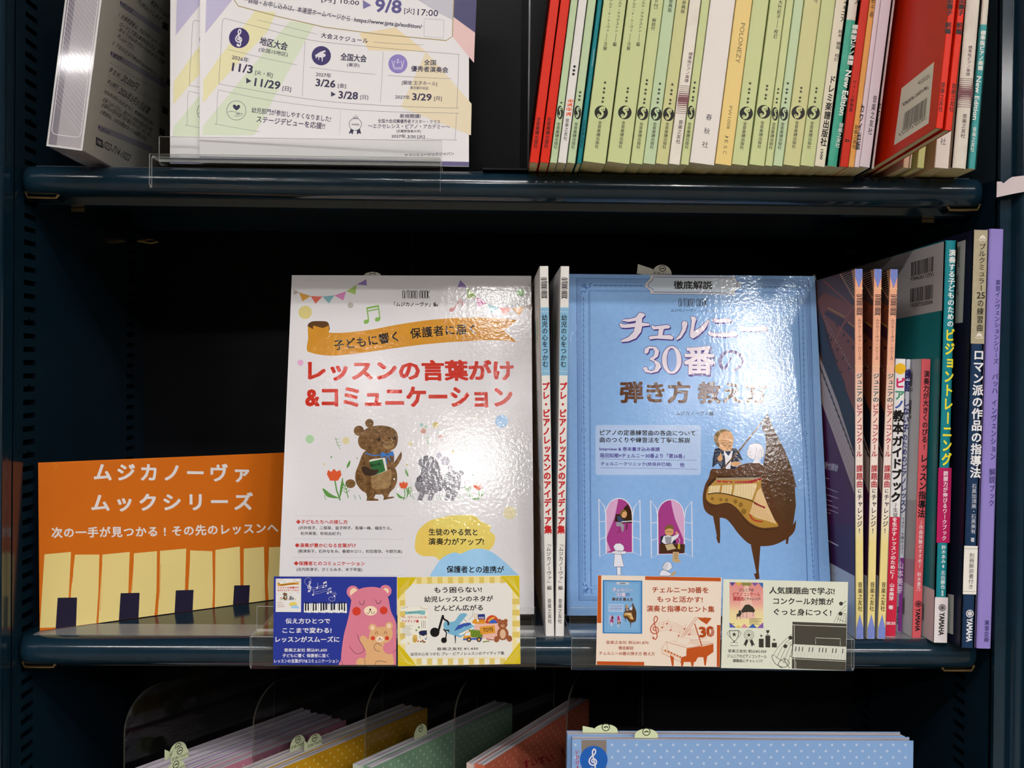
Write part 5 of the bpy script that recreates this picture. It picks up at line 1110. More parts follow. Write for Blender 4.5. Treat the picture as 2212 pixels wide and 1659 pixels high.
def fork(c, x, y, r, col, bg):
    """ring with three crossed tuning forks"""
    c.L += 1; c.line([(x+r*math.cos(k*.3491), y+r*math.sin(k*.3491)) for k in range(18)], r*.2, col, closed=True)
    for k in range(3):
        a = math.pi/2+k*math.pi/3; ux, uy = math.cos(a), math.sin(a)
        c.line([(x-ux*r*.8, y-uy*r*.8), (x+ux*r*.8, y+uy*r*.8)], r*.16, col); 
        for sgn in (1, -1):
            for q in (.18, -.18): c.line([(x+sgn*ux*r*.3-uy*r*q, y+sgn*uy*r*.3+ux*r*q), (x+sgn*ux*r*.7-uy*r*q, y+sgn*uy*r*.7+ux*r*q)], r*.1, col)
    c.L -= 1
fork(g, *E6(1143, 1052), 6.6, K, '#dc5f68'); g.t('YAMAHA', *E6(1140, 1097), *E6(1135, 1328), 11, K, .04)
l = B.l; q = E4
barcode(l, [E5(x, y) for x, y in ((1060, 120), (1088, 118), (1080, 258), (1052, 255))], 6, 2); barcode(l, [E5(x, y) for x, y in ((1052, 395), (1078, 392), (1070, 535), (1044, 530))], 6, 3); l.t('01', *E5(1052, 292), *E5(1082, 294), 8, K, .01); l.t('04', *E5(1044, 565), *E5(1072, 568), 8, K, .01)
l.poly([E6(975, 0), E6(1130, 0), E6(1095, 885), E6(985, 820), E6(985, 580)], '#b9b4b6'); l.L = 2; l.poly([E6(985, 590), E6(1108, 600), E6(1097, 880), E6(985, 825)], '#b69aa8')  # grey and mauve patches: reflection in the glossy cover, put into the colour
barcode(l, [E6(x, y) for x, y in ((980, 1000), (1008, 985), (1005, 1165), (980, 1150))], 5, 5); B.done()
B = side_book('tall teal spined workbook with yellow lettering and two barcodes on its back', (2016.8, 1390), (2046.5, 1390), (2039.8, 520.5), (2070.6, 520.5), .21, '#1f8590', side='#2a8a90', round_=.0035); g = B.c
B.band(B.zpx(*E6(1395, 433)), B.zpx(*E5(1410, 1080)), '#b8235e'); B.band(.0002, B.zpx(*E6(1380, 985)), '#e4dbdc'); g.L = 3
YE = '#f0e23c'; WH2 = '#ecf2f0'
vt5(g, '演奏する子どものための', E4, (1487, 275), E4, (1465, 1065), 15, WH2, .03); vt5(g, 'ビジョントレーニング', E4, (1463, 1075), E5, (1425, 1065), 22, YE, .035)
vt5(g, '読譜力が伸びるワークブック', E5, (1420, 1110), E6, (1402, 415), 10.5, '#f0e4ea', .02); vt5(g, '鈴木あみ', E6, (1400, 455), E6, (1394, 645), 10, WH2, .01); vt5(g, '著', E6, (1394, 655), E6, (1393, 690), 5, WH2); vt5(g, '北出勝也', E6, (1393, 712), E6, (1388, 905), 10, WH2, .01); vt5(g, '監修', E6, (1387, 915), E6, (1385, 975), 5, WH2)
fork(g, *E6(1383, 1090), 6.8, K, '#e4dbdc'); g.t('YAMAHA', *E6(1382, 1140), *E6(1373, 1370), 12, K, .04)
l = B.l
l.poly([E4(x, y) for x, y in ((-200, 650), (1402, 196), (1392, 892), (-200, 1160))], '#d6cfd0'); l.L = 2
barcode(l, [E4(x, y) for x, y in ((1070, 408), (1302, 345), (1298, 495), (1070, 550))], 26, 11); barcode(l, [E4(x, y) for x, y in ((1064, 675), (1294, 628), (1288, 775), (1062, 815))], 26, 12)
l.t('9784636112931', *E4(1066, 578), *E4(1296, 525), 8.4, K, .012); l.t('1920073020004', *E4(1064, 845), *E4(1288, 808), 8.4, K, .012); l.t('ISBN978-4-636-11293-1', *E4(780, 490), *E4(1000, 453), 5, '#8a8688')
l.L = 1; l.poly([E6(x, y) for x, y in ((900, 700), (1195, 865), (1312, 915), (1300, 1455), (900, 1300))], '#e0d4d6'); l.L = 2
barcode(l, [E6(x, y) for x, y in ((1180, 1060), (1206, 1048), (1200, 1225), (1178, 1215))], 5, 15); l.L = 1
B.done()
B = side_book('navy spined piano teaching book with beige upper title panel', (2076, 1401), (2106, 1401), (2103.4, 497.5), (2135.6, 497.5), .212, mottled('#1d3450', '#22395a', 200, 'coated'), side=mottled('#1b1f35', '#221f38', 12, 'coated'), round_=.003); g = B.c
B.band(B.zpx(*E4(1745, 1230)), B.h-.0002, mottled('#b5ab90', '#a89d80', 300, 'coated')); B.band(B.zpx(*E6(1660, 955)), B.zpx(*E6(1675, 465)), '#e9e5dc'); g.L = 3
def crest(c, x, y, s, col, flip=1):
    for a in (-1.15, -.6, 0, .6, 1.15):
        ux, uy = math.sin(a), -math.cos(a)*flip; k = s*(1-.25*abs(a)); c.ell(x+ux*k*.75, y+uy*k*.75, s*.24, k*.42, col, 12, a*flip if flip > 0 else -a)
    c.curve([(x-s*1.1, y+s*.1*flip), (x-s*.5, y+s*.45*flip), (x, y+s*.2*flip), (x+s*.5, y+s*.45*flip), (x+s*1.1, y+s*.1*flip)], s*.16, col)
crest(g, *E4(1792, 170), 8, '#e9e4d8'); crest(g, *E4(1758, 1160), 8, '#e9e4d8', 1)
vt5(g, 'ブルクミュラー', E4, (1792, 215), E4, (1775, 700), 15, '#1f1d1a', .01); g.t('25', *E4(1733, 740), *E4(1815, 742), 14, '#1f1d1a', .015); vt5(g, 'の練習曲', E4, (1772, 780), E4, (1762, 1110), 15, '#1f1d1a', .012)
vt5(g, 'ロマン派の作品の指導法', E4, (1755, 1285), E5, (1718, 1190), 24, '#e9e8ea', .03); vt5(g, '石黒加須美・石黒美有', E5, (1708, 1240), E6, (1697, 345), 11, '#cfd2da', .005); vt5(g, '著', E6, (1692, 380), E6, (1690, 428), 9, '#cfd2da')
vt5(g, '別冊解説書付き', E6, (1684, 535), E6, (1672, 905), 11, K, .005); g.line([E6(1608, 492), E6(1747, 494)], .5, K); g.line([E6(1594, 925), E6(1735, 928)], .5, K)
fork(g, *E6(1663, 1150), 7.6, '#e9e8ea', '#1d3450'); g.t('YAMAHA', *E6(1662, 1195), *E6(1655, 1435), 13, '#e9e8ea', .04)
l = B.l; l.poly([E4(x, y) for x, y in ((1200, 310), (1622, 178), (1592, 1015), (1200, 1060))], '#d4d2cc'); l.L = 2
barcode(l, [E4(x, y) for x, y in ((1420, 290), (1568, 245), (1562, 395), (1420, 430))], 14, 21); barcode(l, [E4(x, y) for x, y in ((1420, 570), (1556, 535), (1550, 685), (1420, 705))], 14, 22); l.t('2', *E4(1540, 430), *E4(1562, 428), 8, K); l.t('0', *E4(1532, 720), *E4(1552, 718), 8, K)
l.L = 1; l.poly([E6(x, y) for x, y in ((1400, 940), (1502, 962), (1495, 1362), (1400, 1330))], '#e0dcd2'); B.done()
B = side_book('lilac spined invention booklet with dark blue lettering, last on the shelf', (2109, 1402), (2143, 1402), (2137.5, 495.6), (2171, 495.6), .22, '#9183c8', Y=.688, side='#a99bd6', round_=.002); g = B.c; NVY = '#2c2a5c'
vt5(g, '東音インヴェンションシリーズ', E4, (1950, 580), E4, (1925, 1440), 11.5, NVY, .012); vt5(g, 'バッハ', E4, (1920, 1530), E5, (1915, 335), 14, NVY, .012); vt5(g, 'インヴェンション', E5, (1912, 385), E5, (1895, 1005), 12.5, NVY, .012); vt5(g, '解説', E5, (1890, 1085), E5, (1888, 1240), 14, NVY, .012); vt5(g, 'ブック', E5, (1888, 1255), E5, (1880, 1475), 12.5, NVY, .012); vt5(g, '東音企画', E6, (1838, 1215), E6, (1830, 1440), 11, NVY, .02); B.done()

# ---------------------------------------------------------------- orange series card on the left
def G(x, y): return (x/3.456, 900+y/3.456)
P0 = at(86, 1343, .7235); P0.x = max(P0.x, XL+.006); P0.z = ZT2+.0006
P1 = atz(600, 1303, ZT2+.0006); P1.y += .018
Mo = frame(P0, P1-P0, math.radians(3.5)); LO = .215
t = thing('sign_card', 'orange sign card with piano keys and white lettering behind the bear cover', 'sign', P0, Mo.to_3x3())
b = MB(); HO = .1165
b.box(0, 0, 0, LO, .0006, HO, mottled('#d9711a', '#cf6a17', 12, 'coated')); c = Canvas(b, Mo, (0, 0, 0), (1, 0, 0), (0, 0, 1), 'coated')
CRM = '#ecd78d'; pg = lambda *q: [G(x, y) for x, y in q]
def lcl(*q):  # clip to the card
    out = []
    for p in q:
        u, v = c.px(*G(*p)); out.append((min(max(u, .0001), LO-.0001), min(max(v, .0001), HO-.0001)))
    return out
for q in (((332, 1028), (530, 1010), (512, 1360), (500, 1580), (270, 1580)), ((560, 1030), (742, 1030), (735, 1300), (720, 1600), (520, 1600), (530, 1300)), ((765, 1030), (968, 1010), (955, 1400), (945, 1600), (735, 1600), (748, 1300)), ((1000, 1020), (1172, 1004), (1168, 1300), (1155, 1600), (960, 1600), (985, 1250)), ((1195, 1002), (1390, 985), (1380, 1300), (1375, 1600), (1178, 1600), (1190, 1300)), ((1420, 998), (1585, 1005), (1590, 1300), (1588, 1600), (1400, 1600), (1408, 1250)), ((1608, 995), (1790, 970), (1795, 1300), (1790, 1600), (1606, 1600), (1606, 1250)), ((1820, 985), (1970, 972), (1978, 1300), (1985, 1600), (1810, 1600), (1818, 1250)), ((2008, 975), (2200, 968), (2200, 1600), (2010, 1600), (1998, 1250))): c.poly(lcl(*q), CRM, mapped=True)
c.L = 2
for q in (((430, 1352), (575, 1350), (568, 1600), (415, 1600)), ((900, 1318), (1042, 1315), (1035, 1600), (888, 1600)), ((1312, 1297), (1445, 1293), (1440, 1600), (1305, 1600)), ((1748, 1260), (1865, 1258), (1862, 1600), (1742, 1600))): c.poly(lcl(*q), '#262238', mapped=True)
for x0, y0, x1, y1 in ((552, 1060, 540, 1240), (762, 1080, 748, 1450), (998, 1060, 985, 1300), (1200, 1100, 1192, 1360), (1418, 1040, 1410, 1200), (1812, 1040, 1806, 1250), (2005, 1040, 2008, 1170)): c.line(pg((x0, y0), (x1, y1)), .7, '#d9711a')
WS = '#e8e2e0'
def brush(txt, pts, h):
    """display lettering with flared strokes"""
    c.run(txt, pg(*pts), h, WS, .035, fill=.84)
brush('ムジカノーヴァ', ((680, 415), (1890, 425)), 41); brush('ムックシリーズ', ((660, 645), (1905, 635)), 41)
c.run('次の一手が見つかる!その先のレッスンへ', pg((380, 868), (1200, 858), (2080, 830)), 24, WS, .03)
for i in range(9): c.circ(*G(395+(i*17) % 40, 345+(i*29) % 45), .8, '#e8b040', 6)
b.build('card', t)
# ---------------------------------------------------------------- price cards in the stands' front channels
def C(x, y): return (540+x/6.703, 1230+y/6.703)
def C2(x, y): return (840+x/6.703, 1230+y/6.703)
def D(x, y): return (1230+x/3.456, 1220+y/3.456)
class Card:
    def __init__(s, label, tl, tr, br, bl, col, Y=.6915):
        M, w, h = fit_rect(tl, tr, bl, br, Y, math.radians(.6)); s.M, s.w, s.h = M, w, h
        s.t = thing('price_card', label, 'price card', M.translation, M.to_3x3(), 'illustrated price cards')
        s.b = MB(); s.b.box(0, 0, 0, w, .0005, h, mat(col, 'coated')); s.c = Canvas(s.b, M, (0, 0, 0), (1, 0, 0), (0, 0, 1), 'coated'); s.c.clip = (.0001, w-.0001, .0001, h-.0001)
    def done(s): s.b.build('card', s.t)
def thumb(c, art, q, src):
    """a small printed picture of a cover: src = the cover's corners in the photo, q = where it is printed"""
    (a, b_, d, e), (tl, tr, br, bl) = src, q
    def pre(p):
        v = (p[1]-a[1])/(e[1]-a[1]); xl = a[0]+(e[0]-a[0])*v; xr = b_[0]+(d[0]-b_[0])*v; u = (p[0]-xl)/(xr-xl); u = min(1, max(0, u)); v = min(1, max(0, v))
        top = (tl[0]+(tr[0]-tl[0])*u, tl[1]+(tr[1]-tl[1])*u); bot = (bl[0]+(br[0]-bl[0])*u, bl[1]+(br[1]-bl[1])*u)
        return (top[0]+(bot[0]-top[0])*v, top[1]+(bot[1]-top[1])*v)
    c.pre = pre; c.L0 = 1; c.L = 1; art(c, True); c.pre = None; c.L0 = 0; c.L = 1
Q1 = ((635, 603), (1150, 603), (1151, 1336), (594.5, 1337)); Q2 = ((1223.5, 588), (1764, 588.5), (1793.5, 1327), (1222, 1321))
W8 = '#e9e7ea'
# blue card, pink bear
k = Card('blue price card with a big pink bear hugging a cub', C(352, 104), C(2120, 108), C(2124, 1386), C(328, 1382), '#2c3a94'); c = k.c; f = C; P = lambda *q: [C(*p) for p in q]
c.poly(P((374, 134), (742, 132), (738, 618), (372, 615)), '#e9e6e2'); thumb(c, art_one, P((374, 134), (742, 132), (738, 618), (372, 615)), Q1)
clef(c, *C(865, 245), 21, W8); c.curve(P((850, 250), (800, 200), (795, 150), (835, 118), (880, 140), (875, 175), (845, 170)), .4, W8)
for o in (0, 28): c.curve(P((890, 265+o), (960, 262+o), (1040, 232+o), (1110, 235+o)), .35, W8); c.curve(P((910, 330+o), (1010, 315+o), (1100, 290+o), (1180, 320+o), (1230, 360+o)), .35, W8)
for x, y in ((972, 265), (1060, 258), (1100, 238), (852, 318), (912, 368), (1127, 345), (1168, 325), (1222, 388)): c.ell(*C(x, y), 2.1, 1.8, W8, 10)
for pts in (((982, 262), (982, 195)), ((1070, 255), (1062, 190)), ((1110, 235), (1108, 170)), ((922, 365), (920, 300)), ((1135, 342), (1130, 280)), ((1175, 322), (1172, 262)), ((1230, 385), (1232, 322), (1258, 365))): c.line(P(*pts), .5, W8)
c.poly(P((1062, 190), (1108, 170), (1110, 192), (1064, 212)), W8); c.poly(P((1130, 280), (1172, 262), (1174, 275), (1132, 293)), W8); c.curve(P((1230, 400), (1225, 445), (1180, 460), (1140, 430), (1160, 398), (1195, 402), (1190, 420)), .5, W8)
for i in range(18):
    x = 780+i*34.7; o = (i*7) % 20; c.poly(P((x+4, 490+o % 12), (x+31, 488+o % 9), (x+33, 630+o*.5-8), (x, 628+o*.4-6)), '#f0efe9')
c.L = 2
for i in (0, 1, 3, 4, 6, 7, 8, 10, 11, 13, 14, 15): x = 797+i*37.5; c.poly(P((x, 470), (x+17, 470), (x+20, 600-(i % 3)*8), (x-2, 600-(i % 3)*8)), '#15161f')
c.L = 1
for s_, x0, x1, y, h in (('伝え方ひとつで', 515, 1160, 747, 78), ('ここまで変わる!', 470, 1180, 882, 82), ('レッスンがスムーズに', 370, 1295, 1012, 86), ('音楽之友社 税込¥1,650', 495, 1115, 1168, 54), ('子どもに響く 保護者に届く', 470, 1140, 1247, 54), ('レッスンの言葉がけ&コミュニケーション', 352, 1285, 1325, 56)): c.t(s_, *C(x0, y), *C(x1, y), h/6.703, W8, .022 if h > 70 else .016)
PK, CRE, TN, LN = '#d97f94', '#f1d6b6', '#dfae7c', '#2a1d28'
c.circ(*C(1490, 325), 13.5, PK); c.circ(*C(1962, 312), 13.2, PK)
c.blob(P((1475, 420), (1530, 320), (1620, 272), (1740, 254), (1860, 265), (1960, 320), (2005, 420), (2040, 600), (2122, 800), (2130, 1100), (2122, 1388), (1700, 1392), (1340, 1388), (1322, 1280), (1330, 1160), (1360, 950), (1420, 720), (1450, 560)), PK); c.poly(P((1280, 1386), (1300, 1340), (1340, 1320), (1350, 1386)), PK)
c.L = 2; c.ell(*C(1500, 332), 8, 9.5, CRE, 20, .3); c.ell(*C(1968, 312), 6.4, 6.6, CRE); c.L = 3; c.blob(P((1450, 400), (1530, 320), (1590, 300), (1600, 400), (1500, 460)), PK); c.blob(P((1900, 280), (1950, 300), (2005, 370), (1960, 400), (1880, 350)), PK); c.L = 4
for x, y, r in ((1543, 605, 62), (1935, 593, 56)): c.circ(*C(x, y), r/6.703, '#d2402c', 24)
c.ell(*C(1745, 598), 14.2, 10.4, '#f3dcc0', 26); c.L = 5
c.circ(*C(1742, 580), 2, LN, 12); c.curve(P((1690, 625), (1715, 640), (1742, 590), (1765, 635), (1795, 628), (1805, 605)), .9, LN); c.curve(P((1585, 462), (1600, 500), (1635, 512), (1652, 480), (1652, 445)), 1, LN); c.curve(P((1820, 435), (1835, 485), (1862, 496), (1888, 470), (1895, 440)), 1, LN)
c.L = 2; c.circ(*C(1775, 840), 8.2, TN); c.circ(*C(2015, 815), 8.2, TN)
c.blob(P((1740, 900), (1800, 845), (1900, 832), (2000, 830), (2060, 880), (2060, 980), (2000, 1050), (1940, 1080), (2040, 1180), (2075, 1290), (2060, 1388), (1800, 1390), (1560, 1388), (1550, 1310), (1600, 1280), (1665, 1290), (1680, 1180), (1640, 1110), (1590, 1010), (1620, 960), (1670, 970), (1715, 1010)), TN); c.L = 3
c.ell(*C(1775, 845), 4.4, 5, '#f0d3b4'); c.ell(*C(2012, 818), 4.6, 5, '#f0d3b4')
for x, y, r in ((1780, 995, 30), (1985, 995, 30)): c.circ(*C(x, y), r/6.703, '#d2402c', 18)
c.ell(*C(1882, 1008), 9.2, 6.6, '#f3dcc0', 20); c.L = 4; c.circ(*C(1880, 998), 1.4, LN, 10); c.curve(P((1850, 1012), (1865, 1028), (1882, 1005), (1900, 1026), (1915, 1012)), .7, LN); c.curve(P((1812, 945), (1825, 905), (1842, 905), (1852, 945)), .8, LN); c.curve(P((1940, 940), (1955, 902), (1972, 905), (1982, 945)), .8, LN)
c.blob(P((1925, 1130), (1960, 1080), (2060, 1060), (2120, 1080), (2122, 1190), (2040, 1225), (1960, 1205)), PK); c.L = 5
c.curve(P((1552, 940), (1590, 1040), (1640, 1120), (1645, 1180), (1580, 1220), (1510, 1200), (1440, 1108)), .8, LN); c.curve(P((1908, 1105), (1850, 1070), (1800, 1100), (1810, 1160), (1880, 1190)), .8, LN); c.line(P((2068, 1198), (2122, 1160)), .8, LN); c.line(P((1660, 1305), (1668, 1380)), .8, LN); c.curve(P((1815, 1380), (1825, 1340), (1870, 1325), (1980, 1340)), .8, LN); c.line(P((1330, 1325), (1345, 1385)), .8, LN); k.done()
# yellow gingham card
k = Card('white price card with yellow gingham border and a toy box', C2(124, 112), C2(1890, 88), C2(1908, 1368), C2(128, 1402), '#e6e3dc'); c = k.c; P = lambda *q: [C2(*p) for p in q]
GA, GB_ = '#ecdc9c', '#dfc568'
c.poly(P((120, 116), (1890, 92), (1890, 185), (120, 215)), GA); c.poly(P((125, 1290), (1908, 1270), (1908, 1370), (128, 1402)), GA); c.poly(P((120, 116), (236, 114), (240, 1400), (128, 1402)), GA); c.poly(P((1785, 92), (1892, 92), (1908, 1370), (1792, 1372)), GA); c.L = 2
for i in range(9): x = 402+i*151; c.poly(P((x, 112), (x+70, 111), (x+72, 205-i*1), (x+2, 206-i*1)), GB_); c.poly(P((x, 1290), (x+75, 1289), (x+75, 1380), (x, 1381)), '#ddc875'); c.poly(P((x+75, 1290), (x+150, 1289), (x+150, 1378), (x+76, 1380)), '#ebe7dc')
for i in range(4): y = 445+i*160; c.poly(P((160, y), (235, y), (235, y+80), (160, y+80)), GB_); c.poly(P((1788, y-20), (1892, y-20), (1894, y+60), (1788, y+60)), GB_); c.poly(P((1850, y+70), (1894, y+70), (1896, y+130), (1850, y+130)), '#ebe7dc')
YC = '#d2bb1e'; c.L = 3
for q in (((122, 114), (402, 112), (320, 230), (230, 320), (124, 440)), ((1615, 96), (1892, 90), (1892, 420), (1790, 300), (1700, 190)), ((126, 1075), (210, 1150), (310, 1270), (395, 1398), (128, 1402)), ((1900, 1050), (1908, 1372), (1650, 1376), (1760, 1230))): c.poly(P(*q), YC)
c.L = 4
for i in range(4):
    o = i*34; c.line(P((150, 300+o), (300-i*5, 130+o)), .5, '#efe6a6'); c.line(P((1690+o, 110), (1860+i*8, 300+o*.4)), .5, '#efe6a6'); c.line(P((140, 1150+o*1.5), (280+o, 1370+i*6)), .5, '#efe6a6'); c.line(P((1700+o, 1350), (1890, 1130+o)), .5, '#efe6a6')
c.L = 1
for s_, x0, x1, y0, y1, h in (('もう困らない!', 655, 1345, 300, 292, 84), ('幼児レッスンのネタが', 512, 1508, 432, 422, 88), ('どんどん広がる', 660, 1362, 562, 552, 86), ('音楽之友社 ¥1,430', 695, 1292, 1152, 1146, 46), ('幼児の心をつかむ プレ・ピアノレッスンのアイディア集', 315, 1672, 1228, 1210, 50)): c.t(s_, *C2(x0, y0), *C2(x1, y1), h/6.703, '#232024', .022 if h > 60 else .014)
# printed book
c.poly(P((168, 545), (562, 540), (565, 1072), (172, 1078)), '#ece9dc'); c.L = 2
c.curve(P((165, 550), (200, 562), (240, 555), (275, 530)), .4, '#a89a80'); c.curve(P((440, 530), (480, 560), (530, 575), (565, 570)), .4, '#a89a80')
for i, col in enumerate(('#dba24a', '#84b3bd', '#a4c069', '#d888ba')): c.poly(P((180+i*25, 558-i*5), (196+i*25, 556-i*5), (188+i*25, 574-i*5)), col); c.poly(P((455+i*26, 548+i*6), (472+i*26, 552+i*6), (462+i*26, 568+i*6)), col)
c.poly(P((200, 600), (270, 612), (400, 600), (470, 592), (530, 600), (520, 660), (400, 640), (270, 648), (205, 655)), '#7fbcc0'); c.L = 3; c.t('幼児の心をつかむ', *C2(282, 622), *C2(455, 618), 3, K); c.t('プレ・ピアノレッスンの', *C2(182, 692), *C2(545, 692), 5.6, RD, .03); c.t('アイディア集', *C2(185, 750), *C2(435, 750), 6.2, RD, .03)
for i in range(9): y = 815+i*18; c.line(P((190, y), (345-(i*37) % 50, y)), .8, '#a9a69c')
for x in (475, 500, 525): c.line(P((x, 740), (x, 850)), .9, '#6a686a')
c.poly(P((430, 905), (470, 885), (550, 880), (552, 940), (500, 965), (445, 945)), '#232a4a'); c.line(P((450, 950), (452, 1000)), .8, K); c.line(P((545, 940), (546, 990)), .8, K); c.blob(P((345, 1000), (360, 960), (400, 958), (412, 1000), (400, 1050), (355, 1055)), '#c9a24e'); c.blob(P((345, 965), (375, 945), (408, 960), (400, 990), (360, 990)), '#d6b25e')
for x, y, col in ((425, 1040, '#c96a4a'), (465, 1045, '#6a4a32'), (500, 1050, '#5a7a4a'), (535, 1005, '#4a7ab0'), (490, 1030, '#b0483a'), (520, 1050, '#8a5a3a'), (185, 1015, '#dfc77a'), (285, 1070, '#dfc77a'), (435, 838, '#5d8a4a'), (398, 880, '#5d8a4a')): c.circ(*C2(x, y), 2, col, 10)
# music notes, toy piano, truck, toy box, teddy
c.L = 2; BK = '#1c1a1b'
c.circ(*C2(665, 910), 10.2, BK, 24); c.line(P((715, 900), (785, 660)), 4.6, BK); c.curve(P((780, 665), (800, 720), (850, 750), (862, 790), (852, 805)), 3.6, BK); c.circ(*C2(798, 1025), 6.2, BK, 20); c.line(P((822, 1010), (835, 920), (790, 860)), 2.6, BK); c.curve(P((790, 860), (820, 885), (860, 880), (868, 905)), 2.6, BK)
SB, SB2 = '#78b3d2', '#3a56a8'; c.L = 1
c.blob(P((792, 790), (820, 755), (900, 760), (960, 740), (1000, 680), (1040, 640), (1100, 635), (1132, 655), (1090, 710), (1020, 800), (960, 885), (960, 960), (850, 905), (800, 850)), SB); c.poly(P((1000, 810), (1080, 780), (1180, 770), (1200, 800), (1010, 900), (945, 890)), SB2); c.poly(P((950, 890), (1200, 795), (1238, 825), (1235, 870), (1035, 985), (830, 920)), SB); c.L = 2
c.poly(P((1005, 935), (1215, 835), (1238, 850), (1040, 955)), '#f2f1ea'); c.L = 3
for i in range(7): x = 1040+i*26; y = 930-i*13; c.line(P((x, y), (x-14, y-12)), 1, BK)
c.line(P((1085, 715), (1165, 805)), .8, '#2a3a6a'); c.poly(P((950, 960), (972, 955), (968, 1070), (960, 1070)), '#26303f'); c.poly(P((1060, 840), (1110, 820), (1112, 845), (1062, 868)), SB); c.curve(P((1215, 620), (1215, 660), (1190, 700), (1155, 725)), .5, BK)
c.L = 1; c.poly(P((1240, 785), (1640, 770), (1640, 990), (1240, 1005)), '#e9b8a8'); c.L = 2
c.blob(P((1205, 765), (1240, 720), (1270, 715), (1290, 760), (1390, 750), (1380, 785), (1240, 785)), '#dd9630'); c.poly(P((1287, 650), (1390, 645), (1395, 720), (1290, 722)), '#27357f'); c.L = 3; c.t('PUZZLE', *C2(1302, 700), *C2(1380, 698), 3.4, W8, .03); c.L = 2; c.poly(P((1300, 722), (1395, 718), (1396, 780), (1305, 782)), '#d3812c')
c.blob(P((1405, 740), (1430, 690), (1490, 662), (1550, 680), (1590, 735), (1590, 775), (1415, 782)), '#c54a2e'); c.L = 3; c.blob(P((1440, 735), (1500, 690), (1540, 695), (1480, 740), (1460, 780)), '#e0a63a'); c.blob(P((1450, 765), (1490, 728), (1540, 735), (1570, 775), (1460, 780)), '#3d62b8')
c.line(P((1245, 650), (1245, 690)), .7, '#c99a40'); c.line(P((1278, 645), (1278, 688)), .7, '#c99a40'); c.line(P((1245, 650), (1278, 645)), .9, '#c99a40'); c.circ(*C2(1240, 692), 1, '#c99a40', 8); c.circ(*C2(1272, 690), 1, '#c99a40', 8)
c.poly(P((1315, 830), (1530, 808), (1542, 920), (1325, 942)), '#dd9a35'); c.L = 4; c.t('TOYS', *C2(1362, 880), *C2(1508, 866), 9, '#6a4a24', .04); c.L = 3
c.poly(P((1150, 868), (1365, 885), (1355, 985), (1195, 985)), '#6f8a2f'); c.poly(P((1075, 985), (1110, 905), (1185, 895), (1190, 1000), (1080, 1015)), '#e0a02e'); c.poly(P((1095, 960), (1118, 915), (1178, 905), (1178, 955)), '#dfe7ea'); c.poly(P((1075, 1000), (1350, 985), (1350, 1015), (1075, 1025)), '#4a62b8'); c.L = 4
for x in (1160, 1305): c.circ(*C2(x, 1015), 5.2, '#2a2d4a', 18)
c.L = 5
for x in (1160, 1305): c.circ(*C2(x, 1015), 2.6, '#e0a63a', 14)
c.L = 4
for i in range(3): x = 1225+i*45; c.curve(P((x, 975), (x+4, 925), (x+15, 908), (x+26, 925), (x+30, 975)), .6, '#4f6a20')
c.line(P((1412, 1003), (1512, 1020)), 2.2, '#b5483a'); c.line(P((1360, 1048), (1460, 1035)), 2.2, '#7a8a3a')
TB = '#9a5a38'; c.L = 3; c.circ(*C2(1602, 745), 4.4, TB, 14); c.circ(*C2(1692, 745), 4.4, TB, 14); c.ell(*C2(1648, 795), 10.4, 9.6, TB); c.ell(*C2(1650, 930), 12.5, 14, TB); c.ell(*C2(1560, 1010), 6, 7, TB, 16, .3); c.ell(*C2(1745, 1000), 6, 7, TB, 16, -.3); c.L = 4
c.ell(*C2(1650, 935), 6.4, 10.2, '#dcb596'); c.ell(*C2(1648, 812), 4.4, 3.6, '#c9966e'); c.L = 5; c.circ(*C2(1648, 802), 1.2, BK, 8); c.circ(*C2(1622, 788), 1, BK, 8); c.circ(*C2(1672, 788), 1, BK, 8); k.done()
# orange piano card
k = Card('cream price card with orange piano drawing and the number 30', D(207, 77), D(1130, 97), D(1130, 762), D(205, 748), '#ecdccb'); c = k.c; P = lambda *q: [D(*p) for p in q]; OR = '#bd5420'
for q in (((207, 77), (238, 78), (238, 435), (207, 434)), ((565, 86), (1130, 97), (1130, 124), (565, 113)), ((1102, 450), (1132, 450), (1130, 762), (1100, 761)), ((205, 720), (558, 725), (558, 752), (205, 748))): c.poly(P(*q), OR)
tq = P((255, 118), (538, 123), (537, 510), (254, 507)); c.poly(tq, '#7fb1dd'); c.L = 2; c.line(tq, 4.6, '#3f83c0', closed=True); thumb(c, art_two, P((262, 122), (532, 126), (531, 505), (260, 502)), Q2)
for s_, x0, x1, y0, y1, h in (('チェルニー30番を', 618, 1038, 186, 190, 46), ('もっと活かす!', 655, 995, 256, 260, 46), ('演奏と指導のヒント集', 577, 1083, 326, 332, 48), ('音楽之友社 税込¥1,870', 273, 590, 579, 582, 27), ('徹底解説', 366, 478, 620, 622, 27), ('チェルニー30番の弾き方 教え方', 222, 638, 660, 665, 28)): c.t(s_, *D(x0, y0), *D(x1, y1), h/3.456, '#a8431c', .022 if h > 40 else .014)
clef(c, *D(640, 470), 50, '#c0583a', .8)
for o in range(5): c.curve(P((605, 470+o*16), (700, 425+o*16), (800, 440+o*15), (880, 480+o*11), (960, 470+o*12)), .5, '#c87a5a')
for x, y in ((692, 468), (755, 488), (815, 530), (858, 480), (895, 520), (728, 440)): c.ell(*D(x, y), 2.2, 1.7, '#c0583a', 10, -.4); c.line(P((x+6, y), (x+10, y-38)), .5, '#c0583a')
c.t('30', *D(968, 505), *D(1082, 495), 24, '#b04a1c', .06); c.L = 2
for i in range(5): c.line(P((1035+i*9, 535-i*2), (1060+i*6, 480-i*2)), .4, '#ecdccb')
c.L = 1; 
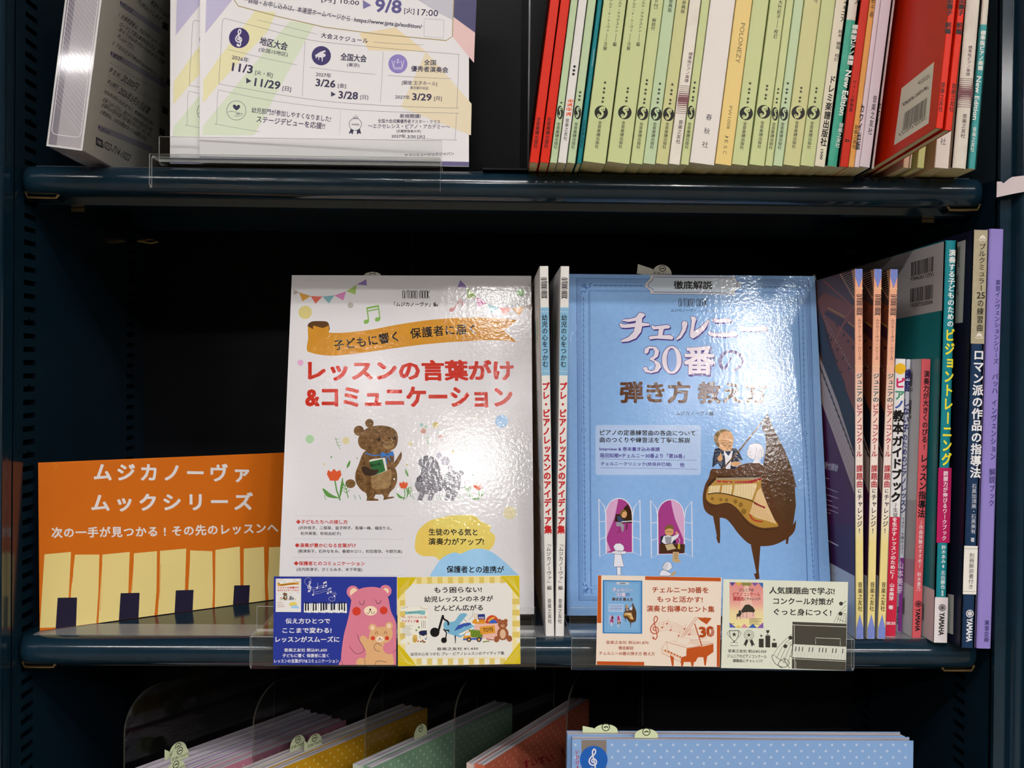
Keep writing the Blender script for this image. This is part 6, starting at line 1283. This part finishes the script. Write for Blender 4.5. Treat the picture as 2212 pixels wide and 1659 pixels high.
c.poly(P((948, 388), (1062, 398), (1025, 445), (985, 420)), OR); c.line(P((830, 540), (940, 390), (1000, 395)), 2.2, '#ecdccb'); c.L = 2; c.line(P((832, 540), (942, 392), (1060, 400)), .8, OR); c.line(P((850, 540), (952, 402)), .8, OR); c.line(P((935, 440), (990, 610)), 2.2, OR)
c.poly(P((805, 545), (905, 548), (880, 605), (802, 590)), '#ecdccb'); c.line(P((805, 545), (905, 548), (880, 605), (802, 590)), .6, OR, closed=True)
c.poly(P((875, 625), (1075, 590), (1075, 650), (1020, 690), (960, 690), (940, 725), (830, 725), (835, 690), (872, 680)), OR); c.poly(P((720, 572), (875, 585), (990, 612), (1075, 590), (1070, 575), (980, 565), (900, 560)), '#e5cdb8'); c.line(P((718, 575), (875, 620), (1075, 585)), .7, OR)
for q in (((690, 625), (722, 572), (735, 640), (830, 690), (832, 725), (690, 660)),): c.line(P(*q), .8, OR, closed=True)
c.poly(P((700, 630), (830, 690), (830, 705), (698, 648)), '#e8c4a4'); 
for i in range(6): x = 712+i*22; c.poly(P((x, 632+i*9.5), (x+12, 638+i*9.5), (x+10, 648+i*9.5), (x-2, 642+i*9.5)), OR)
for q in (((750, 672), (780, 690), (778, 755), (765, 755)), ((830, 722), (855, 722), (848, 758), (835, 758)), ((1000, 690), (1028, 685), (1018, 752), (1008, 752)), ((905, 725), (930, 725), (925, 758), (912, 758))): c.poly(P(*q), OR)
c.curve(P((1060, 500), (1040, 530), (990, 555), (900, 560)), .5, OR); k.done()
# green-white card with an upright piano
k = Card('pale green price card with grey upright piano and trophies', D(1142, 110), D(2066, 127), D(2078, 792), D(1140, 768), '#dfe2d0'); c = k.c; P = lambda *q: [D(*p) for p in q]; GR_ = '#3d3b35'
PKB = graded([(0, '#ecdfa0'), (.3, '#ecd6a4'), (.5, '#e9a79c'), (1, '#dd8f8a')], 0.0295, .0575, 'coated')
c.poly(P((1195, 130), (1446, 134), (1448, 472), (1195, 468)), PKB); c.L = 2
for q, col in ((((1195, 130), (1240, 131), (1215, 160)), '#5a4a9a'), (((1240, 131), (1285, 132), (1262, 158)), '#d8b23a'), (((1360, 133), (1410, 134), (1385, 160)), '#7a5aa0'), (((1410, 134), (1446, 134), (1446, 175)), '#3a6ab0'), (((1195, 468), (1195, 430), (1245, 469)), '#5a62b0'), (((1280, 469), (1305, 440), (1335, 470)), '#d88a9a'), (((1335, 470), (1370, 440), (1400, 471)), '#3a62b0'), (((1400, 471), (1446, 430), (1448, 472)), '#8a5ab0'), (((1245, 469), (1262, 450), (1280, 469)), '#e0c23a'), (((1285, 132), (1360, 133), (1355, 156), (1290, 155)), '#8a8a4a')): c.poly(P(*q), col)
c.poly(P((1308, 156), (1335, 156), (1390, 400), (1250, 400)), '#ecc0b0'); c.L = 3
for s_, x0, x1, y, h, col in (('ジュニアの', 1268, 1375, 188, 24, K), ('ピアノコンクール', 1220, 1423, 220, 30, '#b5303a'), ('課題曲', 1222, 1302, 253, 32, '#b5303a'), ('にチャレンジ!', 1305, 1425, 255, 24, K)): c.t(s_, *D(x0, y), *D(x1, y), h/3.456, col, .02)
c.poly(P((1280, 345), (1310, 300), (1340, 295), (1370, 315), (1385, 340), (1380, 355), (1330, 352), (1290, 358)), '#3d3a30'); 
for a, b_ in (((1325, 352), (1322, 400)), ((1372, 352), (1370, 385)), ((1295, 358), (1296, 392)), ((1250, 365), (1248, 408)), ((1275, 370), (1276, 408))): c.line(P(a, b_), .8, '#3d3a30')
c.poly(P((1248, 365), (1278, 365), (1278, 385), (1250, 388)), '#3d3a30'); c.blob(P((1262, 350), (1272, 338), (1282, 350), (1285, 370), (1265, 372)), '#3d3a30')
for i in range(5): c.line(P((1342, 402+i*10), (1435-(i*23) % 40, 404+i*10)), .9, '#6a5a40')
c.line(P((1205, 440), (1232, 440)), 1, '#6a5a40')
c.L = 1
for s_, x0, x1, y0, y1, h in (('人気課題曲で学ぶ!', 1492, 1980, 190, 198, 54), ('コンクール対策が', 1522, 1972, 270, 276, 52), ('ぐっと身につく!', 1525, 1955, 350, 358, 52), ('音楽之友社 税込¥2,420', 1184, 1470, 643, 647, 25), ('ジュニアのピアノコンクール', 1178, 1472, 680, 685, 25), ('課題曲にチャレンジ!', 1220, 1442, 716, 718, 25)): c.t(s_, *D(x0, y0), *D(x1, y1), h/3.456, '#2a2a28', .022 if h > 40 else .016)
# trophy, rosette, podium
c.line(P((1195, 492), (1200, 540), (1225, 568), (1240, 568), (1258, 540), (1265, 492)), 1.2, GR_); c.line(P((1192, 492), (1268, 492)), 1.4, GR_); c.star(*D(1230, 520), 5.8, GR_); c.curve(P((1195, 500), (1180, 505), (1188, 530), (1208, 542)), .8, GR_); c.curve(P((1266, 500), (1280, 505), (1272, 530), (1252, 542)), .8, GR_); c.line(P((1230, 568), (1230, 580)), 2.4, GR_); c.line(c_ := P((1208, 580), (1252, 580), (1258, 604), (1202, 604)), .9, GR_, closed=True)
c.line([D(1340+(34+3*(i % 2))*math.cos(i*math.pi/16), 524+(34+3*(i % 2))*math.sin(i*math.pi/16)) for i in range(32)], .9, GR_, closed=True); c.line([D(1340+24*math.cos(i*math.pi/10), 524+24*math.sin(i*math.pi/10)) for i in range(20)], .7, GR_, closed=True); c.star(*D(1340, 524), 5.4, GR_); c.poly(P((1318, 556), (1336, 566), (1316, 612), (1308, 596), (1298, 602)), GR_); c.poly(P((1346, 566), (1364, 556), (1384, 602), (1372, 598), (1362, 612)), GR_)
for x0, x1, y in ((1414, 1450, 552), (1463, 1499, 528), (1511, 1548, 582)): c.poly(P((x0, y), (x1, y), (x1, 618), (x0, 616)), GR_)
c.star(*D(1432, 530), 3.8, GR_); c.star(*D(1529, 560), 3.8, GR_); c.poly(P((1468, 488), (1494, 488), (1490, 508), (1472, 508)), GR_); c.line(P((1480, 508), (1480, 522)), 1.2, GR_); c.line(P((1470, 522), (1492, 522)), 1, GR_)
# upright piano
c.poly(P((1665, 425), (2070, 440), (2076, 792), (1660, 775)), '#4a473f'); c.L = 2
c.line(P((1665, 448), (2070, 464)), 1, '#dfe2d0'); c.line(P((1678, 450), (1682, 775)), .9, '#dfe2d0'); c.line(P((1838, 592), (1838, 545), (2022, 552), (2022, 602)), .9, '#dfe2d0'); c.poly(P((1668, 592), (2070, 612), (2072, 712), (1660, 690)), '#d6d8ca'); c.poly(P((1672, 608), (2068, 628), (2070, 690), (1668, 672)), '#bfc1b6'); c.L = 3
for i in (0, 1, 2, 4, 5, 7, 8, 9, 11, 12, 14): x = 1692+i*25; c.line(P((x, 610+i*1.2), (x-4, 645+i*1.2)), 1.8, '#2f2d28')
for i in range(1, 16): x = 1680+i*25; c.line(P((x, 650+i*1.2), (x-2, 690+i*1.2)), .35, '#8a8a80')
c.line(P((1655, 700), (2072, 722)), .9, '#dfe2d0'); c.line(P((1690, 720), (1692, 775)), .6, '#dfe2d0'); c.line(P((1648, 595), (1668, 592), (1660, 690), (1645, 680)), 1.6, '#3a3830')
c.L = 1
for o in range(5): c.curve(P((1520+o*26, 680+o*18), (1555+o*24, 620+o*12), (1610+o*14, 560+o*14), (1662, 520+o*28)), .8, GR_); c.line(P((1972+o*22, 432), (2010+o*14, 360), (2066, 300+o*34)), .7, GR_)
for x, y in ((2028, 290), (2024, 365), (1650, 545), (1612, 608)): c.ell(*D(x, y), 4.4, 4.2, GR_, 14)
c.line(P((2040, 290), (2066, 270)), 1, GR_); c.line(P((2000, 400), (2060, 430)), .9, GR_)
c.curve(P((1520, 670), (1512, 690), (1540, 740), (1600, 765), (1640, 740), (1620, 705), (1575, 715), (1560, 750), (1590, 772)), 1.2, GR_); c.curve(P((1600, 690), (1620, 740), (1645, 770)), 1.2, GR_); c.curve(P((1530, 675), (1560, 700), (1620, 735)), .9, GR_)
k.done()
# ---------------------------------------------------------------- bottom compartment
def leafmat(h, h2):
    m = mat(h, 'page').copy(); m.name = 'page_edges'; nt = m.node_tree; b = nt.nodes['Principled BSDF']
    tc = nt.nodes.new('ShaderNodeTexCoord'); mp = nt.nodes.new('ShaderNodeMapping'); mp.inputs['Scale'].default_value = (6, 1400, 6)
    n = nt.nodes.new('ShaderNodeTexNoise'); n.inputs['Scale'].default_value = 1; n.inputs['Detail'].default_value = 2
    x = nt.nodes.new('ShaderNodeMix'); x.data_type = 'RGBA'; x.inputs[6].default_value = lin(h2); x.inputs[7].default_value = lin(h)
    r = nt.nodes.new('ShaderNodeMapRange'); r.inputs[1].default_value = .36; r.inputs[2].default_value = .62
    nt.links.new(tc.outputs['Object'], mp.inputs[0]); nt.links.new(mp.outputs[0], n.inputs['Vector']); nt.links.new(n.outputs[0], r.inputs[0]); nt.links.new(r.outputs[0], x.inputs[0]); nt.links.new(x.outputs[2], b.inputs['Base Color'])
    return m
LEAF = leafmat('#d3cdd2', '#8f8790')
ZTOP = CAMZ-.295
def low_frame(X, Y, ang, h):
    u = Vector((math.cos(ang), math.sin(ang), 0)); return frame(Vector((X, Y, ZTOP-h))-u*.19, u)
class LowBook:
    def __init__(s, label, M, w, h, d, col, group, dots=None, bow=0):
        s.root = thing('piano_workbook', label, 'book', M.translation, M.to_3x3(), group); s.M, s.w, s.h, s.d = M, w, h, d
        t = .0003; K_ = mat(col, 'coated')
        s.f = MB(); s.f.box(0, 0, 0, w, t, h, K_); s.f.box(0, d-t, 0, w, d, h, K_); s.f.box(0, t, 0, t, d-t, h, K_)
        s.c = Canvas(s.f, M, (0, 0, 0), (1, 0, 0), (0, 0, 1), 'coated')
        s.pg = MB(); n = max(2, int(d/.0016))
        for i in range(n):       # leaves end at slightly different heights
            y0 = t+(d-2*t)*i/n; y1 = t+(d-2*t)*(i+1)/n; k = random.uniform(0, .0007); s.pg.box(t, y0, .0005, w-random.uniform(.0004, .0025), y1-.00006, h-.0001-k, LEAF)
        if dots:
            s.c.mode = 'local'; r = 0; z = h-.004
            while z > .006:
                x = .004+(.0045 if r % 2 else 0)
                while x < w-.003: s.c.ell(x, z, .00105, .00105, dots, 10); x += .009
                z -= .0045; r += 1
            s.c.mode = 'px'
    def done(s): s.f.build('cover', s.root); s.pg.build('page_block', s.root)
A54 = math.radians(55)
nrm = lambda a: Vector((math.sin(a), -math.cos(a), 0))
def stack(xf, yf, ang, ds, cols, labels, group, dots=None, text=None, h=.257):
    """books side by side; the first named is the front-most, the others stand behind it"""
    n = nrm(ang); off = 0
    for i, (d, col, lab) in enumerate(zip(ds, cols, labels)):
        p = Vector((xf, yf, 0))-n*off; u = Vector((math.cos(ang), math.sin(ang), 0)); p -= u*(.004*((i*7) % 3)/2)
        B = LowBook(lab, low_frame(p.x, p.y, ang, h), .19, h, d, col, group, dots if i == 0 else None)
        if i == 0 and text: text(B)
        B.done(); off += d+.0004
LV, PKB_, YL_, GN_, OR_ = '#9b80b0', '#bf7d92', '#c3921f', '#77997f', '#c2654c'
stack(-.1347-.0003, .8995, A54, [.0085, .0075, .0085, .009], [LV, '#c3b5cd', '#cdc3d3', '#c8bad0'], ['lavender piano workbook, front one of the lavender four', 'lavender piano workbook, second from the front of four', 'lavender piano workbook, third from the front of four', 'lavender piano workbook, rearmost of four beside the clear divider'], 'lavender piano workbooks', '#b7a3c6')
stack(-.1205, .8875, A54, [.0085, .0085], [PKB_, '#d0b3bd'], ['pink piano workbook in front of the lavender ones', 'pink piano workbook squeezed against the lavender ones'], 'pink piano workbooks', '#d3a3b2')
stack(-.0532, .9205, A54, [.0085, .008, .008], [YL_, '#cdb98a', '#d3cdb9'], ['mustard yellow dotted piano workbook, front one of three', 'mustard yellow piano workbook, middle one of three', 'mustard yellow piano workbook, rearmost of three'], 'yellow piano workbooks', '#d9b866')
stack(.0227, .9340, A54, [.0085, .0085], [GN_, '#b9c6ba'], ['sage green dotted piano workbook, front one of two', 'sage green piano workbook, rear one of two'], 'green piano workbooks', '#a4bda8')
def otext(B):
    B.c.L = 2; B.c.run('すいすい ひける', [(1128, 1653), (1180, 1640), (1262, 1612)], 20, '#a3182a', .03); B.c.L = 1
stack(.0935, .9480, math.radians(60), [.0085, .006], [OR_, '#d2bdb4'], ['salmon orange dotted piano workbook with red lettering, front one', 'salmon orange piano workbook behind the lettered one'], 'orange piano workbooks', '#d9927c', otext)
# clear dividers
SM = clear((.82, .82, .83), .05, 'smoky_acrylic'); SME = clear((.8, .8, .8), .1, 'divider_edge', (.16, .15, .13, .4))
dv = None
for X, Y, ang, lab in ((-.2705, .778, A54, 'clear acrylic divider at the outer end of the lavender workbooks'), (-.1782, .794, A54, 'clear acrylic divider between the pink and yellow workbooks'), (-.0945, .8107, A54, 'clear acrylic divider between the yellow and green workbooks'), (-.025, .8127, A54, 'clear acrylic divider between the green and orange workbooks'), (.064, .82, math.radians(58), 'clear acrylic divider behind the blue dotted workbooks')):
    L_ = min(.15, (.955-Y)/math.sin(ang)); H_ = .316; R_ = .03
    u = Vector((math.cos(ang), math.sin(ang), 0)); M = frame(Vector((X, Y, ZT3+.0004)), u)
    t = thing('shelf_divider', lab, 'divider', M.translation, M.to_3x3(), 'clear acrylic dividers')
    b = MB(); P = [(0, 0)]+[(R_-R_*math.cos(q*math.pi/16), H_-R_+R_*math.sin(q*math.pi/16)) for q in range(9)]+[(L_, H_), (L_, 0)]
    n = len(P); vs = [(x, y, z) for y in (0, .0016) for x, z in P]
    fs = [tuple(range(n)), tuple(n+i for i in reversed(range(n)))]; b.add(vs, fs, SM); b.add(vs, [(i, n+i, n+(i+1) % n, (i+1) % n) for i in range(n)], SME)
    b.build('panel', t)
# blue polka dot workbooks face out, on a black plate
BLUE = '#86a9d8'
p = at(1236, 1597, .722); q = at(1972, 1597, .722)
hB = p.z-ZT3-.0006
Mq = frame(Vector((p.x, p.y, ZT3+.0005)), Vector((1, -.004, 0)), 0); wB = (q-p).length
B = LowBook('blue dotted piano workbook with a treble clef badge, facing out in front', Mq, wB, hB, .0075, BLUE, 'blue dotted workbooks'); c = B.c
c.mode = 'px'
for r in range(66):
    for i in range(29):
        x = 1243+i*26.4+(13 if r % 2 else 0); y = 1609+r*13.4
        if x < 1966 and y < 2490 and not (1254 < x < 1312 and y < 1705): c.circ(x, y, 2.9, '#b9cbe2', 10)
c.poly([(1256, 1598.5), (1310, 1598.5), (1310, 1700), (1256, 1700)], '#857a72'); c.L = 2; c.circ(1282.5, 1641, 30, '#2360b4', 36); c.L = 3; clef(c, 1282, 1641, 46, '#e6e3ea', 1.1)
c.L = 2; c.vt('いひけるぴあの', 1247, 1618, 1248, 1700, 9, '#b3303a', .02); B.done()
M2_ = Mq.copy(); M2_.translation = Mq.translation+Vector((-.0028, .0085, .0)); 
B = LowBook('blue dotted piano workbook standing behind the badge one', M2_, wB, hB+.0004, .0085, BLUE, 'blue dotted workbooks'); B.done()
t = thing('display_plate', 'glossy black plate standing behind the blue dotted workbooks', 'display stand', Vector((at(1330, 1570, .752).x, .745, ZT3+.0004)))
b = MB(); wP = at(1836, 1570, .752).x-t.location.x; zp = at(1580, 1573, .7495).z-ZT3
b.box(0, .004, 0, wP, .0075, zp, mat('#0b0b0d', 'paint')); b.box(0, .004, 0, wP, .05, .002, mat('#0b0b0d', 'paint')); b.build('plate', t)

# ---------------------------------------------------------------- sales slips sticking out of the books
SLIP = '#d3dcb2'
def slip(label, M, x, z, w, h, txt, y=0.0, col=SLIP, tilt=0, flag=None, group='price slips in the books'):
    """half-round paper tab: foot centre at local (x, y, z) of the frame M, width w, height h"""
    R_ = M.to_3x3()@Matrix.Rotation(tilt, 3, 'Y'); T_ = M@Vector((x, y, z))
    t = thing('price_slip', label, 'price slip', T_, R_, group); b = MB()
    P = [(-w/2, 0)]+[(-w/2*math.cos(q*math.pi/14), h*.25+h*.75*math.sin(q*math.pi/14)) for q in range(15)]+[(w/2, 0)]
    if flag: P = [(-w/2-flag, 0), (-w/2-flag, h*.8), (-w/2, h*.55)]+P[2:]
    b.prism(P, -.00008, .00008, mat(col, 'page'), 'y')
    MM = R_.to_4x4(); MM.translation = T_; c = Canvas(b, MM, (0, -.00008, 0), (1, 0, 0), (0, 0, 1), 'page', 'local')
    c.line([(.16*w*math.cos(k*.524), h*.68+.16*w*math.sin(k*.524)) for k in range(12)], w*.035, INK, closed=True); c.line([(-.09*w, h*.62), (.02*w, h*.74), (.1*w, h*.64)], w*.05, INK)
    if txt: c.t(txt, -w*.46, h*.25, w*.46, h*.25, w*.15, INK)
    b.build('slip', t)
sl = lambda x, y, B: (B.c.px(x, y))
u, v = BOOK1.c.px(803, 605); slip('cream price slip peeking over the top edge of the bear cover', BOOK1.M, u, HB+.0001, .0135, .0042, '定価1650円', y=.0045, col='#d6d3c4')
u, v = BOOK2.c.px(1432, 590); slip('cream price slip sticking up from the blue cover', BOOK2.M, u, H2b+.0001, .0150, .0098, '定価1870円', y=.006, col='#d8d5c6', tilt=math.radians(7), flag=.012)
Mc_ = cb.M@Matrix.Translation((cb.w*.5, .10, cb.h+.0001))@Matrix.Rotation(math.radians(-90), 4, 'Z')
slip('round white slip tab on the peach spined book nearest the blue cover', Mc_, 0, 0, .011, .006, '', col='#dcdcd6')
def low_slip(lab, X, Y, ang, along, off, txt='定価1760円', w=.0165, h=.0105, flag=None, dz=0):
    M = low_frame(X, Y, ang, .257); slip(lab, M, along, .257-.0004+dz, w, h, txt, y=off, flag=flag)
low_slip('pale green price slip on the rearmost lavender workbook', -.135, .8995, A54, .052, .0300, flag=.004)
low_slip('pale green price slip on a lavender workbook beside the divider', -.135, .8995, A54, .047, .0215)
low_slip('pale green price slip low between the lavender and pink workbooks', -.135, .8995, A54, .030, .0045, h=.008)
low_slip('round pale green price slip on a mustard yellow workbook', -.0532, .9205, A54, .052, .0208)
low_slip('folded pale green price slip beside the round one on yellow', -.0532, .9205, A54, .062, .0125, flag=.003)
low_slip('pale green price slip on the sage green workbook', .0227, .934, A54, .074, .0128, txt='')
slip('pale green price slip with emblem on the front blue dotted workbook', Mq, Mq.inverted().to_3x3()@Vector((1, 0, 0)) and (1397-1236)/736*wB, hB-.0002, .0165, .0065, '', y=.0042)
slip('folded blank pale green slip on the rear blue dotted workbook', M2_, (1313-1228)/736*wB, hB+.0004-.0002, .017, .0062, '', y=.0045, flag=.008)
bpy.data.objects.remove(_fo); bpy.data.curves.remove(_fc)
